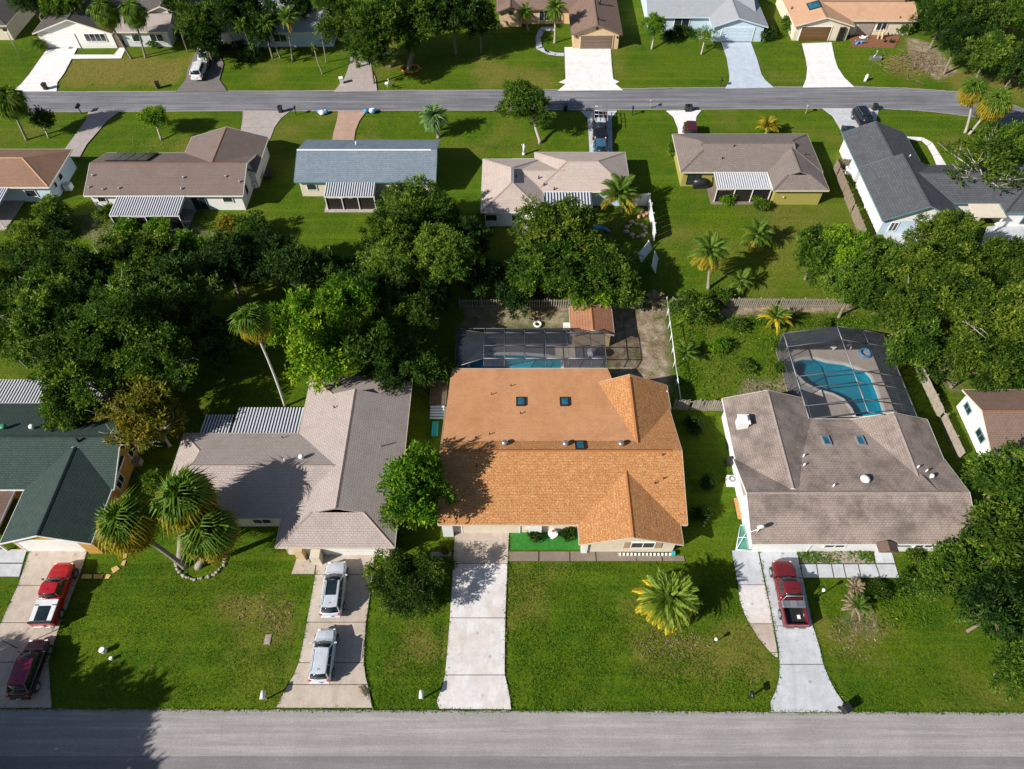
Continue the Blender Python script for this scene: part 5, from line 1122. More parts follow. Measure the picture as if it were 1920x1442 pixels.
palm((1165, 393), (1162, 368), 2.2, 'feather', 2.9, 26, 'spreading palm in the corner of the beige roofed house', mat=F_green, trunk=.14, el=(75, -10))
palm((1328, 540), (1331, 474), 4.6, 'feather', 2.3, 34, 'yellow tipped palm standing alone above the back fence', mat=F_green, low=F_yellow, lowfrac=.45, el=(75, -50))
palm((1437, 251), (1438, 240), 1.2, 'feather', 1.8, 20, 'small golden palm behind the mouse grey roof', mat=F_yellow, low=F_gold, el=(70, 0))
palm((1810, 248), (1824, 172), 5.4, 'fan', 1.9, 38, 'left of the two golden fan palms on the far lawn', group='twin golden fan palms', low=F_yellow, lowfrac=.6, bark=M_barkpale, el=(75, -65))
palm((1818, 251), (1865, 196), 4.9, 'fan', 2.2, 42, 'right leaning fan palm of the golden pair on the far lawn', group='twin golden fan palms', low=F_yellow, lowfrac=.6, bark=M_barkpale, el=(75, -65))
palm((50, 262), (20, 192), 5.3, 'fan', 2.2, 44, 'dark headed fan palm at the left edge below the far street', mat=L_oak, low=L_oak, trunk=.15, el=(78, -60))
palm((247, 110), (196, 24), 7.1, 'fan', 2.2, 38, 'left of two leaning palms before the white gabled house', mat=F_green, low=F_yellow, group='leaning palms by the white gabled house', trunk=.14, el=(75, -70))
palm((273, 108), (251, 26), 6.6, 'fan', 2.1, 38, 'right of two leaning palms before the white gabled house', mat=F_green, low=F_dead, group='leaning palms by the white gabled house', trunk=.14, el=(75, -70))
palm((549, 115), (540, 35), 6.4, 'feather', 2.0, 26, 'palm with one yellow frond among the dark far trees', low=F_yellow, lowfrac=.2, trunk=.12)
palm((526, 109), (500, 45), 6.0, 'feather', 1.7, 20, 'slim palm left of the one with the yellow frond', mat=L_oak, low=L_oak, trunk=.11); palm((478, 110), (455, 50), 5.6, 'feather', 1.6, 20, 'leftmost slim palm trunk of the dark far grove', mat=L_oak, low=L_oak, trunk=.11)
palm((612, 117), (601, 55), 5.5, 'feather', 1.3, 14, 'slim palm with a straight pole like trunk near the grey driveway', mat=L_oak, low=L_oak, trunk=.08); palm((605, 139), (589, 90), 3.6, 'feather', .8, 10, 'short thin palm in a small stone ring', mat=L_oak, low=L_oak, trunk=.08)
palm((352, 97), (338, 55), 4.2, 'feather', 1.3, 14, 'thin palm right of the tan roofed house', mat=L_oak, low=L_oak, trunk=.08)
palm((1040, 80), (1041, 18), 5.0, 'feather', 2.0, 34, 'palm in the curved path bed before the umber roof', mat=F_green, low=L_oak, trunk=.16, bark=M_barkpale, el=(78, -50)); palm((990, 56), (984, 24), 3.2, 'feather', 1.6, 26, 'short palm at the umber roofed gable', mat=L_oak, low=F_yellow, lowfrac=.15, el=(78, -40))
palm((945, 545), None, 1.0, 'feather', 1.7, 20, 'small green palm above the picket fence', el=(75, 0), low=F_green); palm((1412, 462), None, 1.6, 'feather', 2.2, 24, 'feathery green palm on the lawn right of the yellow tipped palm', low=F_yellow, lowfrac=.2)
palm((1447, 612), None, 1.2, 'stiff', 2.0, 24, 'yellow ginger palm left of the gabled pool cage', mat=F_green, low=F_gold, lowfrac=.5, el=(75, -5)); palm((1283, 672), None, .6, 'stiff', 1.8, 22, 'spiky green palm beside the pipe fence', low=F_green, el=(80, 5))
palm((1228, 572), None, .4, 'stiff', 1.6, 20, 'dry grey agave on the sandy strip', mat=F_dead, low=F_dead, el=(70, 0), name='agave', cat='agave'); palm((1250, 582), None, .5, 'stiff', 1.1, 14, 'small green palm at the top of the pipe fence', low=F_green, el=(75, 5))
palm((1160, 520), None, 2.0, 'feather', 2.4, 24, 'shaggy palm above the garden shed', low=F_green); palm((1600, 1140), None, .5, 'stiff', 1.3, 26, 'spiky green plant with withered leaves in the lawn', low=F_dead, lowfrac=.45, el=(80, -8), name='yucca_plant', cat='yucca'); palm((1598, 1105), None, .4, 'stiff', .95, 34, 'withered grey plant just above the spiky green one', mat=F_dead, low=F_dead, el=(80, 5), name='yucca_plant', cat='yucca')
palm((1385, 540), None, 1.0, 'feather', 1.7, 18, 'small palm in the yard between two shadows', low=F_green)

# ------------------------------------------------------------------ vehicles
PT = {}
def loft(stations, ring):
    mb = MB(); rings = []
    for st in stations: rings.append([mb.bm.verts.new(v) for v in ring(*st)])
    for a, b_ in zip(rings[:-1], rings[1:]):
        for k in range(len(a)-1): mb.bm.faces.new((a[k], a[k+1], b_[k+1], b_[k]))
        mb.bm.faces.new((a[-1], a[0], b_[0], b_[-1]))
    mb.bm.faces.new(rings[0][::-1]); mb.bm.faces.new(rings[-1])
    return mb
def ring_(x, w_, zl, zt, cr=.04):
    h_ = [(w_*.92, zl), (w_*.99, zl+.16), (w_, zl+(zt-zl)*.55), (w_*.975, zt-.10), (w_*.90, zt-.02), (w_*.7, zt+cr*.4), (w_*.35, zt+cr*.9), (0, zt+cr)]
    return [Vector((x, -a, z)) for a, z in h_[:-1]]+[Vector((x, 0, h_[-1][1]))]+[Vector((x, a, z)) for a, z in h_[:-1][::-1]]
def quadpanel(name, c, shr, off, mat, root, th=.012):
    c = [Vector(v) for v in c]; n = (c[1]-c[0]).cross(c[3]-c[0]).normalized(); cen = sum(c, Vector())/4
    if n.dot(cen-Vector((cen.x*.8, 0, .8))) < 0: n = -n
    q = [v.lerp(cen, 0)+((cen-v).normalized()*shr) for v in c]
    mb = MB(); lo = [mb.bm.verts.new(v+n*(off-.03)) for v in q]; hi = [mb.bm.verts.new(v+n*(off+th)) for v in q]
    mb.bm.faces.new(hi); mb.bm.faces.new(lo[::-1])
    for k in range(4): mb.bm.faces.new((lo[k], lo[(k+1) % 4], hi[(k+1) % 4], hi[k]))
    return link(name, mb.mesh(name), mat, root)
def vehicle(name, label, cat, rear, front, kind, body, roof=None, W=1.86, hood=None, group=None, zref=.9, L=None):
    r0, f0 = P(rear[0], rear[1], zref), P(front[0], front[1], zref); d = f0-r0; d.z = 0
    if L: c0 = (r0+f0)/2; r0 = c0-d.normalized()*L/2; f0 = c0+d.normalized()*L/2; d = f0-r0; d.z = 0
    L = d.length; cen = (r0+f0)/2; rz = math.atan2(d.y, d.x)
    root = thing(name, label, cat, (cen.x, cen.y, .075), rz, group); hw = W/2; roof = roof or body; hood = hood or body
    if kind == 'pickup':
        zb, zh, zr = 1.16, 1.10, 1.84; cb = (-.10*L, .215*L, -.065*L, .09*L); bed = -.125*L
        st = [(bed, hw*.985, .42, zb-.02), (bed+.05, hw, .38, zb), (.1*L, hw, .36, zb), (.2*L, hw*.99, .36, zb-.01), (.36*L, hw*.97, .38, zh-.04), (.45*L, hw*.90, .42, zh-.13), (.49*L, hw*.78, .46, zh-.26), (.5*L, hw*.70, .5, zh-.36)]
    else:
        zb, zh, zr = (1.08, 1.0, 1.68) if kind == 'suv' else (1.08, .98, 1.72) if kind == 'van' else (.93, .88, 1.42)
        cb = {'suv': (-.47*L, .22*L, -.40*L, .055*L), 'van': (-.44*L, .27*L, -.33*L, .10*L), 'sedan': (-.40*L, .22*L, -.25*L, .05*L)}[kind]
        st = [(-.5*L, hw*.72, .5, zb-.2), (-.49*L, hw*.84, .42, zb-.10), (-.455*L, hw*.94, .34, zb-.03), (-.35*L, hw*.99, .28, zb), (0, hw, .28, zb), (.2*L, hw*.99, .28, zb-.01), (.34*L, hw*.965, .30, zh-.03), (.43*L, hw*.90, .34, zh-.14), (.48*L, hw*.77, .40, zh-.27), (.5*L, hw*.62, .46, zh-.38)]
    bo = link('body', loft(st, ring_).mesh('body'), body, root); smooth(bo)
    m_ = bo.modifiers.new('soft', 'SUBSURF'); m_.levels = 1; m_.render_levels = 1
    # hood panel with its own colour / cut lines
    hx0, hx1 = cb[1]+.03, .44*L
    mb = MB()
    for k in range(6):
        x = hx0+(hx1-hx0)*k/5
    me_h = loft([(hx0+(hx1-hx0)*t, hw*(.80-.10*t*t), zh-.1, (zb if t < .01 else zh-.02+.03*(1-t))-.085*t*t) for t in (0, .25, .5, .75, 1)], lambda x, w_, zl, zt: [Vector((x, -w_, zt-.05)), Vector((x, -w_*.93, zt+.025)), Vector((x, -w_*.45, zt+.05)), Vector((x, 0, zt+.06)), Vector((x, w_*.45, zt+.05)), Vector((x, w_*.93, zt+.025)), Vector((x, w_, zt-.05))]).mesh('hood')
    ho = link('hood', me_h, hood, root)
    # cabin
    a0, a1, b0, b1 = cb; wb_, wt = hw*.90, hw*.70; zt = zr-.07
    base_z = zb-.04
    lo = [(a0, -wb_), (a1, -wb_*.93), (a1+.03*L, 0), (a1, wb_*.93), (a0, wb_), (a0-.015*L, 0)]; hi = [(b0, -wt), (b1, -wt), (b1+.02*L, 0), (b1, wt), (b0, wt), (b0-.01*L, 0)]
    mb = MB(); vl = [mb.bm.verts.new((x, y, base_z)) for x, y in lo]; vh = [mb.bm.verts.new((x, y, zt)) for x, y in hi]
    for k in range(6): mb.bm.faces.new((vl[k], vl[(k+1) % 6], vh[(k+1) % 6], vh[k]))
    mb.bm.faces.new(vh); mb.bm.faces.new(vl[::-1]); co = link('cabin', mb.mesh('cabin'), body, root); bevel(co, .03, 2)
    def lp(t0, t1, k):  # side line between rear and front
        return None
    for sg in (-1, 1):
        nwin = 2 if kind in ('pickup', 'sedan') else 3
        for i in range(nwin):
            u0, u1 = i/nwin, (i+1)/nwin
            A = Vector((a0, sg*wb_, base_z)); B_ = Vector((a1, sg*wb_*.93, base_z)); C_ = Vector((b1, sg*wt, zt)); D = Vector((b0, sg*wt, zt))
            ins = .12
            q = [A.lerp(B_, u0*(1-.08)+.04), A.lerp(B_, u1*(1-.08)+.04), D.lerp(C_, u1*(1-.08)+.04), D.lerp(C_, u0*(1-.08)+.04)]
            q = [q[0].lerp(q[3], .12), q[1].lerp(q[2], .12), q[2].lerp(q[1], .1), q[3].lerp(q[0], .1)]
            quadpanel('side_window', q, .035, .008, M_carglass, root)
    fw = [Vector((a1, -wb_*.9, base_z+.02)), Vector((a1, wb_*.9, base_z+.02)), Vector((b1, wt*.97, zt-.01)), Vector((b1, -wt*.97, zt-.01))]
    # windscreens follow the bowed cabin: two halves joined at the middle
    def bowed(nm, xlo, xlom, xhi, xhim, sgn):
        mb = MB(); o_ = .018*sgn
        lo_ = [(xlo+o_, -wb_*.86), (xlom+o_, 0), (xlo+o_, wb_*.86)]; hi_ = [(xhi+o_, -wt*.88), (xhim+o_, 0), (xhi+o_, wt*.88)]
        f0_, f1_ = .10, .93
        def pt(l, h_, f): return Vector((l[0]+(h_[0]-l[0])*f, l[1]+(h_[1]-l[1])*f, base_z+(zt-base_z)*f+.012))
        v0 = [mb.bm.verts.new(pt(l, h_, f0_)) for l, h_ in zip(lo_, hi_)]; v1 = [mb.bm.verts.new(pt(l, h_, f1_)) for l, h_ in zip(lo_, hi_)]
        for k in range(2): f = mb.bm.faces.new((v0[k], v0[k+1], v1[k+1], v1[k])); f.smooth = True
        o = link(nm, mb.mesh(nm), M_carglass, root); sm = o.modifiers.new('thick', 'SOLIDIFY'); sm.thickness = .03; sm.offset = 0; return o
    bowed('windshield', a1, a1+.03*L, b1, b1+.02*L, 1); bowed('rear_window', a0, a0-.015*L, b0, b0-.01*L, -1)
    rp_ = loft([(b0-.03, wt*.96, 0, 0), (b0+.12, wt*1.03, 0, 0), ((b0+b1)/2, wt*1.05, 0, 0), (b1-.1, wt*1.03, 0, 0), (b1+.04, wt*.95, 0, 0)], lambda x, w_, q, q2: [Vector((x, -w_, zt-.03)), Vector((x, -w_*.93, zt+.035)), Vector((x, -w_*.5, zt+.06)), Vector((x, 0, zt+.068)), Vector((x, w_*.5, zt+.06)), Vector((x, w_*.93, zt+.035)), Vector((x, w_, zt-.03))]).mesh('roof_panel')
    ro = link('roof_panel', rp_, roof, root)
    # wheels
    rw = .36 if kind in ('suv', 'van', 'sedan') else .40
    for x in ((-.31*L, .315*L) if kind != 'pickup' else (-.30*L, .335*L)):
        for sg in (-1, 1):
            mb = MB(); c = Vector((x, sg*(hw-.09), rw)); mb.tube([c+Vector((0, -.12, 0)), c+Vector((0, -.10, 0)), c+Vector((0, .10, 0)), c+Vector((0, .12, 0))], [rw*.88, rw, rw, rw*.88], 20)
            t = link('wheel', mb.mesh('wheel'), M_rubber, root); mb = MB(); c2 = c+Vector((0, sg*.122, 0)); mb.tube([c2-Vector((0, .01, 0)), c2+Vector((0, .01, 0))], rw*.62, 14); link('rim', mb.mesh('rim'), M_metal, t)
            mb = MB(); mb.tube([Vector((x, sg*(hw-.25), rw+.02)), Vector((x, sg*(hw+.004), rw+.02))], rw*1.15, 20); link('wheel_arch', mb.mesh('wheel_arch'), M_black, root)
    for sg in (-1, 1):
        mb = MB(); mb.box((cb[1]-.12, sg*(hw+.08), zb+.08), (.12, .2, .16)); o = link('mirror', mb.mesh('mirror'), body if kind != 'pickup' else M_black, root); bevel(o, .03)
        mb = MB(); mb.box((.462*L, sg*hw*.64, zh-.235), (.14, .28, .10), rz=-sg*.35); o = link('headlight', mb.mesh('headlight'), M_white if kind != 'x' else None, root); bevel(o, .02)
        mb = MB(); mb.box((-.487*L, sg*hw*.80, zb-.16 if kind != 'pickup' else .98), (.08, .2, .2)); o = link('taillight', mb.mesh('taillight'), M_red, root)
    for sg in (-1, 1):
        for x in ((a0+.12*L, (a0+a1)/2, a1-.02*L) if kind != 'pickup' else (a0+.02, (a0+a1)/2, a1-.02)):
            mb = MB(); mb.box((x, sg*hw*.992, .72), (.022, .03, .56)); link('door_seam', mb.mesh('door_seam'), M_black, root)
    mb = MB(); mb.box((-.502*L, 0, .46), (.14, W*.84, .2)); o = link('bumper', mb.mesh('bumper'), M_metal if kind == 'pickup' else body, root); bevel(o, .03)
    mb = MB(); mb.box((.495*L, 0, .44), (.12, W*.66, .18)); o = link('bumper', mb.mesh('bumper'), M_black, root); bevel(o, .03)
    mb = MB(); mb.box((-.502*L-.07, 0, .66), (.02, .32, .14)); link('licence_plate', mb.mesh('licence_plate'), M_white, root)
    mb = MB(); mb.tube([(b0+.35, 0, zt+.06), (b0+.15, 0, zt+.2)], .018, 5); link('antenna', mb.mesh('antenna'), M_black, root)
    if kind == 'suv':
        for sg in (-1, 1): mb = MB(); mb.tube([(b0+.1, sg*wt*.93, zt+.07), (b0+.3, sg*wt*.93, zt+.12), (b1-.3, sg*wt*.93, zt+.12), (b1-.1, sg*wt*.93, zt+.07)], .018, 5); link('roof_rail', mb.mesh('roof_rail'), M_alu, root)
    if kind == 'pickup':
        x0 = -.495*L; bl = bed-x0; mb = MB(); mb.box((x0+bl/2, 0, .70), (bl, W*.86, .06)); link('bed_floor', mb.mesh('bed_floor'), M_black, root)
        for sg in (-1, 1):
            mb = MB(); mb.box((x0+bl/2, sg*(hw-.08), .80), (bl, .16, .76)); o = link('bed_side', mb.mesh('bed_side'), body, root); bevel(o, .05, 2)
        mb = MB(); mb.box((x0+.03, 0, .82), (.1, W*.80, .70)); o = link('tailgate', mb.mesh('tailgate'), body, root); bevel(o, .03, 2)
        mb = MB(); mb.box((bed-.02, 0, .88), (.06, W*.8, .56)); link('bed_front', mb.mesh('bed_front'), body, root)
    root['L'] = 0; del root['L']
    return root, L, zt, hw
PR = paint('paint_bright_red', (.42, .012, .018), .1); PM = paint('paint_maroon', (.17, .018, .024), .2); PMg = paint('paint_magenta_wine', (.19, .010, .05), .3); PMd = paint('paint_near_black_wine', (.035, .012, .018), .3)
PSl = paint('paint_silver_blue', (.66, .70, .76), .25, .32); PW = paint('paint_white', (.72, .74, .76), .05); PBk = paint('paint_black', (.012, .013, .018), .2); PBl = paint('paint_steel_blue', (.06, .16, .26), .3); PDr = paint('paint_dark_cherry', (.09, .012, .022), .2); PNv = paint('paint_navy', (.015, .03, .05), .3)
rt, L_, zt_, hw_ = vehicle('pickup_truck', 'bright red pickup truck with a white bed cover in the left driveway', 'pickup truck', (77, 1172), (121, 1053), 'pickup', PR, zref=1.0, W=1.95, group='vehicles parked in the near driveways')
mb = MB(); x0 = -.49*L_; x1 = -.13*L_; xm = (x0+x1)/2; bl = x1-x0
for c_, s_ in (((x1-.26, 0, 1.24), (.52, 1.78, .1)), ((x0+.08, 0, 1.24), (.16, 1.78, .1)), ((xm-.1, .70, 1.24), (bl-.6, .38, .1)), ((xm-.1, -.70, 1.24), (bl-.6, .38, .1))): mb.box(c_, s_)
o = link('bed_cover', mb.mesh('bed_cover'), PW, rt); bevel(o, .02)
mb = MB(); mb.box((xm-.1, 0, 1.22), (bl-.6, 1.04, .06)); o2 = link('cover_window', mb.mesh('cover_window'), M_carglass, o)
mb = MB(); mb.box((x0+.02, 0, 1.28), (.14, 1.8, .16)); link('spoiler', mb.mesh('spoiler'), M_black, rt)
vehicle('minivan', 'dark wine coloured van with a magenta roof near the street', 'van', (33, 1308), (73, 1197), 'van', PMd, PMg, W=1.85, group='vehicles parked in the near driveways')
rt, L_, zt_, hw_ = vehicle('wagon', 'silver wagon with a dark glass sunroof, closer to the garage', 'car', (619, 1154), (632, 1051), 'suv', PSl, W=1.86, group='vehicles parked in the near driveways')
mb = MB(); mb.box((-.07*L_, 0, zt_+.075), (1.25, .86, .02)); o = link('sunroof', mb.mesh('sunroof'), M_carglass, rt); bevel(o, .01)
vehicle('wagon', 'silver hatchback with a plain roof, closer to the street', 'car', (598, 1278), (613, 1177), 'suv', PSl, W=1.76, group='vehicles parked in the near driveways')
rt, L_, zt_, hw_ = vehicle('pickup_truck', 'maroon pickup truck with an open bed and silver toolbox', 'pickup truck', (1495, 1174), (1466, 1049), 'pickup', PM, zref=1.0, W=1.95, group='vehicles parked in the near driveways')
mb = MB(); mb.box((-.20*L_, 0, 1.22), (.62, 1.9, .2)); o = link('toolbox', mb.mesh('toolbox'), M_metal, rt); bevel(o, .08, 2); mb = MB(); mb.box((-.20*L_, 0, 1.335), (.5, .45, .03)); link('toolbox_lid', mb.mesh('toolbox_lid'), M_alu, o)
mb = MB(); mb.box((-.36*L_, -.35, .78), (.3, .22, .1)); link('bed_load', mb.mesh('bed_load'), M_white, rt)
mb = MB(); mb.tube([(-.145*L_, -.85, 1.25), (-.13*L_, -.7, 1.95), (-.13*L_, .7, 1.95), (-.145*L_, .85, 1.25)], .035, 6); link('headache_rack', mb.mesh('headache_rack'), M_alu, rt)
vehicle('wagon', 'white wagon parked on the cracked asphalt driveway', 'car', (367, 143), (379, 112), 'suv', PW, W=1.85, zref=.9, L=4.9)
vehicle('sedan', 'white car half hidden behind the white wagon', 'car', (381, 107), (384, 88), 'sedan', PW, W=1.8, L=4.6)
rt, L_, zt_, hw_ = vehicle('pickup_truck', 'dark pickup truck with a ladder rack behind the beige roof', 'pickup truck', (1125, 212), (1126, 258), 'pickup', PBk, roof=PSl, zref=1.0, W=2.0, L=5.9)
mb = MB()
for x in (-.47*L_, -.3*L_, -.14*L_):
    mb.tube([(x, -.88, 1.1), (x, -.88, 2.0), (x, .88, 2.0), (x, .88, 1.1)], .04, 5)
for y in (-.88, -.3, .3, .88): mb.tube([(-.5*L_, y, 2.02), (.1*L_, y, 2.02)], .04, 5)
link('ladder_rack', mb.mesh('ladder_rack'), M_alu, rt)
vehicle('sedan', 'steel blue car in front of the dark pickup truck', 'car', (1126, 264), (1127, 292), 'sedan', PBl, W=1.8, L=4.5)
vehicle('pickup_truck', 'black off road truck with its spare wheel towards the far street', 'pickup truck', (1612, 210), (1630, 238), 'suv', PBk, W=2.0, L=4.8)
vehicle('sedan', 'red car showing just behind the charcoal roof', 'car', (1629, 236), (1640, 262), 'sedan', PR, W=1.8, L=4.6)
vehicle('sedan', 'dark navy car tucked at the charcoal roof corner', 'car', (1592, 241), (1600, 268), 'sedan', PNv, W=1.85, L=4.7)
vehicle('sedan', 'dark cherry red car behind the mouse grey roof', 'car', (1294, 237), (1297, 262), 'van', PDr, W=1.85, L=4.5)

# ------------------------------------------------------------------ fences
def fence(name, label, a, b_, h, w_, gap, mat, rails=2, posts=2.4, jitter=.03, group=None, rmat=None, zlean=0):
    a, b_ = Vector(a), Vector(b_); d = b_-a; d.z = 0; L = d.length; u = d.normalized(); rz = math.atan2(u.y, u.x)
    root = thing(name, label, 'fence', (a.x, a.y, 0), rz, group); r_ = random.Random(int(a.x*10+h*100))
    me = MB().box((0, 0, h/2), (w_, .025, h)).mesh('board'); me.materials.append(mat); n = int(L/(w_+gap))
    for i in range(n):
        if r_.random() < .02: continue
        inst('board', me, root, ((i+.5)*L/n, -.03, r_.uniform(-jitter, jitter)), (r_.uniform(-zlean, zlean), r_.uniform(-.02, .02)-0, r_.uniform(-.05, .05)))
    for k in range(rails): MB_ = MB().box((L/2, .02, h*(.2+.6*k/max(1, rails-1))), (L, .05, .09)); link('rail', MB_.mesh('rail'), rmat or mat, root)
    m2 = MB().box((0, 0, h*.52), (.1, .1, h*1.04)).mesh('post'); m2.materials.append(rmat or mat)
    for k in range(int(L/posts)+1): inst('post', m2, root, (min(L, k*posts), .08, 0))
    return root
fence('picket_fence', 'weathered picket fence running behind the narrow pool and the shed', P(862, 577), P(1205, 577), 1.35, .10, .16, M_woodpale, zlean=.04)
fence('picket_fence', 'long wooden back fence behind the weedy yard on the right', P(1258, 575), P(1600, 577), 1.4, .13, .10, M_woodpale, zlean=.03)
fence('privacy_fence', 'sun bleached privacy fence right of the screened pool', P(1680, 618), P(1797, 862), 1.35, .28, .012, M_woodpale, posts=2.4)
fence('privacy_fence', 'dark weathered wooden fence left of the charcoal roofed house', P(1562, 318), P(1615, 452), 1.7, .28, .012, M_wood, posts=2.4)
fence('privacy_fence', 'short dark slatted gate fence joining the white house wall', P(1563, 316), P(1597, 318), 1.6, .18, .05, M_wooddark)
fence('privacy_fence', 'crooked wooden boards between the orange and grey brown houses', P(1262, 768), P(1362, 770), 1.7, .16, .05, M_woodpale, zlean=.06)
fence('vinyl_fence', 'white vinyl fence at the back of the beige roofed house', P(1185, 385), P(1213, 385), 1.8, .9, .01, M_vinyl, posts=1.8)
fence('vinyl_fence', 'white vinyl fence running down beside the beige roofed house', P(1214, 385), P(1226, 455), 1.8, .9, .01, M_vinyl, posts=1.8)
for pa, pb, lb in (((1203, 492), (1222, 468), 'blown down white vinyl fence panel, the larger one'), ((1229, 512), (1234, 486), 'loose white vinyl fence panel lying right of the larger one')):
    a, b_ = P(*pa), P(*pb); d = b_-a; mb = MB(); mb.box((0, 0, .6), (d.length, .06, 1.2))
    mb.box((-d.length/2, 0, .65), (.12, .12, 1.3)); mb.box((d.length/2, 0, .65), (.12, .12, 1.3)); o = mb.build('fence_panel', M_vinyl); o.location = (a+b_)/2; o.rotation_euler = (-.5, 0, math.atan2(d.y, d.x)); tag(o, lb, 'fence panel', 'broken vinyl panels')
root = thing('pipe_fence', 'thin white pipe fence along the sandy strip by the orange house', 'fence', P(1245, 560)); a, b_, c_ = P(1247, 572), P(1262, 690), P(1272, 760)
for q0, q1 in ((a, b_), (b_, c_)):
    MB().tube([q0+Vector((0, 0, 1.2)), q1+Vector((0, 0, 1.2))], .045, 6).build('rail', M_vinyl, root)
for t in range(8):
    q = a.lerp(c_, t/7) if t else a; q = (a.lerp(b_, t/5) if t < 5 else b_.lerp(c_, (t-5)/2)); MB().tube([q, q+Vector((0, 0, 1.3))], .05, 6).build('post', M_vinyl, root)

# ------------------------------------------------------------------ small things
def mailbox(px, py, label, mat=None, h=1.1, s_=1.0):
    p = P(px, py, h); root = thing('mailbox', label, 'mailbox', (p.x, p.y, 0), 0, 'mailboxes by the streets')
    MB().box((p.x, p.y, h/2), (.1, .1, h)).build('post', M_woodpale if mat is not M_black else M_black, root)
    mb = MB(); mb.box((p.x, p.y, h+.06), (.26*s_, .5*s_, .14*s_)); mb.tube([(p.x, p.y-.25*s_, h+.13), (p.x, p.y+.25*s_, h+.13)], .13*s_, 10); o = mb.build('box', mat or M_white, root)
mailbox(493, 1304, 'white mailbox at the lower left lawn corner by the near street', s_=1.2); mailbox(790, 1303, 'white mailbox just left of the stained white driveway', s_=1.2); mailbox(1410, 1303, 'thin dark mailbox on the right lawn near the street', M_black)
mailbox(1272, 150, 'dark mailbox left of the driveway with the bronze door', M_black) if False else None
mailbox(1354, 150, 'dark mailbox left of the pale blue driveway', M_black); mailbox(146, 200, 'dark mailbox left of the shaded pink driveway', M_black, s_=1.6); mailbox(552, 203, 'slim mailbox right of the pink grey driveway', M_black); mailbox(1187, 203, 'mailbox right of the dark pickup', M_black); mailbox(1515, 200, 'mailbox left of the crowded blue grey driveway', M_woodpale); mailbox(1221, 190, 'small mailbox left of the flared cream driveway', M_woodpale)
def bin_(px, py, label, mat, rz=0, n=1, z=0):
    p = P(px, py, 0); root = thing('wheelie_bin', label, 'rubbish bin', (p.x, p.y, z), rz, 'rubbish bins by the streets')
    root.scale = (.8, .8, .9)
    mb = MB(); v0 = [mb.bm.verts.new((x*.27, y*.3, .04)) for x, y in ((-1, -1), (1, -1), (1, 1), (-1, 1))]; v1 = [mb.bm.verts.new((x*.34, y*.38, 1.0)) for x, y in ((-1, -1), (1, -1), (1, 1), (-1, 1))]
    mb.bm.faces.new(v0[::-1]); mb.bm.faces.new(v1)
    for k in range(4): mb.bm.faces.new((v0[k], v0[(k+1) % 4], v1[(k+1) % 4], v1[k]))
    o = link('body', mb.mesh('body'), mat, root); mb = MB(); mb.box((0, 0, 1.05), (.76, .84, .09)); o = link('lid', mb.mesh('lid'), mat, root); bevel(o, .03)
    for s_ in (-1, 1): mb = MB(); mb.tube([(s_*.3, .36, .14), (s_*.36, .36, .14)], .14, 10); link('wheel', mb.mesh('wheel'), M_rubber, root)
bin_(1581, 1332, 'black bin tilted at the corner of the blue grey driveway', M_black, .5); bin_(87, 168, 'black bin standing on the bright white driveway', M_black); bin_(298, 165, 'black and white bin on the far verge', M_black, .4); bin_(527, 211, 'dark bin beside the pink grey driveway', M_black); bin_(1287, 209, 'left of two black bins at the cream driveway', M_black); bin_(1292, 209, 'right of two black bins at the cream driveway', M_black); bin_(1060, 208, 'dark blue bin left of the dark pickup driveway', PNv); bin_(641, 157, 'pale bin at the shaded grey driveway', M_white, .3); bin_(1638, 207, 'dark bin right of the black off road truck', M_black); bin_(1366, 871, 'black bin against the wall of the grey brown house', M_black); bin_(1584, 288, 'dark bin at the charcoal house wall', M_black)
def bags(px, py, label):
    root = thing('rubbish_bags', label, 'rubbish bags', P(px, py), 0, 'piles of blue bags'); r_ = random.Random(px)
    for k in range(4): mb = MB(); mb.ball((r_.uniform(-.7, .7), r_.uniform(-.35, .35), .3), r_.uniform(.32, .45), (1.1, 1, .85), 10, 7); link('bag', mb.mesh('bag'), M_blue if k % 2 else M_white, root)
bags(609, 212, 'pile of blue and white bags left of the salmon driveway'); bags(694, 213, 'pile of blue bags right of the salmon driveway')
def acunit(px, py, label):
    p = P(px, py, .4); root = thing('air_conditioner', label, 'air conditioner', (p.x, p.y, 0), 0, 'air conditioning units')
    o = MB().box((p.x, p.y, .42), (.85, .85, .8)).build('casing', M_white, root); bevel(o, .04)
    MB().tube([(p.x, p.y, .82), (p.x, p.y, .85)], .34, 20).build('fan_guard', M_alu, root); MB().tube([(p.x, p.y, .85), (p.x, p.y, .87)], .12, 10).build('fan_hub', M_white, root)
acunit(1371, 902, 'square white air conditioner at the left wall of the grey brown house'); acunit(1592, 320, 'white air conditioner at the charcoal roofed house'); acunit(1372, 876, 'second air conditioner behind the square white one') if False else None
acunit(475, 345, 'small air conditioner by the brown roofed house side wall'); acunit(128, 350, 'pale air conditioner beside the rust roofed house')
# teal trellis gate left of the garage on the right
root = thing('trellis_gate', 'teal framed trellis gate left of the grey brown house garage', 'gate', P(1394, 1032)); a, b_, c_, d_ = P(1380, 1031, .6), P(1408, 1031, .6), P(1407, 985, .6), P(1388, 985, .6)
for q0, q1 in ((a, b_), (b_, c_), (c_, d_), (d_, a), (a.lerp(d_, .5), b_.lerp(c_, .5)), (a, c_)): MB().tube([q0, q1], .05, 5).build('bar', M_bluewhite, root)
mb = MB(); mb.poly([v-Vector((0, 0, .1)) for v in (a, b_, c_, d_)]); mb.build('mesh_sheet', screenmat('teal_mesh', (.10, .35, .28), .6), root)
p = P(1388, 955, .1); small('plank_ramp', 'orange wooden ramp beside the grey brown house', 'ramp', plain('orange_plank', (.5, .25, .1), .8, var=.2), lambda m_: [m_.box((0, -.9+k*.26, .12), (.85, .24, .06)) for k in range(8)], at=p)
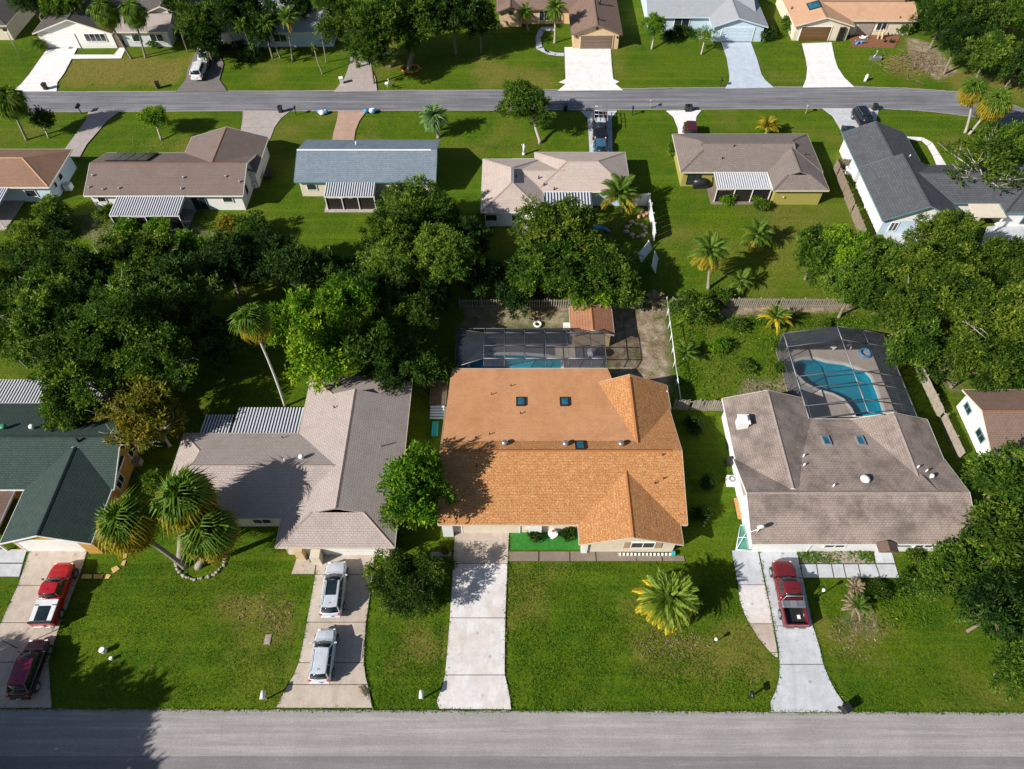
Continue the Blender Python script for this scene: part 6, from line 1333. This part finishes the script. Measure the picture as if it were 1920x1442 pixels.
# courtyard of the orange house
sheet('turf_courtyard', px_poly([(957, 986), (1092, 986), (1092, 1031), (957, 1031)]), .06, M_turf, 'vivid artificial turf in the courtyard of the orange roofed house')
root = thing('fountain', 'white tiered garden fountain in the turf courtyard', 'fountain', P(1036, 1006)); o = ORG[root.name]
MB().tube([o, o+Vector((0, 0, .15)), o+Vector((0, 0, .5)), o+Vector((0, 0, .9))], [.35, .16, .1, .12], 14).build('pedestal', M_white, root)
MB().tube([o+Vector((0, 0, .5)), o+Vector((0, 0, .62)), o+Vector((0, 0, .66))], [.15, .42, .44], 16).build('basin', M_white, root); MB().tube([o+Vector((0, 0, .9)), o+Vector((0, 0, 1.0)), o+Vector((0, 0, 1.05))], [.1, .26, .28], 14).build('upper_basin', M_white, root); MB().ball(o+Vector((0, 0, 1.16)), .12).build('finial', M_red, root)
root = thing('bed_edging', 'row of small white edging blocks under the front window', 'garden edging', P(1160, 1041))
for k in range(14): q = P(1162+k*7.2, 1041, 0); MB().box((q.x, q.y, .14), (.17, .2, .24)).build('block', M_white, root)
MB().box((P(1256, 1040).x+.25, P(1256, 1040).y, .2), (.3, .3, .4)).build('block', M_teal, root)
# planting ring with stones around the fan palms
root = thing('stone_ring', 'curved ring of rough stones round the fan palm bed', 'garden edging', P(372, 1060)); r_ = random.Random(4)
cc = P(376, 1058)
for k in range(25):
    a = math.pi*1.02+k*math.pi*1.02/24+r_.uniform(-.03, .03); q = cc+Vector((2.1*math.cos(a)+r_.uniform(-.06, .06), 1.75*math.sin(a)+.4+r_.uniform(-.06, .06), .08)); mb = MB(); mb.ball(q, .15*r_.uniform(.6, 1.3), (1.1, 1, .8), 7, 5)
    for v in mb.bm.verts: v.co += Vector((r_.uniform(-.03, .03), r_.uniform(-.03, .03), r_.uniform(-.03, .03)))
    mb.build('stone', M_stone, root)
slabs('flagstone_path', 'yellow flagstone path beside the red pickup lawn', [[(232, 1034), (240, 1036), (238, 1046), (230, 1050)], [(230, 1052), (238, 1050), (234, 1062), (226, 1060)], [(208, 1066), (220, 1060), (226, 1067), (212, 1077)], [(200, 1076), (210, 1078), (204, 1086), (196, 1086)], [(155, 1077), (174, 1077), (173, 1086), (152, 1086)], [(176, 1077), (195, 1077), (193, 1086), (175, 1086)]], M_flag)
for px, py, lb in ((197, 1222, 'larger white well cap on the lawn by the dark wine van'), (211, 1236, 'smaller white well cap below the larger one')):
    k = 1.0 if px == 197 else .6; p = P(px, py, .0); small('well_cap', lb, 'well cap', M_white, lambda m_: (m_.tube([(0, 0, 0), (0, 0, .55*k)], .22*k, 12), m_.tube([(0, 0, .55*k), (0, 0, .62*k)], [.26*k, .2*k], 12)), group='well caps', at=p)
p = P(502, 1199, .02); small('meter_cover', 'grey utility cover set in the lawn', 'utility cover', M_stone, lambda m_: (m_.box((0, 0, 0), (.5, .8, .06)), m_.box((0, 0, .035), (.4, .7, .02))), at=p)
def postlamp(px, py, label, h=1.6):
    p = P(px, py, h); root = thing('garden_lamp', label, 'garden lamp', (p.x, p.y, 0), 0, 'garden lamps'); MB().tube([(p.x, p.y, 0), (p.x, p.y, h)], .04, 6).build('post', M_black, root); mb = MB(); mb.tube([(p.x, p.y, h), (p.x, p.y, h+.28), (p.x, p.y, h+.36)], [.11, .15, .03], 8); mb.build('lantern', M_white, root)
postlamp(3, 1200, 'lamp post at the left edge throwing a long thin shadow', 2.2); postlamp(1342, 1200, 'small garden lamp right of the golden palm', .7); postlamp(1543, 1108, 'lamp post beside the maroon pickup', 1.6)
# fallen frond
o = link('fallen_frond', FF[0].copy(), F_dead); o.data.materials.clear(); o.data.materials.append(F_dead); o.location = P(690, 1312, .12); o.rotation_euler = (0, .12, R(125)); o.scale = (1.7,)*3; tag(o, 'dead palm frond lying on the tan driveway edge', 'palm frond')
# turquoise bench, steps and tyre left of the orange house
root = thing('garden_bench', 'turquoise bench against the left wall of the orange roofed house', 'bench', P(817, 808)); q = ORG[root.name]
for k in range(3): MB().box(q+Vector((-.25+k*.22, 0, .45)), (.18, 1.6, .04)).build('slat', M_teal, root)
for dy in (-.6, .6): MB().box(q+Vector((0, dy, .21)), (.5, .08, .42)).build('leg', M_teal, root)
root = thing('side_deck', 'dark wooden side deck with white steps by the orange house', 'deck', P(822, 750)); q = ORG[root.name]
for k in range(9): MB().box(q+Vector((-.75+k*.19, .6, .45)), (.17, 3.0, .05)).build('plank', M_wooddark, root)
for k in range(5): MB().box(q+Vector((0, -1.1-k*.28, .40-k*.08)), (1.4, .22, .05)).build('step', M_bluewhite, root)
def tyre(px, py, label, mat=None):
    p = P(px, py, .1); small('tyre', label, 'tyre', mat or M_white, lambda m_: m_.tube([(.36*math.cos(a*.3927), .36*math.sin(a*.3927), .1) for a in range(17)], .12, 8, cap=False), group='old tyres in the yards', at=p)
tyre(831, 722, 'pale ring tyre lying by the dark side deck'); tyre(1008, 609, 'pale tyre on the mossy ground behind the pool cage')
p = P(1009, 598, 0); small('wooden_stand', 'small wooden A frame above the pale tyre', 'wooden frame', plain('red_cedar', (.3, .14, .08), .8), lambda m_: (m_.tube([(-.3, 0, 0), (0, 0, .9)], .04, 5), m_.tube([(.3, 0, 0), (0, 0, .9)], .04, 5), m_.tube([(-.18, 0, .35), (.18, 0, .35)], .03, 5)), at=p)
p = P(1062, 615, .0); small('storage_box', 'white box at the left corner of the garden shed', 'box', M_white, lambda m_: (m_.box((0, 0, .25), (.7, .5, .5)), m_.box((0, 0, .53), (.76, .56, .06))), at=p)
p = P(246, 893, .05); small('garden_hose', 'coiled green hose beside the dark green roofed house', 'garden hose', M_green_bin, lambda m_: m_.tube([((.3+.012*a)*math.cos(a*.5), (.3+.012*a)*math.sin(a*.5), .04+.002*a) for a in range(40)], .03, 5, cap=False), at=p)
p = P(258, 870, .0); small('storage_box', 'grey storage box in the shaded passage by the orange stucco wall', 'box', M_stone, lambda m_: (m_.box((0, 0, .35), (1.0, .6, .7)), m_.box((0, 0, .74), (1.08, .68, .08))), at=p)
p = P(1312, 350, 0); small('covered_grill', 'black covered grill on the grass before the mustard wall', 'grill', M_black, lambda m_: (m_.ball((0, 0, .75), .75, (1.5, .8, .8), 14, 10), m_.box((0, 0, .3), (1.9, 1.0, .6)), m_.tube([(1.6, 0, 0), (1.3, 0, 1.5)], .04, 5), m_.tube([(-1.2, .2, 0), (-1.0, .2, 1.7)], .04, 5)), at=p)
p = P(505, 330, 0); small('garden_cart', 'dark flat cart beside the brown roofed house wall', 'cart', M_bronze, lambda m_: (m_.box((0, 0, .5), (.9, 1.8, .12)), m_.tube([(-.5, -.5, .3), (-.42, -.5, .3)], .3, 12), m_.tube([(.42, -.5, .3), (.5, -.5, .3)], .3, 12), m_.tube([(0, .9, .5), (0, 1.7, .7)], .04, 5)), at=p)
def chair(mb):
    mb.box((0, 0, .42), (.5, .5, .05)); mb.box((0, .24, .7), (.5, .05, .5))
    for a in (-.21, .21):
        for b_ in (-.21, .21): mb.tube([(a, b_, 0), (a, b_, .42)], .025, 5)
for px, py, rz, lb in ((640, 375, .3, 'white garden chair by the cream wall of the blue grey roofed house'), (1560, 655, .6, 'left white chair on the deck of the turquoise pool'), (1590, 652, -.4, 'right white chair on the deck of the turquoise pool'), (1106, 668, .2, 'white chair left of the round dark table in the pool cage')):
    o = small('garden_chair', lb, 'chair', M_white, chair, group='white garden chairs', at=P(px, py, .07)); o.rotation_euler = (0, 0, rz)
# garden bits behind the beige roofed house
def child_slide(mb):
    mb.box((0, 0, .5), (1.0, .6, .08)); mb.tube([(.5, 0, .55), (1.5, -.4, .05)], .18, 6)
    for a in (-.4, .4):
        for b_ in (-.25, .25): mb.tube([(a, b_, 0), (a, b_, .9)], .04, 5)
p = P(1120, 432, 0); small('toy_slide', 'blue plastic toy slide in the garden of the beige roofed house', 'toy slide', M_blue, child_slide, at=p)
root = thing('boulder_pond', 'grey rock pond edge by the white vinyl fence', 'rockery', P(1193, 430)); r_ = random.Random(9)
for k in range(13):
    a = k*.48; q = P(1192, 432)+Vector((1.3*math.cos(a)*r_.uniform(.5, 1.1), 2.0*math.sin(a)*r_.uniform(.5, 1.1), .1)); MB().ball(q, r_.uniform(.14, .38), (1.2, 1, .7), 7, 5).build('rock', M_stone, root)
p = P(1203, 398, 0); small('flower_pots', 'pink and red pots at the vinyl fence corner', 'plant pots', plain('pink_clay', (.6, .28, .2), .8), lambda m_: [m_.tube([(x, y, 0), (x, y, .4)], [.15, .22], 10) for x, y in ((0, 0), (.5, -.5), (.1, -.9), (-.5, -1.2))], at=p)
p = P(982, 290, 0); small('statue', 'white standing figure statue above the beige roof', 'statue', M_white, lambda m_: (m_.tube([(0, 0, 0), (0, 0, .3)], .22, 8), m_.tube([(0, 0, .3), (0, 0, .9), (.02, 0, 1.3), (0, 0, 1.45)], [.16, .13, .17, .06], 8), m_.ball((0, 0, 1.56), .11), m_.tube([(.15, 0, 1.3), (.3, 0, 1.0)], .05, 6), m_.tube([(-.15, 0, 1.3), (-.28, 0, 1.6)], .05, 6)), at=p)
p = P(727, 166, 0); small('statue', 'white heron ornament by the far street', 'statue', M_white, lambda m_: (m_.tube([(0, 0, 0), (0, 0, .6)], .03, 6), m_.ball((0, 0, .8), .25, (1.3, .8, .9)), m_.tube([(.15, 0, .9), (.3, 0, 1.25), (.18, 0, 1.45), (.4, 0, 1.5)], [.08, .06, .06, .02], 7)), at=p)
p = P(737, 168, 0); small('statue', 'dark bird ornament right of the white heron', 'statue', M_black, lambda m_: (m_.tube([(0, 0, 0), (0, 0, .5)], .03, 6), m_.ball((0, 0, .65), .2, (1.4, .8, .9)), m_.tube([(.15, 0, .7), (.3, 0, 1.05), (.45, 0, 1.05)], [.06, .05, .02], 7)), at=p)
p = P(1622, 152, 0); small('statue', 'small white post ornament near the far street curve', 'statue', M_white, lambda m_: (m_.tube([(0, 0, 0), (0, 0, .3), (0, 0, .8), (0, 0, 1.1)], [.25, .2, .24, .08], 10),), at=p)
p = P(1640, 112, 0); small('swan_planter', 'grey boat shaped planter with a white swan neck on the lawn', 'planter', M_metal, lambda m_: (m_.box((0, 0, .22), (1.5, .7, .4)), m_.tube([(.75, 0, .3), (1.05, 0, .35)], [.3, .1], 8), m_.tube([(-.2, .2, .4), (.1, .3, .9), (.0, .3, 1.2), (.25, .3, 1.25)], [.14, .1, .1, .04], 8)), at=p)
root = thing('flower_ring', 'ring of orange flowers round the giant oak trunk', 'flower bed', P(770, 130)); r_ = random.Random(6)
for k in range(26):
    a = k*.24; q = P(770, 130)+Vector((1.5*math.cos(a)*r_.uniform(.75, 1.15), 1.2*math.sin(a)*r_.uniform(.75, 1.15), .12)); MB().ball(q, r_.uniform(.1, .26), (1, 1, .8), 6, 4).build('flower_clump', plain('orange_flower', (.55, .22, .03), .8, var=.4, scale=5), root)
sheet('mulch_bed', px_poly([(1592, 66), (1690, 66), (1677, 90), (1598, 88)]), .04, M_mulch, 'red mulch bed before the peach roofed house')
r_ = random.Random(8)
for k, (px, py, m_, lb) in enumerate(((1612, 82, M_blue, 'low blue pot cluster on the red mulch bed'), (1655, 72, M_tanwall, 'tall tan garden ornament on the red mulch bed'), (1618, 74, M_white, 'white garden ornaments on the red mulch bed'), (1668, 80, M_bronze, 'dark trellis pots at the right of the red mulch bed'))):
    small('garden_ornament', lb, 'ornament', m_, lambda q: [q.tube([(r_.uniform(-.9, .9), r_.uniform(-.4, .4), 0)]+[(0, 0, 0)][:0]+[(r_.uniform(-.9, .9)*.0+i*.5-.8, r_.uniform(-.3, .3), .5+(k == 1)*.9)], [.2, .08], 8) for i in range(4)], at=P(px, py, 0))
mb = MB(); r_ = random.Random(14)                                   # brush pile
for k in range(260):
    q = P(1715+r_.gauss(0, 24), 118+r_.gauss(0, 14), 0); a = r_.uniform(0, 6.28); l = r_.uniform(.5, 1.6); z = r_.uniform(.05, .5)
    mb.tube([q+Vector((0, 0, z)), q+Vector((l*math.cos(a), l*math.sin(a), r_.uniform(.0, .6)))], [.035, .015], 4, cap=False)
tag(mb.build('brush_pile', M_mulchgrey), 'heap of cut branches on the lawn before the thicket', 'brush pile')
o = thing('utility_pole', 'thin grey leaning pole on the lawn at the top left', 'pole', P(42, 112)); t = P(9, 56, 4.7)-P(42, 112); mb = MB(); mb.tube([(0, 0, 0), t], .07, 7); link('pole', mb.mesh('pole'), M_alu, o); mb = MB(); mb.box(t, (.5, .3, .25)); link('cap', mb.mesh('cap'), M_black, o)
# flower bed and stones by the grey brown house
sheet('flower_bed', px_poly([(1501, 1032), (1632, 1032), (1638, 1056), (1500, 1056)]), .04, M_mulchgrey if False else M_stone, 'planted strip under the front wall of the grey brown house')
# ------------------------------------------------------------------ ground cover that nobody could count
def leaves_stuff(name, label, regions, mat, seed, L=.28, zmax=.25, upright=.6):
    r_ = np.random.default_rng(seed); B = []
    for poly, n in regions:
        W = px_poly(poly); xs_ = [q.x for q in W]; ys_ = [q.y for q in W]; pts = r_.uniform((min(xs_), min(ys_)), (max(xs_), max(ys_)), (n*2, 2))
        k = in_poly(pts[:, 0], pts[:, 1], W) > 0
        dn = vnoise(pts[:, 0], pts[:, 1], 1.3, seed); k &= dn > r_.random(len(dn))*.9; B.append(pts[k][:n])
    q = np.concatenate(B); n = len(q); base = np.concatenate([q, r_.uniform(-.04, zmax*.5, (n, 1))], 1)
    d = r_.normal(size=(n, 3)); d[:, 2] = np.abs(d[:, 2])*upright; d /= np.linalg.norm(d, axis=1)[:, None]
    s_ = np.cross(d, r_.normal(size=(n, 3))); s_ /= np.linalg.norm(s_, axis=1)[:, None]; l = L*r_.uniform(.5, 1.4, n)[:, None]
    v = np.stack([base, base+d*l*.5+s_*l*.13, base+d*l, base+d*l*.5-s_*l*.13], 1).reshape(-1, 3)
    me = bpy.data.meshes.new(name); me.from_pydata(v.tolist(), [], np.arange(n*4).reshape(-1, 4).tolist())
    a = me.attributes.new('tint', 'FLOAT', 'POINT'); a.data.foreach_set('value', np.repeat(r_.random(n), 4).astype(np.float32))
    o = link(name, me, mat); return tag(o, label, kind='stuff')
leaves_stuff('weeds', 'rank weeds and tall grass in the unmown back yards', [([(1290, 600), (1470, 620), (1500, 745), (1300, 748)], 3800), ([(1340, 590), (1660, 585), (1660, 610), (1360, 612)], 3500), ([(1660, 1090), (1760, 1100), (1800, 1180), (1640, 1180)], 1400), ([(1690, 560), (1760, 600), (1780, 850), (1740, 760)], 4000), ([(1500, 1034), (1635, 1034), (1638, 1055), (1500, 1055)], 1500), ([(1500, 600), (1650, 600), (1650, 625), (1480, 625)], 1500), ([(100, 400), (380, 400), (460, 470), (60, 470)], 9000), ([(1260, 580), (1330, 600), (1300, 740), (1275, 740)], 2500), ([(1140, 410), (1200, 410), (1230, 560), (1120, 560)], 2500), ([(300, 860), (330, 860), (310, 1010), (280, 1000)], 1200)], L_weed, 21, .24, .2)
leaves_stuff('leaf_litter', 'straw coloured dead fronds and clippings scattered on the lawns', [([(440, 1120), (550, 1120), (545, 1180), (450, 1190)], 420), ([(1560, 1160), (1680, 1170), (1640, 1240), (1550, 1230)], 500), ([(1400, 700), (1480, 700), (1480, 742), (1390, 742)], 500), ([(1180, 1190), (1330, 1190), (1320, 1240), (1200, 1230)], 260), ([(1140, 600), (1250, 600), (1260, 720), (1150, 700)], 300), ([(180, 110), (330, 110), (330, 150), (150, 160)], 160), ([(250, 260), (340, 260), (330, 285), (230, 285)], 200), ([(140, 400), (400, 410), (420, 450), (140, 450)], 500)], F_dead, 22, .26, .05, .12)
leaves_stuff('grass_tufts', 'short tufts standing up all over the near lawns', [([(100, 1060), (590, 1050), (520, 1325), (100, 1325)], 26000), ([(955, 1056), (1380, 1056), (1450, 1330), (960, 1330)], 30000), ([(700, 1050), (840, 1050), (820, 1325), (705, 1325)], 9000), ([(1530, 1090), (1920, 1090), (1920, 1330), (1590, 1330)], 20000)], L_weed, 23, .14, .04, .8)

r_ = np.random.default_rng(77); B = []
for x in np.arange(-42, 42, .05): B.append((x, f_near(x)+abs(r_.normal(0, .05))-.06))
for a, b_ in EDGES:
    if min(a.y, b_.y) < 60:
        L = (b_-a).length
        for t in r_.random(int(L*16)): q = a.lerp(b_, t); B.append((q.x+r_.normal(0, .05), q.y+r_.normal(0, .05)))
B = np.array(B); n = len(B)*3; B = np.repeat(B, 3, 0)+r_.normal(0, .05, (n, 2)); base = np.concatenate([B, r_.uniform(.0, .08, (n, 1))], 1)
d = r_.normal(size=(n, 3)); d[:, 2] = np.abs(d[:, 2])*.6; d /= np.linalg.norm(d, axis=1)[:, None]; s_ = np.cross(d, r_.normal(size=(n, 3))); s_ /= np.linalg.norm(s_, axis=1)[:, None]; l = r_.uniform(.06, .2, n)[:, None]
v = np.stack([base, base+d*l*.5+s_*l*.16, base+d*l, base+d*l*.5-s_*l*.16], 1).reshape(-1, 3)
me = bpy.data.meshes.new('edge_grass'); me.from_pydata(v.tolist(), [], np.arange(n*4).reshape(-1, 4).tolist()); a = me.attributes.new('tint', 'FLOAT', 'POINT'); a.data.foreach_set('value', np.repeat(r_.random(n)*.9, 4).astype(np.float32))
tag(link('edge_grass', me, L_weed), 'ragged grass creeping over the edges of the near driveways and street', kind='stuff')
